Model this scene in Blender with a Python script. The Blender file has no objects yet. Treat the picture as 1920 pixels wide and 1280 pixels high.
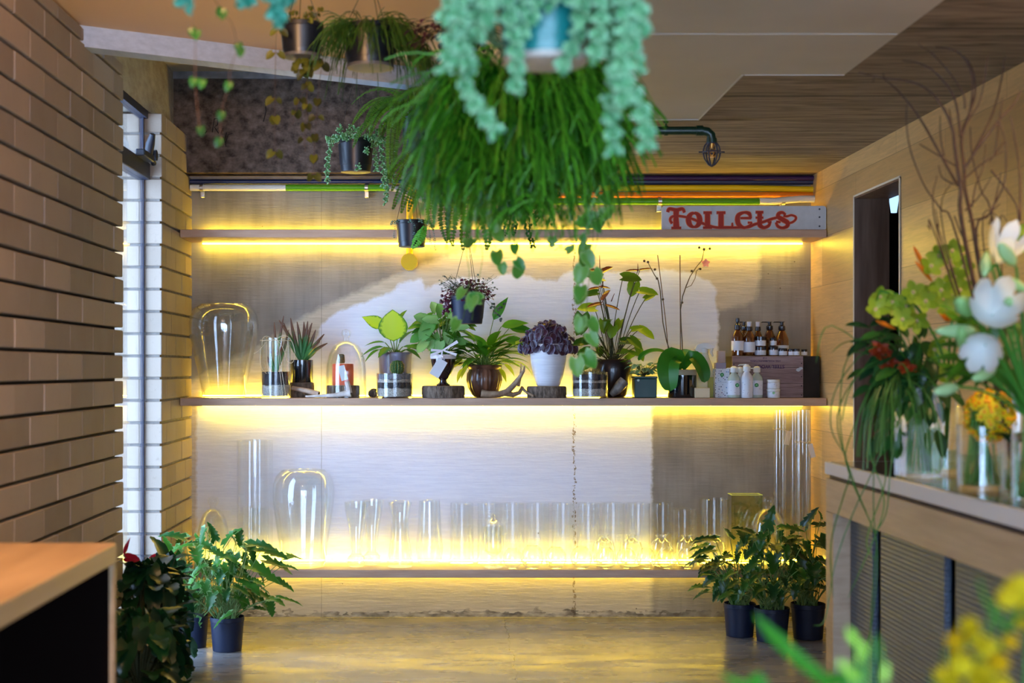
FSTOP = 2.8; SKY = 7.5; WARM = 80; EXPO = 1.05; LED = 34
import bpy, math, random
from math import sin, cos, pi, sqrt, radians as R
from mathutils import Vector as V, Matrix, noise as mn
random.seed(7)
sc = bpy.context.scene
COL = sc.collection
U = random.uniform
F = 50/36*1920            # focal length in pixels of the 1920 frame
EYE = 1.245
VX, VY = 850, 690         # vanishing point of the room's depth lines

def PX(px, Y): return (px-VX)*Y/F
def PZ(py, Y): return EYE-(py-VY)*Y/F
def P(px, py, Y): return V((PX(px, Y), Y, PZ(py, Y)))
def L(n, Y): return n*Y/F

# ------------------------------------------------------------------ materials
def newmat(name):
    m = bpy.data.materials.new(name); m.use_nodes = True
    nt = m.node_tree
    for n in list(nt.nodes): nt.nodes.remove(n)
    return m, nt
def nd(nt, t, **kw):
    n = nt.nodes.new(t)
    for k, v in kw.items():
        if k in n.inputs.keys() and not hasattr(n, k): n.inputs[k].default_value = v
        elif hasattr(n, k): setattr(n, k, v)
        else: n.inputs[k].default_value = v
    return n
def c4(c): return (c[0], c[1], c[2], 1)
def mixc(nt, f, a, b, mode='MIX'):
    n = nt.nodes.new('ShaderNodeMix'); n.data_type = 'RGBA'; n.blend_type = mode
    for s, v in ((n.inputs[0], f), (n.inputs[6], a), (n.inputs[7], b)):
        if hasattr(v, 'links') or hasattr(v, 'is_linked'): nt.links.new(v, s)
        else: s.default_value = v if isinstance(v, float) else (c4(v) if len(v) == 3 else v)
    return n.outputs[2]
def math_(nt, op, a, b=0.5, c=None, clamp=False):
    n = nt.nodes.new('ShaderNodeMath'); n.operation = op; n.use_clamp = clamp
    for i, v in enumerate((a, b) if c is None else (a, b, c)):
        if hasattr(v, 'is_linked'): nt.links.new(v, n.inputs[i])
        else: n.inputs[i].default_value = v
    return n.outputs[0]
def ramp(nt, f, stops):
    n = nt.nodes.new('ShaderNodeValToRGB')
    e = n.color_ramp.elements
    while len(e) < len(stops): e.new(0.5)
    for i, (p, c) in enumerate(stops):
        e[i].position = p; e[i].color = c4(c) if not isinstance(c, float) else (c, c, c, 1)
    nt.links.new(f, n.inputs[0])
    return n.outputs[0]
def coords(nt, scale=(1, 1, 1), kind='Object', rot=(0, 0, 0)):
    t = nt.nodes.new('ShaderNodeTexCoord'); mp = nt.nodes.new('ShaderNodeMapping')
    mp.inputs['Scale'].default_value = scale; mp.inputs['Rotation'].default_value = rot
    nt.links.new(t.outputs[kind], mp.inputs[0])
    return mp.outputs[0]
def noise(nt, vec, scale, detail=4, rough=.6, dist=0):
    n = nt.nodes.new('ShaderNodeTexNoise')
    n.inputs['Scale'].default_value = scale; n.inputs['Detail'].default_value = min(detail, 2.6)
    n.inputs['Roughness'].default_value = rough; n.inputs['Distortion'].default_value = dist
    nt.links.new(vec, n.inputs['Vector'])
    return n.outputs['Fac']
def bump(nt, h, strength=.3, dist=.01):
    n = nt.nodes.new('ShaderNodeBump'); n.inputs['Strength'].default_value = strength
    n.inputs['Distance'].default_value = dist
    nt.links.new(h, n.inputs['Height']); return n.outputs[0]
def out(nt, sh):
    o = nt.nodes.new('ShaderNodeOutputMaterial'); nt.links.new(sh, o.inputs[0])
def pbsdf(nt, col, rough=.5, metal=0., spec=.3, coat=0., normal=None, **kw):
    b = nt.nodes.new('ShaderNodeBsdfPrincipled')
    def s(k, v):
        if hasattr(v, 'is_linked'): nt.links.new(v, b.inputs[k])
        else: b.inputs[k].default_value = v
    s('Base Color', c4(col) if isinstance(col, tuple) else col)
    s('Roughness', rough); s('Metallic', metal); s('Specular IOR Level', spec); s('Coat Weight', coat)
    if normal is not None: nt.links.new(normal, b.inputs['Normal'])
    for k, v in kw.items(): s(k.replace('_', ' '), v)
    return b.outputs[0]

_M = {}
def mat(name, c1, c2=None, scale=8., stretch=(1, 1, 1), rough=.5, metal=0., spec=.3, coat=0., bmp=0., bscale=None, bdist=.004, **kw):
    """two-tone noisy surface in object coordinates"""
    if name in _M: return _M[name]
    m, nt = newmat(name)
    col = c4(c1); nrm = None
    col = tuple(c1)
    if c2 is not None or bmp:
        vec = coords(nt, stretch)
        if c2 is not None:
            f = noise(nt, vec, scale, 5, .62)
            f = ramp(nt, f, [(.3, 0.), (.7, 1.)])
            col = mixc(nt, f, c1, c2)
        if bmp:
            nrm = bump(nt, noise(nt, vec, bscale or scale*3, 4), bmp, bdist)
    out(nt, pbsdf(nt, col, rough, metal, spec, coat, nrm, **kw))
    _M[name] = m; return m

def leafmat(name, c1, c2, edge=None, trans=.35, rough=.38, evar=.5, spec=.4, tcol=None):
    """c1..c2 by leaf, optional different colour toward the rim (edge) via attribute e"""
    if name in _M: return _M[name]
    m, nt = newmat(name)
    a = nt.nodes.new('ShaderNodeAttribute'); a.attribute_name = 'v'
    e = nt.nodes.new('ShaderNodeAttribute'); e.attribute_name = 'e'
    col = mixc(nt, a.outputs['Fac'], c1, c2)
    vec = coords(nt)
    if edge is not None:
        nz = noise(nt, vec, 90, 3)
        f = math_(nt, 'ADD', e.outputs['Fac'], math_(nt, 'MULTIPLY', math_(nt, 'SUBTRACT', nz, .5), .5))
        f = ramp(nt, f, [(max(0, evar-.12), 0.), (min(1, evar+.12), 1.)])
        col = mixc(nt, f, col, edge)
    b = pbsdf(nt, col, rough, 0., spec)
    t = nt.nodes.new('ShaderNodeBsdfTranslucent')
    tc = mixc(nt, 1., col, tcol or (1.0, 1.0, .35), 'MULTIPLY')
    tc = mixc(nt, .5, col, tc)
    nt.links.new(tc, t.inputs[0])
    mx = nt.nodes.new('ShaderNodeMixShader'); mx.inputs[0].default_value = trans
    nt.links.new(b, mx.inputs[1]); nt.links.new(t.outputs[0], mx.inputs[2])
    out(nt, mx.outputs[0]); _M[name] = m; return m

def glassmat(name, tint=(.97, .985, .98), edge=4., base=.05, rough=.02, k=.85):
    """thin-walled glass: clear straight on, reflecting more toward the rim"""
    if name in _M: return _M[name]
    m, nt = newmat(name)
    lw = nt.nodes.new('ShaderNodeLayerWeight'); lw.inputs[0].default_value = .5
    f = math_(nt, 'POWER', lw.outputs['Facing'], edge)
    f = math_(nt, 'MULTIPLY_ADD', f, k, base, clamp=True)
    t = nt.nodes.new('ShaderNodeBsdfTransparent'); t.inputs[0].default_value = c4(tint)
    g = nt.nodes.new('ShaderNodeBsdfGlossy'); g.inputs['Roughness'].default_value = rough
    g.inputs[0].default_value = (1, 1, 1, 1)
    mx = nt.nodes.new('ShaderNodeMixShader'); nt.links.new(f, mx.inputs[0])
    nt.links.new(t.outputs[0], mx.inputs[1]); nt.links.new(g.outputs[0], mx.inputs[2])
    out(nt, mx.outputs[0]); _M[name] = m; return m

def emit(name, col, s):
    if name in _M: return _M[name]
    m, nt = newmat(name)
    e = nt.nodes.new('ShaderNodeEmission'); e.inputs[0].default_value = c4(col); e.inputs[1].default_value = s
    out(nt, e.outputs[0]); _M[name] = m; return m

# ------------------------------------------------------------------ mesh builder
class MB:
    def __init__(s): s.v = []; s.f = []; s.a = []; s.e = []; s.sm = []
    def add(s, vs, fs, v=0., e=None, smooth=False):
        o = len(s.v); s.v += [tuple(p) for p in vs]
        s.f += [tuple(i+o for i in f) for f in fs]
        s.a += [v]*len(vs); s.e += (e if e is not None else [0.]*len(vs)); s.sm += [smooth]*len(fs)
    def box(s, a, b, v=0., bev=0., M=None):
        x0, y0, z0 = (min(a[i], b[i]) for i in range(3)); x1, y1, z1 = (max(a[i], b[i]) for i in range(3))
        if bev <= 0:
            vs = [(x, y, z) for x in (x0, x1) for y in (y0, y1) for z in (z0, z1)]
            fs = [(0, 1, 3, 2), (4, 6, 7, 5), (0, 4, 5, 1), (2, 3, 7, 6), (0, 2, 6, 4), (1, 5, 7, 3)]
        else:
            bev = min(bev, (x1-x0)*.45, (y1-y0)*.45, (z1-z0)*.45)
            # chamfered box: 24 verts
            vs = []; idx = {}
            for i, x in enumerate((x0, x1)):
                for j, y in enumerate((y0, y1)):
                    for k, z in enumerate((z0, z1)):
                        sx, sy, sz = (bev if i == 0 else -bev), (bev if j == 0 else -bev), (bev if k == 0 else -bev)
                        idx[i, j, k, 0] = len(vs); vs.append((x, y+sy, z+sz))
                        idx[i, j, k, 1] = len(vs); vs.append((x+sx, y, z+sz))
                        idx[i, j, k, 2] = len(vs); vs.append((x+sx, y+sy, z))
            fs = []
            for i in (0, 1): 
                q = [idx[i, 0, 0, 0], idx[i, 0, 1, 0], idx[i, 1, 1, 0], idx[i, 1, 0, 0]]; fs.append(tuple(q if i == 0 else q[::-1]))
                q = [idx[0, i, 0, 1], idx[1, i, 0, 1], idx[1, i, 1, 1], idx[0, i, 1, 1]]; fs.append(tuple(q if i == 0 else q[::-1]))
                q = [idx[0, 0, i, 2], idx[0, 1, i, 2], idx[1, 1, i, 2], idx[1, 0, i, 2]]; fs.append(tuple(q if i == 0 else q[::-1]))
            for a_ in (0, 1):
                for b_ in (0, 1):
                    fs.append((idx[0, a_, b_, 1], idx[0, a_, b_, 2], idx[1, a_, b_, 2], idx[1, a_, b_, 1]))
                    fs.append((idx[a_, 0, b_, 0], idx[a_, 0, b_, 2], idx[a_, 1, b_, 2], idx[a_, 1, b_, 0]))
                    fs.append((idx[a_, b_, 0, 0], idx[a_, b_, 0, 1], idx[a_, b_, 1, 1], idx[a_, b_, 1, 0]))
                    for c_ in (0, 1): fs.append((idx[a_, b_, c_, 0], idx[a_, b_, c_, 1], idx[a_, b_, c_, 2]))
        if M is not None: vs = [tuple(M @ V(p)) for p in vs]
        s.add(vs, fs, v)
    def tube(s, pts, r, n=6, v=0., cap=True, flat=1.):
        pts = [V(p) for p in pts]; m = len(pts)
        if m < 2: return
        rs = [r]*m if not isinstance(r, (list, tuple)) else r
        vs = []; up = None
        for i, p in enumerate(pts):
            d = (pts[min(i+1, m-1)]-pts[max(i-1, 0)])
            d = d.normalized() if d.length > 1e-9 else V((0, 0, 1))
            if up is None:
                up = V((0, 0, 1)) if abs(d.z) < .9 else V((1, 0, 0))
            u = d.cross(up); u = u.normalized() if u.length > 1e-6 else d.orthogonal().normalized()
            w = u.cross(d).normalized(); up = w
            for k in range(n):
                t = 2*pi*k/n
                vs.append(p+u*cos(t)*rs[i]+w*sin(t)*rs[i]*flat)
        fs = [(i*n+k, i*n+(k+1) % n, (i+1)*n+(k+1) % n, (i+1)*n+k) for i in range(m-1) for k in range(n)]
        if cap: fs += [tuple(range(n))[::-1], tuple((m-1)*n+k for k in range(n))]
        s.add(vs, fs, v, None, True)
    def lathe(s, prof, c=(0, 0, 0), n=40, v=0., wob=None, M=None, smooth=True):
        """prof: (radius, z) list, z absolute offset from c"""
        vs = []; m = len(prof)
        for r, z in prof:
            for k in range(n):
                t = 2*pi*k/n
                rr = r*(1+(wob(t, z) if wob else 0))
                vs.append((c[0]+rr*cos(t), c[1]+rr*sin(t), c[2]+z))
        fs = [(i*n+k, i*n+(k+1) % n, (i+1)*n+(k+1) % n, (i+1)*n+k) for i in range(m-1) for k in range(n)]
        if prof[0][0] > 1e-6: fs.append(tuple(range(n))[::-1])
        if prof[-1][0] > 1e-6: fs.append(tuple((m-1)*n+k for k in range(n)))
        if M is not None: vs = [tuple(M @ V(p)) for p in vs]
        s.add(vs, fs, v, None, smooth)
    def shell(s, prof, c, n=40, t=.003, base=.006, M=None, wob=None):
        """open vessel with wall thickness t: outer profile bottom to top"""
        inner = [(max(r-t, .0005), z) for r, z in prof if z > prof[0][1]+base]
        inner = [(max(prof[0][0]-t, .0005), prof[0][1]+base)] + inner
        top = (prof[-1][0]-t/2, prof[-1][1]+t*.4)
        s.lathe([(.0001, prof[0][1])]+list(prof)+[top]+inner[::-1]+[(.0001, inner[0][1])], c, n, 0., wob, M)
    def ball(s, c, r, n=8, m=6, v=0., sc_=(1, 1, 1), M=None):
        vs = [V((c[0], c[1], c[2]-r*sc_[2]))]
        for i in range(1, m):
            a = -pi/2+pi*i/m
            for k in range(n):
                t = 2*pi*k/n
                vs.append(V((c[0]+r*sc_[0]*cos(a)*cos(t), c[1]+r*sc_[1]*cos(a)*sin(t), c[2]+r*sc_[2]*sin(a))))
        vs.append(V((c[0], c[1], c[2]+r*sc_[2])))
        fs = [(0, 1+(k+1) % n, 1+k) for k in range(n)]
        for i in range(m-2):
            for k in range(n):
                fs.append((1+i*n+k, 1+i*n+(k+1) % n, 1+(i+1)*n+(k+1) % n, 1+(i+1)*n+k))
        last = len(vs)-1; b = 1+(m-2)*n
        fs += [(b+k, b+(k+1) % n, last) for k in range(n)]
        if M is not None: vs = [M @ p for p in vs]
        s.add(vs, fs, v, None, True)
    def blob(s, c, d, Ln, r, v=0., n=5):
        """plump pointed leaf along d"""
        d = V(d).normalized(); u = d.orthogonal().normalized(); w = d.cross(u)
        c = V(c); vs = [c]; e = [0.]
        for t, k in ((.25, .8), (.6, 1.), (.85, .6)):
            for i in range(n):
                a = 2*pi*i/n
                vs.append(c+d*Ln*t+(u*cos(a)+w*sin(a))*r*k); e.append(t)
        vs.append(c+d*Ln); e.append(1.)
        fs = [(0, 1+(i+1) % n, 1+i) for i in range(n)]
        for j in range(2):
            fs += [(1+j*n+i, 1+j*n+(i+1) % n, 1+(j+1)*n+(i+1) % n, 1+(j+1)*n+i) for i in range(n)]
        fs += [(1+2*n+i, 1+2*n+(i+1) % n, 1+3*n) for i in range(n)]
        s.add(vs, fs, v, e, True)
    def poly(s, pts, thick, axis=1, v=0.):
        """extrude a closed outline (list of 3-D points) by thick along axis"""
        n = len(pts); d = V((0, 0, 0)); d[axis] = thick
        vs = [V(p) for p in pts]+[V(p)+d for p in pts]
        fs = [tuple(range(n)), tuple(range(2*n-1, n-1, -1))]+[(i, (i+1) % n, n+(i+1) % n, n+i) for i in range(n)]
        s.add(vs, fs, v)
    def leaf(s, base, d, up, Ln, W, shape='oval', droop=.5, fold=.15, n=6, v=None, wav=0.):
        base = V(base); d = V(d).normalized(); up = V(up)
        side = d.cross(up); side = side.normalized() if side.length > 1e-5 else d.orthogonal().normalized()
        nrm = side.cross(d).normalized()
        prof = SHAPES[shape]; p = base.copy(); vs = []; e = []
        v = random.random() if v is None else v
        ds = Ln/n
        for i in range(n+1):
            t = i/n
            w, back = prof(t)
            w *= W/2
            wv = sin(t*9+v*20)*wav*W
            for q in (-1, -.5, 0, .5, 1):
                lift = abs(q)*w*fold*2 + (wv*abs(q) if q else 0)
                vs.append(p+side*w*q+nrm*lift-d*(back*Ln*abs(q)))
                e.append(abs(q) if 0 < i < n else 1.)
            rot = Matrix.Rotation(-droop/n, 3, side)
            d = (rot @ d).normalized(); nrm = (rot @ nrm).normalized()
            p = p+d*ds
        fs = [(i*5+k, i*5+k+1, (i+1)*5+k+1, (i+1)*5+k) for i in range(n) for k in range(4)]
        s.add(vs, fs, v, e, True)
    def build(s, name, material, parent=None, loc=None):
        root = parent
        while root is not None and root.parent is not None: root = root.parent
        off = V(root.location) if root is not None else V(loc or (0, 0, 0))
        me = bpy.data.meshes.new(name)
        me.from_pydata([(p[0]-off[0], p[1]-off[1], p[2]-off[2]) for p in s.v], [], s.f)
        me.polygons.foreach_set('use_smooth', s.sm)
        if any(s.a):
            at = me.attributes.new('v', 'FLOAT', 'POINT'); at.data.foreach_set('value', s.a)
        if any(s.e):
            at = me.attributes.new('e', 'FLOAT', 'POINT'); at.data.foreach_set('value', s.e)
        me.materials.append(material)
        me.update()
        if any(s.sm): me.set_sharp_from_angle(angle=R(38))
        o = bpy.data.objects.new(name, me); COL.objects.link(o)
        if parent is not None: o.parent = parent
        else: o.location = off
        return o

def _oval(t): return (max(0., sin(pi*t**.85))**.8, 0)
def _lance(t): return (max(0., sin(pi*t**.7))**1.1, 0)
def _heart(t): return ([.62, .95, 1, .9, .7, .42, 0][min(6, round(t*6))], [.2, .1, .03, 0, 0, 0, 0][min(6, round(t*6))])
def _lobed(t):
    i = min(10, round(t*10))
    return ([.5, .95, .55, .95, .5, .8, .42, .6, .3, .22, 0][i], [.25, .12, 0, .1, 0, .08, 0, .04, 0, 0, 0][i])
def _blade(t): return (1-.9*t**2 if t > .1 else .7, 0)
def _round(t): return (sqrt(max(0, 1-(2*t-1)**2)), 0)
def _petal(t): return ([.25, .6, .9, 1, .95, .7, 0][min(6, round(t*6))], 0)
SHAPES = dict(oval=_oval, lance=_lance, heart=_heart, lobed=_lobed, blade=_blade, round=_round, petal=_petal)

def tag(o, label=None, cat=None, group=None, kind=None):
    if label: o['label'] = label
    if cat: o['category'] = cat
    if group: o['group'] = group
    if kind: o['kind'] = kind
    return o
def thing(name, label, cat, loc, group=None):
    o = bpy.data.objects.new(name, None); COL.objects.link(o); o.location = loc
    o.empty_display_size = .05
    return tag(o, label, cat, group)
def copy_tree(o, parent=None):
    c = o.copy(); COL.objects.link(c)
    if parent is not None: c.parent = parent
    for ch in list(o.children): copy_tree(ch, c)
    return c

def arc(p, d, Ln, droop, n=6, jit=0.):
    """polyline starting at p along d that bends toward the ground"""
    p = V(p); d = V(d).normalized(); pts = [p.copy()]
    for i in range(n):
        d = (d+V((U(-jit, jit), U(-jit, jit), -droop/n+U(-jit, jit)))).normalized()
        p = p+d*(Ln/n); pts.append(p.copy())
    return pts
def bez(a, b, c, n=8):
    a, b, c = V(a), V(b), V(c)
    return [a*(1-t)**2+b*2*t*(1-t)+c*t*t for t in [i/n for i in range(n+1)]]
# ------------------------------------------------------------------ setting
YB = 7.12          # back wall
XL, XR = -1.31, 1.79
ZC, ZL, ZU = 2.205, 2.46, 2.70      # low slab, panelled ceiling, recess
XS = .30                             # where the low slab starts
FRONT = -.9

# back wall with old paint patches (a 2 cm grid carries two distance fields)
def seg_d(px, py, a, b):
    ax, ay = a; bx, by = b; dx, dy = bx-ax, by-ay
    t = max(0, min(1, ((px-ax)*dx+(py-ay)*dy)/(dx*dx+dy*dy+1e-9)))
    return sqrt((px-ax-t*dx)**2+(py-ay-t*dy)**2)
def sdf(px, py, poly):
    ins = False; d = 1e9; n = len(poly)
    for i in range(n):
        a, b = poly[i], poly[(i+1) % n]
        d = min(d, seg_d(px, py, a, b))
        if (a[1] > py) != (b[1] > py) and px < (b[0]-a[0])*(py-a[1])/(b[1]-a[1])+a[0]: ins = not ins
    return d if ins else -d
WHITE = [(368, 1062), (368, 756), (500, 756), (560, 690), (598, 625), (600, 610), (630, 586), (700, 560), (738, 546), (748, 531), (790, 522),
         (800, 546), (812, 533), (868, 519), (920, 524), (950, 511), (990, 516), (1004, 524), (1045, 526), (1060, 510), (1090, 506), (1180, 512),
         (1250, 505), (1300, 512), (1330, 528), (1346, 545), (1340, 562), (1347, 580), (1343, 756), (1222, 756), (1222, 1062)]
CREAM = [(340, 1200), (340, 730), (386, 695), (487, 648), (540, 610), (600, 578), (690, 538), (780, 500), (860, 474), (960, 455), (1424, 452), (1424, 520),
         (1418, 560), (1395, 573), (1345, 582), (1343, 756), (1222, 756), (1222, 1200)]
m, nt = newmat('concrete_wall')
vec = coords(nt); vs_ = coords(nt, (1.2, 1, 14)); vv = coords(nt, (9, 1, .7))
A = nt.nodes.new('ShaderNodeAttribute'); A.attribute_name = 'white'
B = nt.nodes.new('ShaderNodeAttribute'); B.attribute_name = 'cream'
nz = noise(nt, vec, 26, 5, .7); n2 = noise(nt, vec, 3.5, 5, .6); n3 = noise(nt, vs_, 6, 6, .7); n4 = noise(nt, vv, 3, 5, .6)
jag = math_(nt, 'MULTIPLY', math_(nt, 'SUBTRACT', nz, .5), .032)
fw = ramp(nt, math_(nt, 'MULTIPLY_ADD', math_(nt, 'ADD', A.outputs['Fac'], jag), 18., .5), [(.35, 0.), (.65, 1.)])
fc = ramp(nt, math_(nt, 'MULTIPLY_ADD', math_(nt, 'ADD', B.outputs['Fac'], jag), 14., .5), [(.3, 0.), (.7, 1.)])
bare = mixc(nt, ramp(nt, n2, [(.3, 0.), (.72, 1.)]), (.20, .185, .17), (.33, .305, .275))
bare = mixc(nt, ramp(nt, n4, [(.45, 0.), (.8, .35)]), bare, (.13, .11, .095))
cream = mixc(nt, ramp(nt, n3, [(.35, 0.), (.75, 1.)]), (.46, .41, .32), (.60, .54, .44))
white = mixc(nt, ramp(nt, n3, [(.3, 0.), (.7, 1.)]), (.66, .70, .84), (.74, .78, .90))  # blue cast of the daylight is put into the patch's white
col = mixc(nt, fc, bare, cream); col = mixc(nt, fw, col, white)
# pour seam with crumbled paint, a thin board seam, bug holes, dirt along the foot
sx = nt.nodes.new('ShaderNodeSeparateXYZ'); nt.links.new(vec, sx.inputs[0])
X, Z = sx.outputs['X'], sx.outputs['Z']
def band(x0, w, jit):
    d = math_(nt, 'ABSOLUTE', math_(nt, 'ADD', math_(nt, 'SUBTRACT', X, x0), math_(nt, 'MULTIPLY', math_(nt, 'SUBTRACT', nz, .5), jit)))
    return math_(nt, 'LESS_THAN', d, w)
crumb = math_(nt, 'MULTIPLY', band(.606, .006, .05), math_(nt, 'GREATER_THAN', noise(nt, vec, 60, 3, .8), .5))
seam2 = band(-.66, .0015, .004)
seam3 = math_(nt, 'MULTIPLY', band(.99, .0025, .006), math_(nt, 'LESS_THAN', Z, 1.07))
vor = nt.nodes.new('ShaderNodeTexVoronoi'); vor.inputs['Scale'].default_value = 9; nt.links.new(vec, vor.inputs[0])
hole = math_(nt, 'MULTIPLY', math_(nt, 'LESS_THAN', vor.outputs['Distance'], .034), math_(nt, 'GREATER_THAN', noise(nt, vec, 5, 1), .5))
dirt = math_(nt, 'MULTIPLY', math_(nt, 'LESS_THAN', math_(nt, 'ADD', Z, math_(nt, 'MULTIPLY', noise(nt, coords(nt, (1, 1, 2.5)), 9, 6, .8), -.15)), -.052), 1.)
col = mixc(nt, math_(nt, 'MULTIPLY', crumb, .85), col, (.20, .15, .08))
col = mixc(nt, math_(nt, 'MULTIPLY', seam2, .5), col, (.12, .1, .08))
col = mixc(nt, math_(nt, 'MULTIPLY', hole, .8), col, (.09, .07, .05))
col = mixc(nt, math_(nt, 'MULTIPLY', dirt, ramp(nt, noise(nt, coords(nt, (1, 1, 2)), 16, 3), [(.35, .1), (.65, .85)])), col, (.07, .055, .04))
h = math_(nt, 'ADD', n3, math_(nt, 'MULTIPLY', nz, .35))
h = math_(nt, 'SUBTRACT', h, math_(nt, 'MULTIPLY', math_(nt, 'MAXIMUM', hole, math_(nt, 'MAXIMUM', crumb, seam2)), 2.5))
out(nt, pbsdf(nt, col, .72, normal=bump(nt, h, .3, .005)))
MAT_WALL = m

mb = MB(); nx, nz_ = 158, 112
x0, x1, z0, z1 = -1.36, 1.80, 0, 2.24
for j in range(nz_+1):
    for i in range(nx+1):
        mb.v.append((x0+(x1-x0)*i/nx, YB, z0+(z1-z0)*j/nz_)); mb.a.append(0); mb.e.append(0)
W_, C_ = [], []
for (x, y, z) in mb.v:
    px, py = VX+x*F/YB, VY+(EYE-z)*F/YB
    W_.append(sdf(px, py, WHITE)*YB/F); C_.append(sdf(px, py, CREAM)*YB/F)
for j in range(nz_):
    for i in range(nx):
        k = j*(nx+1)+i; mb.f.append((k, k+1, k+nx+2, k+nx+1)); mb.sm.append(False)
k = len(mb.v)   # rear face gives it thickness
mb.add([(x0, YB+.12, z0), (x1, YB+.12, z0), (x1, YB+.12, z1), (x0, YB+.12, z1)], [(0, 3, 2, 1)]); W_ += [0]*4; C_ += [0]*4
wall = mb.build('wall_back', MAT_WALL); tag(wall, kind='structure')
for nme, arr in (('white', W_), ('cream', C_)):
    at = wall.data.attributes.new(nme, 'FLOAT', 'POINT'); at.data.foreach_set('value', arr)

# dark downstand wall above, left of the slab
MAT_DARKC = mat('dark_concrete', (.04, .028, .022), (.17, .125, .10), 22, (1, 1, 1.2), rough=.9, spec=.1, bmp=.5, bscale=70, bdist=.006)
mb = MB(); mb.box((-1.9, 6.99, ZC), (XS+.02, 7.5, ZU+.1), bev=.004)
wbu = tag(mb.build('wall_back_upper', MAT_DARKC), kind='structure')
mb = MB()
for q in (((402, 222), (400, 235), (398, 248)), ((402, 223), (409, 222), (408, 234), (402, 238), (410, 250)), ((418, 240), (414, 250)), ((425, 248), (421, 262), (424, 275)), ((436, 250), (428, 252), (423, 268)), ((497, 190), (499, 208), (494, 228)), ((384, 250), (388, 246))):
    mb.tube([P(a, b, 6.9905) for a, b in q], .0022, 5)
mb.build('scribble_mark', mat('charcoal_mark', (.01, .008, .007), rough=.9), wbu)
mb = MB(); mb.box((-1.385, 6.975, ZU-.035), (XS, 6.99, ZU), 0)
tag(mb.build('trim_1', mat('grey_lip', (.16, .15, .15), (.3, .29, .3), 12, rough=.7)), kind='structure')

# floor
m, nt = newmat('polished_floor')
vec = coords(nt); n1 = noise(nt, vec, 2.2, 6, .65, .4); n2 = noise(nt, coords(nt, (.6, 2.5, 1)), 5, 6, .7)
col = mixc(nt, ramp(nt, n1, [(.3, 0.), (.7, 1.)]), (.13, .125, .125), (.27, .26, .255))
col = mixc(nt, ramp(nt, n2, [(.45, 0.), (.8, .5)]), col, (.36, .35, .345))
sx = nt.nodes.new('ShaderNodeSeparateXYZ'); nt.links.new(vec, sx.inputs[0])
crk = math_(nt, 'LESS_THAN', math_(nt, 'ABSOLUTE', math_(nt, 'ADD', math_(nt, 'SUBTRACT', sx.outputs['X'], .255), math_(nt, 'MULTIPLY', math_(nt, 'SUBTRACT', noise(nt, vec, 4, 4), .5), .08))), .0022)
col = mixc(nt, math_(nt, 'MULTIPLY', crk, .6), col, (.07, .06, .05))
rg = ramp(nt, noise(nt, coords(nt, (.7, 2, 1)), 3, 5, .7), [(.3, .16), (.75, .42)])
out(nt, pbsdf(nt, col, rg, spec=.8, normal=bump(nt, n2, .08, .004)))
mb = MB(); mb.box((-2.0, FRONT-1.5, -.1), (3.2, 7.6, 0))
tag(mb.build('floor', m), kind='structure')

# left wall of long raked blocks
m, nt = newmat('block_wall')
vec = coords(nt); a = nt.nodes.new('ShaderNodeAttribute'); a.attribute_name = 'v'
n1 = noise(nt, vec, 5, 5, .6); n2 = noise(nt, vec, 45, 4, .7)
col = mixc(nt, a.outputs['Fac'], (.24, .19, .145), (.40, .32, .25))
col = mixc(nt, ramp(nt, n1, [(.35, 0.), (.8, .7)]), col, (.33, .28, .23))
col = mixc(nt, ramp(nt, n2, [(.6, 0.), (.8, .35)]), col, (.17, .13, .10))
out(nt, pbsdf(nt, col, .85, normal=bump(nt, n2, .25, .003)))
MAT_BLOCK = m
MAT_MORTAR = mat('dark_raked_mortar', (.055, .04, .03), (.09, .07, .055), 20, rough=.95)
def blocks(mb, y0, y1, z0, z1, x, depth, phase):
    k = round(z0/.1)
    z = k*.1
    while z < z1-.02:
        zt = min(z+.1, z1)
        off = (k % 2)*.155+phase
        y = y0-((y0-off) % .31)
        while y < y1-.001:
            a_, b_ = max(y, y0), min(y+.31, y1)
            if b_-a_ > .02:
                j = U(-.0015, .0015)
                mb.box((x-depth, a_+.003, z+.0055), (x+j, b_-.003, zt-.0055), v=U(.05, 1), bev=.003)
            y += .31
        z += .1; k += 1
YW0, YW1 = 5.65, 6.39
mb = MB(); blocks(mb, FRONT, YW0, 0, ZL-.005, XL, .09, .06)
wl = tag(mb.build('wall_left', MAT_BLOCK), kind='structure')
mb = MB(); mb.box((XL-.13, FRONT, 0), (XL-.034, YW0-.004, ZL))
mb.build('mortar', MAT_MORTAR, wl)
# pier beside the slot window: runs outdoors past the glass
mb = MB(); k = 0; z = 0.
while z < 2.39:
    zt = min(z+.1, 2.395)
    edges = [YW1, 6.49, 6.71, 6.96, YB+.02] if k % 2 else [YW1, 6.60, 6.86, YB+.02]
    for a_, b_ in zip(edges, edges[1:]):
        mb.box((XL-.10, a_+.0015, z+.0055), (XL+U(-.0015, .0015), b_-.0015, zt-.0055), v=U(.2, 1), bev=.003)
    for q in range(5):
        xa = XL-.10-.31*q-(.155 if k % 2 else 0)
        xb = XL-.10 if q == 0 else xa+.31
        mb.box((xa+.0015, YW1, z+.0055), (xb-.0015, YW1+.09, zt-.0055), v=U(.2, 1), bev=.003)
    z += .1; k += 1
wp = tag(mb.build('wall_left_pier', MAT_BLOCK), kind='structure')
mb = MB(); mb.box((-3.0, YW1+.012, 0), (XL-.012, YB+.1, 2.39))
mb.build('mortar', mat('pale_mortar', (.2, .18, .16), (.3, .27, .24), 30, rough=.9), wp)
MAT_LINTEL = mat('rough_lintel_concrete', (.30, .26, .20), (.46, .42, .34), 9, (1, 1, 2), rough=.85, bmp=.5, bscale=50, bdist=.006)
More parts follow.
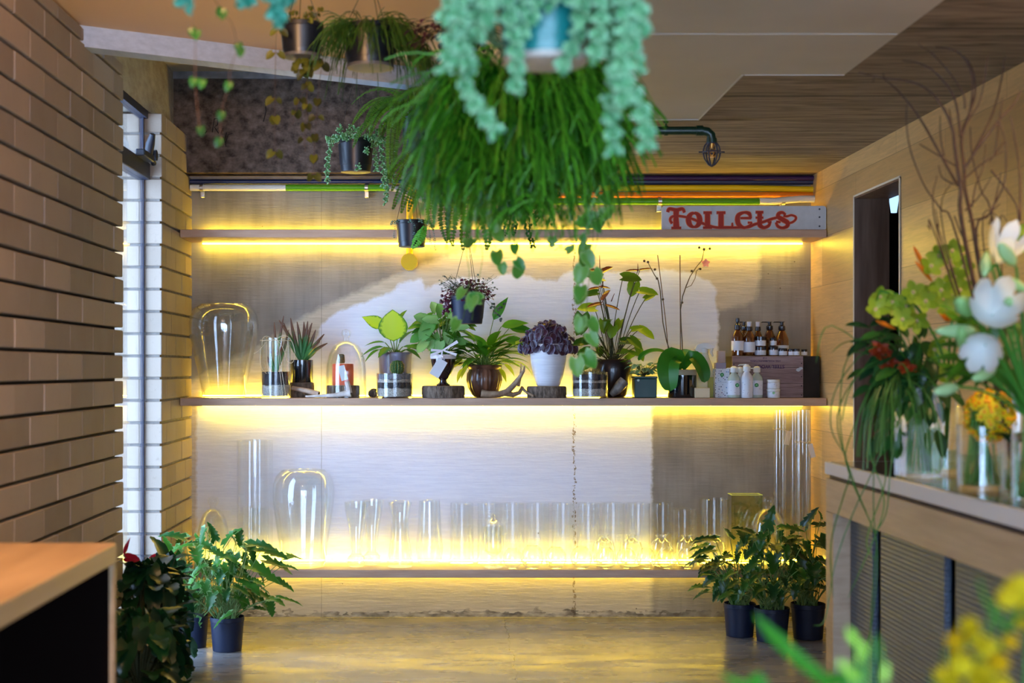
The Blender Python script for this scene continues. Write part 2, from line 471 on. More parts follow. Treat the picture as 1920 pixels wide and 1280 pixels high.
mb = MB(); mb.box((-1.75, YW0-.35, 2.40), (-1.375, 7.0, ZU+.1), bev=.004)
tag(mb.build('wall_left_lintel', MAT_LINTEL), kind='structure')
# slot window
MAT_DKFRAME = mat('grey_aluminium', (.03, .035, .06), rough=.4, metal=.3)
mb = MB(); xg = -1.392
mb.box((xg-.012, YW1-.012, 0), (xg+.004, YW1, 2.40))
mb.box((xg-.02, YW0-.02, 0), (xg+.018, YW0+.012, 2.40))
mb.box((xg-.03, YW0, 2.09), (xg+.03, YW1, 2.165), bev=.003)
mb.box((xg-.02, YW0, 2.365), (xg+.02, YW1, 2.40))
mb.box((xg-.01, YW1-.032, 2.165), (xg+.006, YW1-.014, 2.365))
mb.box((xg-.02, YW0, 0), (xg+.02, YW1, .05))
wn = tag(mb.build('window_1', MAT_DKFRAME), kind='structure')
mb = MB(); mb.box((xg-.003, YW0+.012, .05), (xg+.003, YW1-.012, 2.09)); mb.box((xg-.003, YW0+.012, 2.165), (xg+.003, YW1-.03, 2.365))
mb.build('pane', glassmat('window_glass', (.96, .985, 1.), base=.06), wn)
mb = MB()
mb.box((xg+.03, YW1-.30, 2.155), (xg+.07, YW1-.10, 2.185), bev=.004)
mb.tube([(xg+.05, YW1-.14, 2.17), (xg+.06, YW1-.14, 2.23), (xg+.075, YW1-.16, 2.27)], [.018, .02, .012], 10)
mb.tube([(xg+.03, YW1-.07, 2.19), (xg+.075, YW1-.07, 2.19)], .024, 14)
mb.tube([(xg+.05, YW1-.14, 2.2), (xg+.05, YW1-.07, 2.19), (xg+.05, YW1-.02, 2.16)], .012, 8)
mb.build('window_catch', mat('black_catch', (.02, .025, .04), rough=.4), wn)

# ceilings
MAT_PAINT = mat('beige_ceiling_paint', (.50, .44, .36), (.55, .49, .41), 2.5, rough=.6, bmp=.05, bscale=60)
m, nt = newmat('board_marked_slab')
vec = coords(nt); vx = coords(nt, (1.1, 9, 1)); n1 = noise(nt, vx, 3, 8, .72, .6); n2 = noise(nt, vec, 3, 4, .6); n3 = noise(nt, vx, 14, 5, .7)
col = mixc(nt, ramp(nt, n1, [(.3, 0.), (.72, 1.)]), (.12, .085, .052), (.38, .285, .19))
col = mixc(nt, ramp(nt, n2, [(.55, 0.), (.75, .4)]), col, (.33, .27, .2))
sx = nt.nodes.new('ShaderNodeSeparateXYZ'); nt.links.new(vec, sx.inputs[0])
g = None
for y in (3.02, 4.02, 5.02, 6.035):
    w = math_(nt, 'LESS_THAN', math_(nt, 'ABSOLUTE', math_(nt, 'ADD', math_(nt, 'SUBTRACT', sx.outputs['Y'], y), math_(nt, 'MULTIPLY', math_(nt, 'SUBTRACT', n2, .5), .02))), .006)
    g = w if g is None else math_(nt, 'MAXIMUM', g, w)
col = mixc(nt, math_(nt, 'MULTIPLY', g, .85), col, (.02, .015, .01))
hh = math_(nt, 'SUBTRACT', math_(nt, 'ADD', n1, math_(nt, 'MULTIPLY', n3, .6)), math_(nt, 'MULTIPLY', g, 3.))
out(nt, pbsdf(nt, col, .8, normal=bump(nt, hh, .45, .006)))
MAT_SLAB = m
mb = MB(); mb.box((XS, FRONT, ZC), (3.2, 7.6, ZC+.6))
tag(mb.build('ceiling', MAT_SLAB), kind='structure')
# painted, stepped area of the slab
mb = MB(); z = ZC-.004
pts = [(XS-.004, FRONT, z), (1.275, FRONT, z), (1.275, 4.64, z), (.946, 4.64, z), (.946, 5.48, z), (XS-.004, 5.48, z)]
mb.poly(pts, .006, 2)
pp = tag(mb.build('ceiling_painted_panel', mat('cream_slab_paint', (.52, .47, .38), (.58, .53, .44), 2.5, rough=.6, bmp=.08, bscale=40)), kind='structure')
mb = MB(); mb.box((XS, 4.068, z-.0015), (1.27, 4.074, z)); mb.box((XS, 5.462, z-.003), (.944, 5.48, z))
mb.box((.94, 4.64, z-.002), (.946, 5.48, z)); mb.box((.95, 4.636, z-.002), (1.275, 4.642, z))
mb.build('panel_edge', mat('pale_edge_line', (.62, .58, .5), rough=.6), pp)
# panelled ceiling on the left, lamp glow put into its orange colour, with its diagonal far edge and grey fascia
E0, E1 = (-1.45, 4.96), (XS, 6.02)
mb = MB(); mb.poly([(-1.45, FRONT, ZL), (XS, FRONT, ZL), (XS, E1[1], ZL), (E0[0], E0[1], ZL)], .5, 2)
tag(mb.build('ceiling_raised', mat('lamp_glow_ceiling_paint', (.84, .55, .29), (.88, .58, .32), 2, rough=.6)), kind='structure')
dx, dy = E1[0]-E0[0], E1[1]-E0[1]; ln = sqrt(dx*dx+dy*dy); ox, oy = -dy/ln*.09, dx/ln*.09
mb = MB(); mb.poly([(E0[0], E0[1], ZL-.075), (E1[0], E1[1], ZL-.075), (E1[0]+ox, E1[1]+oy, ZL-.075), (E0[0]+ox, E0[1]+oy, ZL-.075)], .3, 2)
tag(mb.build('ceiling_fascia', mat('daylight_tinted_grey', (.40, .47, .58), (.50, .58, .70), 4, (8, 1, 14), rough=.5, bmp=.15, bscale=20)), kind='structure')  # grey tinted blue so the colour carries the window's daylight
mb = MB(); mb.box((-1.75, 4.5, ZU), (XS, 7.5, ZU+.2))
tag(mb.build('ceiling_recess', mat('old_plaster', (.50, .46, .34), (.60, .56, .43), 5, rough=.8, bmp=.3, bscale=12)), kind='structure')
mb = MB(); mb.box((XS-.02, 5.4, ZC-.001), (XS, 7.5, ZU))
tag(mb.build('ceiling_step', MAT_SLAB), kind='structure')

# right wall: oak boards, with doorway
m, nt = newmat('oak_boards')
vec = coords(nt); sp = nt.nodes.new('ShaderNodeSeparateXYZ'); nt.links.new(vec, sp.inputs[0])
cb = nt.nodes.new('ShaderNodeCombineXYZ'); nt.links.new(sp.outputs['Y'], cb.inputs[0]); nt.links.new(sp.outputs['Z'], cb.inputs[1])
br = nt.nodes.new('ShaderNodeTexBrick'); nt.links.new(cb.outputs[0], br.inputs[0])
br.offset = .5; br.inputs['Scale'].default_value = 1; br.inputs['Mortar Size'].default_value = .0012
br.inputs['Brick Width'].default_value = 1.15; br.inputs['Row Height'].default_value = .235
br.inputs['Color1'].default_value = (.54, .32, .12, 1); br.inputs['Color2'].default_value = (.76, .49, .21, 1); br.inputs['Mortar'].default_value = (.25, .15, .06, 1)
gr = noise(nt, coords(nt, (1, 1.5, 22)), 3.2, 7, .65, .8)
col = mixc(nt, ramp(nt, gr, [(.35, 0.), (.75, .55)]), br.outputs[0], (.36, .22, .10))
out(nt, pbsdf(nt, col, .38, spec=.5, normal=bump(nt, gr, .08, .003)))
MAT_OAK = m
DY0, DY1, DZ = 5.69, 6.34, 2.01
mb = MB()
mb.box((XR, DY1, 0), (XR+.14, 7.5, ZC+.02)); mb.box((XR, FRONT, 0), (XR+.14, DY0, ZC+.02)); mb.box((XR, DY0, DZ), (XR+.14, DY1, ZC+.02))
tag(mb.build('wall_right', MAT_OAK), kind='structure')
MAT_BROWN = mat('brown_reveal', (.12, .065, .04), (.22, .13, .085), 4, (6, 6, .6), rough=.45)
mb = MB(); t = .012
mb.box((XR-.004, DY1-t, 0), (XR+.15, DY1, DZ)); mb.box((XR-.004, DY0, 0), (XR+.15, DY0+t, DZ)); mb.box((XR-.004, DY0, DZ-t), (XR+.15, DY1, DZ))
dr = tag(mb.build('door_1', MAT_BROWN), kind='structure')
mb = MB(); mb.box((XR-.007, DY1-.004, 0), (XR-.003, DY1+.004, DZ)); mb.box((XR-.007, DY0-.004, DZ-.004), (XR-.003, DY1+.004, DZ+.004)); mb.box((XR-.007, DY0-.004, 0), (XR-.003, DY0+.004, DZ))
mb.build('door_edge_strip', mat('pale_edge_strip', (.75, .66, .5), rough=.5), dr)
# dark passage beyond
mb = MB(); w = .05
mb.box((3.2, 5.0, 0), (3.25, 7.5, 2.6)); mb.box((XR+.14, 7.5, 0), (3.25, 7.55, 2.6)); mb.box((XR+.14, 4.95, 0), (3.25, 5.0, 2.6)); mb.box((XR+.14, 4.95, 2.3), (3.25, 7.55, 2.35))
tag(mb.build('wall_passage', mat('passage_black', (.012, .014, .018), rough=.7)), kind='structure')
for nm, x0_, x1_ in (('wall_outer_right', 3.2, 3.25),):
    mb = MB(); mb.box((x0_, FRONT, 0), (x1_, 5.0, 2.6)); 
# camera-side end of the room: shopfront piers with open daylight between them
mb = MB()
for a_, b_ in ((-1.44, -1.2), (-.25, -.05), (.95, 1.1), (1.65, 1.93)): mb.box((a_, FRONT-.12, 0), (b_, FRONT, 2.5))
mb.box((-1.44, FRONT-.12, 2.15), (1.93, FRONT, 2.5))
mb.box((-1.44, FRONT-.12, 0), (-.05, FRONT, .35))
tag(mb.build('wall_front', mat('front_render', (.25, .22, .2), rough=.7)), kind='structure')

# ------------------------------------------------------------------ camera, sky, lamps
cam = bpy.data.cameras.new('camera'); co = bpy.data.objects.new('camera', cam); COL.objects.link(co)
co.location = (0, 0, EYE); co.rotation_euler = (R(90), 0, 0)
cam.lens = 50; cam.sensor_width = 36; cam.shift_x = (960-VX)/1920; cam.shift_y = (VY-640)/1920
cam.dof.use_dof = True; cam.dof.focus_distance = 6.85; cam.dof.aperture_fstop = FSTOP
cam.clip_start = .02
sc.camera = co
w = bpy.data.worlds.new('daylight'); sc.world = w; w.use_nodes = True
bg = w.node_tree.nodes['Background']; bg.inputs[0].default_value = (.48, .67, 1., 1); bg.inputs[1].default_value = SKY
def lamp(name, kind, loc, energy, col, size=.1, rot=(0, 0, 0), **kw):
    l = bpy.data.lights.new(name, kind); o = bpy.data.objects.new(name, l); COL.objects.link(o)
    l.energy = energy; l.color = col; o.location = loc; o.rotation_euler = rot
    if kind == 'AREA': l.size = size
    elif kind in ('POINT', 'SPOT'): l.shadow_soft_size = size
    for k, v in kw.items(): setattr(l, k, v)
    return o
p1 = lamp('daylight_portal', 'AREA', (.25, FRONT-.06, 1.1), 1, (1, 1, 1), 3.2, (R(90), 0, 0), shape='RECTANGLE', size_y=2.2); p1.data.cycles.is_portal = True
p2 = lamp('window_portal', 'AREA', (xg-.02, (YW0+YW1)/2, 1.2), 1, (1, 1, 1), 2.4, (0, R(-90), 0), shape='RECTANGLE', size_y=.74); p2.data.cycles.is_portal = True
lamp('ceiling_lamp', 'SPOT', (-.62, 2.5, 2.43), WARM, (1, .56, .24), .08, (R(14), R(30), 0), spot_size=R(128), spot_blend=.9)
lamp('added_ceiling_fill', 'SPOT', (-.85, 2.7, 2.12), WARM*.75, (1, .55, .22), .08, (R(112), 0, R(-8)), spot_size=R(75), spot_blend=1.)  # added unseen spot that brightens the left ceiling
lamp('ceiling_lamp', 'SPOT', (1.45, 3.1, 2.17), WARM*.3, (1, .62, .28), .08, (R(20), R(-14), 0), spot_size=R(120), spot_blend=.8)
vs = sc.view_settings
sc.display_settings.display_device = 'sRGB'
vs.view_transform = 'Standard'; vs.look = 'None'; vs.gamma = 1; vs.use_curve_mapping = False; vs.exposure = EXPO
cy = sc.cycles
cy.transparent_max_bounces = 48; cy.max_bounces = 5; cy.diffuse_bounces = 3; cy.glossy_bounces = 3; cy.transmission_bounces = 4
cy.use_adaptive_sampling = True; cy.adaptive_threshold = .04
cy.caustics_reflective = False; cy.caustics_refractive = False; cy.sample_clamp_indirect = 4
cy.use_denoising = True; cy.use_light_tree = False

# ------------------------------------------------------------------ shelves
MAT_SHELF = mat('pink_beige_shelf_wood', (.44, .26, .165), (.54, .34, .225), 5, (1, 5, 9), rough=.42, bmp=.05)
MAT_LED = emit('warm_led', (1., .68, .10), LED)
SHELVES = [(1.908, 'upper wooden wall shelf carrying the white painted toilets sign', 1., .9), (1.102, 'middle wooden wall shelf loaded with potted plants and bottles', .9, 1.), (.281, 'lowest wooden wall shelf lined with empty clear glass vases', 1.5, .32)]
for z, lab, up, dn in SHELVES:
    s = thing('wall_shelf', lab, 'shelf', (0, 6.94, z-.019), 'wooden shelves across the back wall')
    mb = MB(); mb.box((-1.307, 6.80, z-.038), (1.786, 7.085, z), bev=.0025); mb.build('board', MAT_SHELF, s)
    mb = MB(); mb.box((-1.25, 7.086, z-.046), (1.74, 7.094, z-.040)); mb.build('led_strip', emit('warm_led_down_%.1f' % dn, (1., .70, .055), LED*dn), s)
    mb = MB(); mb.box((-1.25, 7.088, z+.004), (1.74, 7.096, z+.010)); mb.build('led_strip', emit('warm_led_up_%.1f' % up, (1., .70, .055), LED*up*.8), s)
# ------------------------------------------------------------------ pipes, sign, fittings
def hpipe(name, pts, r, material, label, cat='pipe', group=None, n=12):
    c = pts[0]; mb = MB(); mb.tube(pts, r, n); o = mb.build(name, material, None, c)
    return tag(o, label, cat, group)
GR = 'coloured service pipes along the back wall'
YP = 7.085
def row(py, xa, xb, Y=YP): return [P(xa, py, Y), P((xa+xb)/2, py, Y), P(xb, py, Y)]
M_NAVY = mat('navy_pipe', (.012, .02, .07), rough=.3, spec=.6)
M_PURP = mat('purple_pipe', (.05, .015, .06), rough=.3)
M_YEL = mat('yellow_pipe', (.85, .55, .01), rough=.32)
M_ORG = mat('orange_pipe', (.80, .20, .01), rough=.32)
M_GRN = mat('green_pipe', (.10, .32, .01), rough=.28)
M_CRM = mat('cream_conduit', (.72, .70, .62), rough=.4)
M_METAL = mat('zinc_metal', (.55, .55, .55), rough=.3, metal=.9)
hpipe('service_pipe', row(341, 352, 1526), .014, M_NAVY, 'dark navy pipe running the whole width above the top shelf', group=GR)
hpipe('service_pipe', row(334, 900, 1527, 7.07), .013, M_PURP, 'dark purple pipe, topmost of the bundle above the toilets sign', group=GR)
hpipe('service_pipe', [P(760, 352, YP), P(1150, 352.5, YP), P(1380, 352, YP), P(1526, 355, YP)], .015, M_YEL, 'bright yellow pipe above the orange pipe near the toilets sign', group=GR)
hpipe('service_pipe', row(365, 905, 1526), .014, M_ORG, 'bright orange pipe between the yellow and green pipes', group=GR)
c = P(360, 352, 7.06)
t = thing('service_pipe', 'cream conduit turning green above the left end of the top shelf', 'pipe', c, GR)
mb = MB(); mb.tube(row(352, 357, 538, 7.06), .016, 14); mb.build('cream_section', M_CRM, t)
mb = MB(); mb.tube(row(352, 536, 730, 7.06), .0165, 14); mb.build('green_section', M_GRN, t)
mb = MB(); path = [P(x, y, 7.055) for x, y in ((728, 352), (745, 354), (762, 361), (780, 370), (797, 377), (815, 378))]
mb.tube(path, .0135, 12)
for i in range(60):
    q = i/59*5; a = int(min(4, q)); p = path[a].lerp(path[a+1], q-a); d = (path[a+1]-path[a]).normalized()
    mb.tube([p-d*.0022, p, p+d*.0022], [.0135, .0168, .0135], 12)
mb.build('corrugated_hose', mat('grey_hose', (.55, .54, .52), rough=.45), t)
for x in (378, 687):
    mb = MB(); p = P(x, 352, 7.06)
    mb.tube([p-V((.008, 0, 0)), p+V((.008, 0, 0))], .0195, 14); mb.box((p.x-.011, 7.085, p.z-.045), (p.x+.011, 7.118, p.z+.01), bev=.002)
    mb.tube([(p.x, 7.085, p.z-.03), (p.x, 7.078, p.z-.03)], .006, 8); mb.build('clip', M_METAL, t)
c = P(1140, 377, 7.06)
t = thing('service_pipe', 'green conduit ending in a cream hose behind the toilets sign', 'pipe', c, GR)
mb = MB(); mb.tube(row(378, 815, 1424, 7.06), .0165, 14); mb.build('green_section', M_GRN, t)
mb = MB(); mb.tube([P(x, y, 7.055) for x, y in ((1424, 377), (1455, 377), (1475, 375), (1500, 373), (1531, 373))], .0175, 14); mb.build('cream_section', M_CRM, t)
for x in (1237, 1468):
    mb = MB(); p = P(x, 377, 7.06)
    mb.tube([p-V((.009, 0, 0)), p+V((.009, 0, 0))], .0205, 14); mb.box((p.x-.012, 7.085, p.z-.05), (p.x+.012, 7.118, p.z+.01), bev=.002)
    mb.tube([(p.x, 7.085, p.z-.036), (p.x, 7.077, p.z-.036)], .006, 8); mb.build('clip', M_METAL, t)
c = P(768, 492, 7.08)
t = thing('service_pipe', 'yellow upright pipe dropping to a round yellow wall box', 'pipe', c, GR)
mb = MB(); mb.tube([P(786, 352, 7.085), P(774, 355, 7.085), P(769, 366, 7.085), P(768, 400, 7.10), P(768, 480, 7.10)], .0165, 14); mb.build('drop', M_YEL, t)
mb = MB(); p = P(768, 492, 7.1)
mb.tube([(p.x, 7.1205, p.z), (p.x, 7.045, p.z)], .040, 28); mb.build('box_body', M_YEL, t)
mb = MB(); mb.tube([(p.x, 7.046, p.z), (p.x, 7.036, p.z)], .0415, 28); mb.build('box_lid', mat('yellow_lid', (.80, .5, .01), rough=.5), t)

# green sprinkler pipe under the slab
M_SPR = mat('dark_green_pipe', (.003, .03, .014), rough=.35, spec=.6)
Ys = 5.51; t = thing('sprinkler_pipe', 'dark green ceiling pipe ending in a caged sprinkler head', 'pipe', P(1330, 245, Ys))
mb = MB(); zc = PZ(245, Ys); xe = PX(1332, Ys)
mb.tube([(.42, Ys, zc), (xe-.04, Ys, zc)], .0165, 16)
mb.tube([(xe-.055, Ys, zc), (xe-.03, Ys, zc)], .0205, 16)
mb.tube([(xe-.04, Ys, zc), (xe-.012, Ys, zc-.004), (xe+.002, Ys, zc-.016), (xe+.005, Ys, zc-.04)], .018, 16)
mb.tube([(xe+.005, Ys, zc-.03), (xe+.005, Ys, zc-.048)], .0205, 16); mb.build('tube', M_SPR, t)
mb = MB(); xh = PX(1249, Ys); mb.tube([(xh-.006, Ys, zc), (xh+.006, Ys, zc)], .020, 14); mb.tube([(xh, Ys, zc+.018), (xh, Ys, ZC-.002)], .004, 8)
mb.tube([(xh, Ys, ZC-.012), (xh, Ys, ZC-.004)], .009, 8); mb.build('hanger', M_SPR, t)
h = MB(); cx, cz = xe+.005, zc-.048
h.tube([(cx, Ys, cz), (cx, Ys, cz-.02)], [.012, .007], 10); h.tube([(cx-.012, Ys, cz-.022), (cx-.008, Ys, cz-.04), (cx, Ys, cz-.05)], .0025, 6)
h.tube([(cx+.012, Ys, cz-.022), (cx+.008, Ys, cz-.04), (cx, Ys, cz-.05)], .0025, 6); h.ball((cx, Ys, cz-.03), .006)
h.tube([(cx, Ys, cz-.048), (cx, Ys, cz-.054)], .015, 12)
hd = h.build('sprinkler_head', mat('brass', (.65, .32, .08), rough=.3, metal=.9), t)
g = MB()
for k in range(6):
    a = pi*k/6*2; pts = [(cx+cos(a)*r, Ys+sin(a)*r, cz+zz) for r, zz in ((.016, .004), (.028, -.012), (.034, -.035), (.028, -.062), (.014, -.082), (.002, -.09))]
    g.tube(pts, .0032, 6)
for zz, r in ((.0, .018), (-.035, .0345)):
    g.tube([(cx+cos(2*pi*k/20)*r, Ys+sin(2*pi*k/20)*r, cz+zz) for k in range(21)], .003, 6)
g.tube([(cx-.05, Ys, cz-.035), (cx-.034, Ys, cz-.035)], .003, 6); g.tube([(cx+.034, Ys, cz-.035), (cx+.05, Ys, cz-.035)], .003, 6)
g.build('cage', mat('grey_cage_wire', (.08, .085, .12), rough=.35, metal=.5), t)

# toilets sign
YS = 6.815
t = thing('toilets_sign', 'long white painted board with old red lettering reading toilets', 'sign', (PX(1396, YS), YS, 1.908))
x0, x1 = PX(1241, YS), PX(1549, YS); z0 = 1.9085; z1 = PZ(386, YS)
mb = MB(); n = 6; r = .012; o = []
for cx_, cz_, a0 in ((x1-r, z1-r, 0), (x0+r, z1-r, 90), (x0+.004, z0+.004, 180), (x1-.008, z0+.008, 270)):
    rr = r if a0 < 180 else (.004 if a0 == 180 else .008)
    for k in range(n+1): a = R(a0+90*k/n); o.append((cx_+rr*cos(a), YS, cz_+rr*sin(a)))
mb.poly(o, .022, 1); mb.build('board', mat('chalky_white_board', (.50, .50, .50), (.60, .60, .60), 14, rough=.45), t)
mb = MB()
for py in (392, 407, 424): p = P(1536.5, py, YS); mb.tube([(p.x, YS+.002, p.z), (p.x, YS-.002, p.z)], .0045, 12)
mb.build('screw', mat('dark_screw', (.08, .08, .09), rough=.4, metal=.7), t)
def S(x, y): return (PX(1235+x*325/1920, YS), PZ(375+y*325/1920, YS))   # from the sign's own layout
def stroke(mb, pts, ws, y, n=10):
    """flat painted stroke of changing width"""
    P2 = [S(*p) for p in pts]; k = 325/1920*YS/F
    # smooth with Catmull-Rom
    q = []; w = []
    for i in range(len(P2)-1):
        p0, p1, p2, p3 = P2[max(i-1, 0)], P2[i], P2[i+1], P2[min(i+2, len(P2)-1)]
        st = n if len(P2) > 2 else 1
        for j in range(st):
            u = j/st
            q.append(tuple(.5*(2*p1[a]+(p2[a]-p0[a])*u+(2*p0[a]-5*p1[a]+4*p2[a]-p3[a])*u*u+(3*p1[a]-p0[a]-3*p2[a]+p3[a])*u**3) for a in (0, 1)))
            w.append((ws[i]*(1-u)+ws[i+1]*u)*k/2)
    q.append(P2[-1]); w.append(ws[-1]*k/2)
    vs = []
    for i, p in enumerate(q):
        a, b = q[max(i-1, 0)], q[min(i+1, len(q)-1)]
        dx, dz = b[0]-a[0], b[1]-a[1]; l = sqrt(dx*dx+dz*dz)+1e-9
        nx_, nz2 = -dz/l*w[i], dx/l*w[i]
        for dy_ in (0, .0012): vs += [(p[0]+nx_, y+dy_, p[1]+nz2), (p[0]-nx_, y+dy_, p[1]-nz2)]
    fs = []
    for i in range(len(q)-1):
        b = i*4; fs += [(b, b+1, b+5, b+4), (b, b+4, b+6, b+2), (b+1, b+3, b+7, b+5), (b+2, b+6, b+7, b+3)]
    fs += [(0, 2, 3, 1), (len(vs)-4, len(vs)-3, len(vs)-1, len(vs)-2)]
    mb.add(vs, fs)
G = []
G += [([(195, 105), (192, 200), (195, 310)], [58, 50, 66]), ([(100, 135), (118, 98), (195, 110), (262, 98), (285, 140)], [26, 30, 34, 30, 22]), ([(140, 308), (250, 308)], [20, 20]),
      ([(150, 260), (128, 225), (140, 190), (190, 175), (260, 182), (330, 195), (400, 220), (480, 255), (560, 285), (640, 303), (760, 305), (880, 303), (990, 300), (1060, 270), (1150, 245), (1250, 210), (1330, 190)], [24, 22, 22, 20, 20, 20, 22, 24, 24, 22, 20, 20, 22, 24, 24, 24, 20])]
for rx, w in ((0, 1),):
    pts = [(392+82*cos(a), 220+92*sin(a)) for a in [pi/2*3+2*pi*k/12 for k in range(13)]]
    pts = [(392+62*cos(2*pi*k/12-pi/2), 220+78*sin(2*pi*k/12-pi/2)) for k in range(13)]
    G.append((pts, [18, 34, 50, 54, 50, 34, 18, 34, 50, 54, 50, 34, 18]))
G += [([(540, 140), (540, 305)], [50, 54]), ([(494, 140), (588, 140)], [24, 24]), ([(490, 305), (592, 305)], [20, 20]),
      ([(690, 140), (690, 300)], [50, 54]), ([(640, 140), (740, 140)], [24, 24]), ([(660, 302), (815, 302)], [22, 22]), ([(815, 305), (815, 262), (812, 250)], [22, 12, 8]),
      ([(905, 200), (1025, 200)], [16, 22]), ([(1020, 205), (1000, 150), (945, 138), (885, 165), (872, 220), (890, 275), (945, 305), (1000, 285), (1035, 250)], [16, 36, 22, 40, 50, 44, 24, 20, 10]), ([(985, 250), (1035, 250)], [16, 14]),
      ([(1118, 135), (1118, 230), (1122, 280), (1165, 305), (1215, 285), (1235, 245)], [46, 46, 46, 28, 28, 20]), ([(1072, 135), (1160, 135)], [24, 24]), ([(1072, 195), (1160, 195)], [18, 18]), ([(1205, 245), (1250, 240)], [16, 14]),
      ([(1405, 165), (1370, 138), (1330, 150), (1325, 185), (1370, 215), (1425, 250), (1420, 290), (1370, 308), (1320, 290), (1298, 245)], [18, 24, 34, 42, 48, 46, 34, 22, 26, 18]), ([(1300, 240), (1350, 245)], [22, 14]),
      ([(1380, 175), (1420, 180), (1470, 168), (1515, 185), (1515, 215), (1480, 245), (1440, 255)], [20, 18, 16, 18, 18, 18, 16])]
mb = MB()
for i, (pts, ws) in enumerate(G): stroke(mb, pts, [w+13 for w in ws], YS-.0012-.00002*i)
mb.build('lettering_outline', mat('orange_outline', (.72, .16, .045), rough=.5), t)
mb = MB()
for i, (pts, ws) in enumerate(G): stroke(mb, pts, ws, YS-.0022-.00002*i)
mb.build('lettering', mat('oxide_red_paint', (.38, .022, .006), rough=.5), t)

# ------------------------------------------------------------------ shared materials for goods
GLASS = glassmat('clear_glass', (.985, .992, .992), 3.2, .035, k=.7)
GLASS2 = glassmat('clear_glass_thick', (.98, .99, .985), 2.8, .045, k=.75)
GLASSY = glassmat('yellowish_glass', (.95, .96, .82), 2.6, .06)
AMBER = glassmat('amber_glass', (.42, .12, .015), 2.5, .06)
M_BLKPOT = mat('black_plastic_pot', (.006, .009, .016), rough=.36, spec=.5)
M_NAVYPOT = mat('dark_blue_pot', (.005, .011, .035), rough=.5, spec=.4)
M_TEALPOT = mat('teal_plastic_pot', (.006, .21, .20), rough=.3, spec=.6)
M_SOIL = mat('dark_soil', (.018, .012, .008), (.05, .035, .022), 60, rough=.95, bmp=.8, bscale=150)
M_GRAVEL = mat('white_gravel', (.25, .22, .19), (.72, .68, .62), 190, rough=.85, bmp=.9, bscale=230)
M_BLKGRAVEL = mat('black_gravel', (.008, .008, .012), (.06, .06, .075), 190, rough=.7, bmp=.9, bscale=230)
M_GREYGRAVEL = mat('grey_gravel', (.08, .09, .12), (.28, .29, .34), 190, rough=.8, bmp=.9, bscale=230)
M_WIRE = mat('dark_wire', (.03, .025, .02), rough=.5)
M_STEM = mat('green_stem', (.10, .20, .03), rough=.5)
M_DSTEM = mat('dark_stem', (.045, .05, .02), rough=.6)
M_TAG = mat('white_paper_tag', (.80, .82, .86), rough=.7)
M_LABEL = mat('white_label', (.74, .76, .82), rough=.55)
M_BARK = mat('slice_bark', (.05, .035, .025), (.26, .19, .14), 55, (1, 1, .4), rough=.9, bmp=.9, bscale=90, bdist=.01)
M_CUT = mat('slice_cut_wood', (.26, .16, .09), (.42, .29, .17), 14, rough=.75)
SL = 1.102
def prof(pts, Y, z_py, z0):
    """(half width px, py) pairs to metres above z0"""
    k = Y/F; return [(r*k, (z_py-y)*k) for r, y in pts]
def wood_slice(px, w, h, label, Y=6.9, name='wood_slice', z=SL, pz=745):
    x = PX(px, Y); r = L(w/2, Y); hh = L(h, Y); ph = U(0, 6)
    wob = lambda t_, z_: .03*sin(3*t_+ph)+.02*sin(7*t_+2*ph)+.015*mn.noise(V((t_*6, z_*40, ph)))
    t = thing(name, label, 'wood slice', (x, Y, z), 'bark edged wood slices used as plinths')
    mb = MB(); mb.lathe([(r*.98, 0), (r, hh*.3), (r, hh*.8), (r*.97, hh)], (x, Y, z), 56, 0, wob); mb.build('bark', M_BARK, t)
    mb = MB(); mb.lathe([(r*.9, hh*.99), (r*.9, hh+.0015)], (x, Y, z), 56, 0, wob); mb.build('cut_face', M_CUT, t)
    return t, hh
def inner(t, nm, x, Y, z0, z1, r, m, jag=.0):
    mb = MB(); ph = U(0, 9)
    mb.lathe([(r, z0), (r, z1)], (x, Y, 0), 48, 0, None)
    if jag:
        k = 0
        for i, p in enumerate(mb.v):
            if abs(p[2]-z1) < 1e-6: mb.v[i] = (p[0], p[1], p[2]+jag*mn.noise(V((p[0]*60, p[1]*60, ph)))*2)
    return mb.build(nm, m, t)
def tagcard(t, x, y, z, w, h, rot, M_=None, tilt=.25, nm='paper_tag'):
    mb = MB(); Mx = Matrix.Translation((x, y, z)) @ Matrix.Rotation(rot, 4, 'Y') @ Matrix.Rotation(tilt, 4, 'Z')
    mb.box((-w/2, -.0006, -h), (w/2, .0006, 0), M=Mx); return mb.build(nm, M_ or M_TAG, t)

# ------------------------------------------------------------------ glass on the shelves
def big_vase(name, px, Y, pts, base_py, z, label):
    x = PX(px, Y); t = thing(name, label, 'vase', (x, Y, z), 'large shouldered glass vases')
    mb = MB(); mb.shell(prof(pts, Y, base_py, z), (x, Y, z), 64, .004, .012); mb.build('body', GLASS2, t)
    r, zz = prof(pts, Y, base_py, z)[-1]
    mb = MB(); mb.tube([(x+r*cos(2*pi*k/48), Y+r*sin(2*pi*k/48), z+zz) for k in range(49)], .0032, 8); mb.build('rim', GLASS2, t)
    return t
big_vase('glass_vase', 420, 6.94, [(37, 745), (40, 741), (43, 725), (48, 700), (56, 664), (63, 632), (65.5, 608), (63, 592), (56, 579), (48, 573), (44, 571)], 745, SL+.0005, 'big clear shouldered glass vase at the left end of the middle shelf')
SB = .281
big_vase('glass_vase', 569, 6.93, [(40, 1064), (42, 1056), (45, 1030), (51, 990), (57, 950), (59, 928), (57, 908), (51, 894), (44, 887), (41, 885)], 1064, SB+.0005, 'big clear shouldered glass vase on the bottom shelf beside the leafy pots')
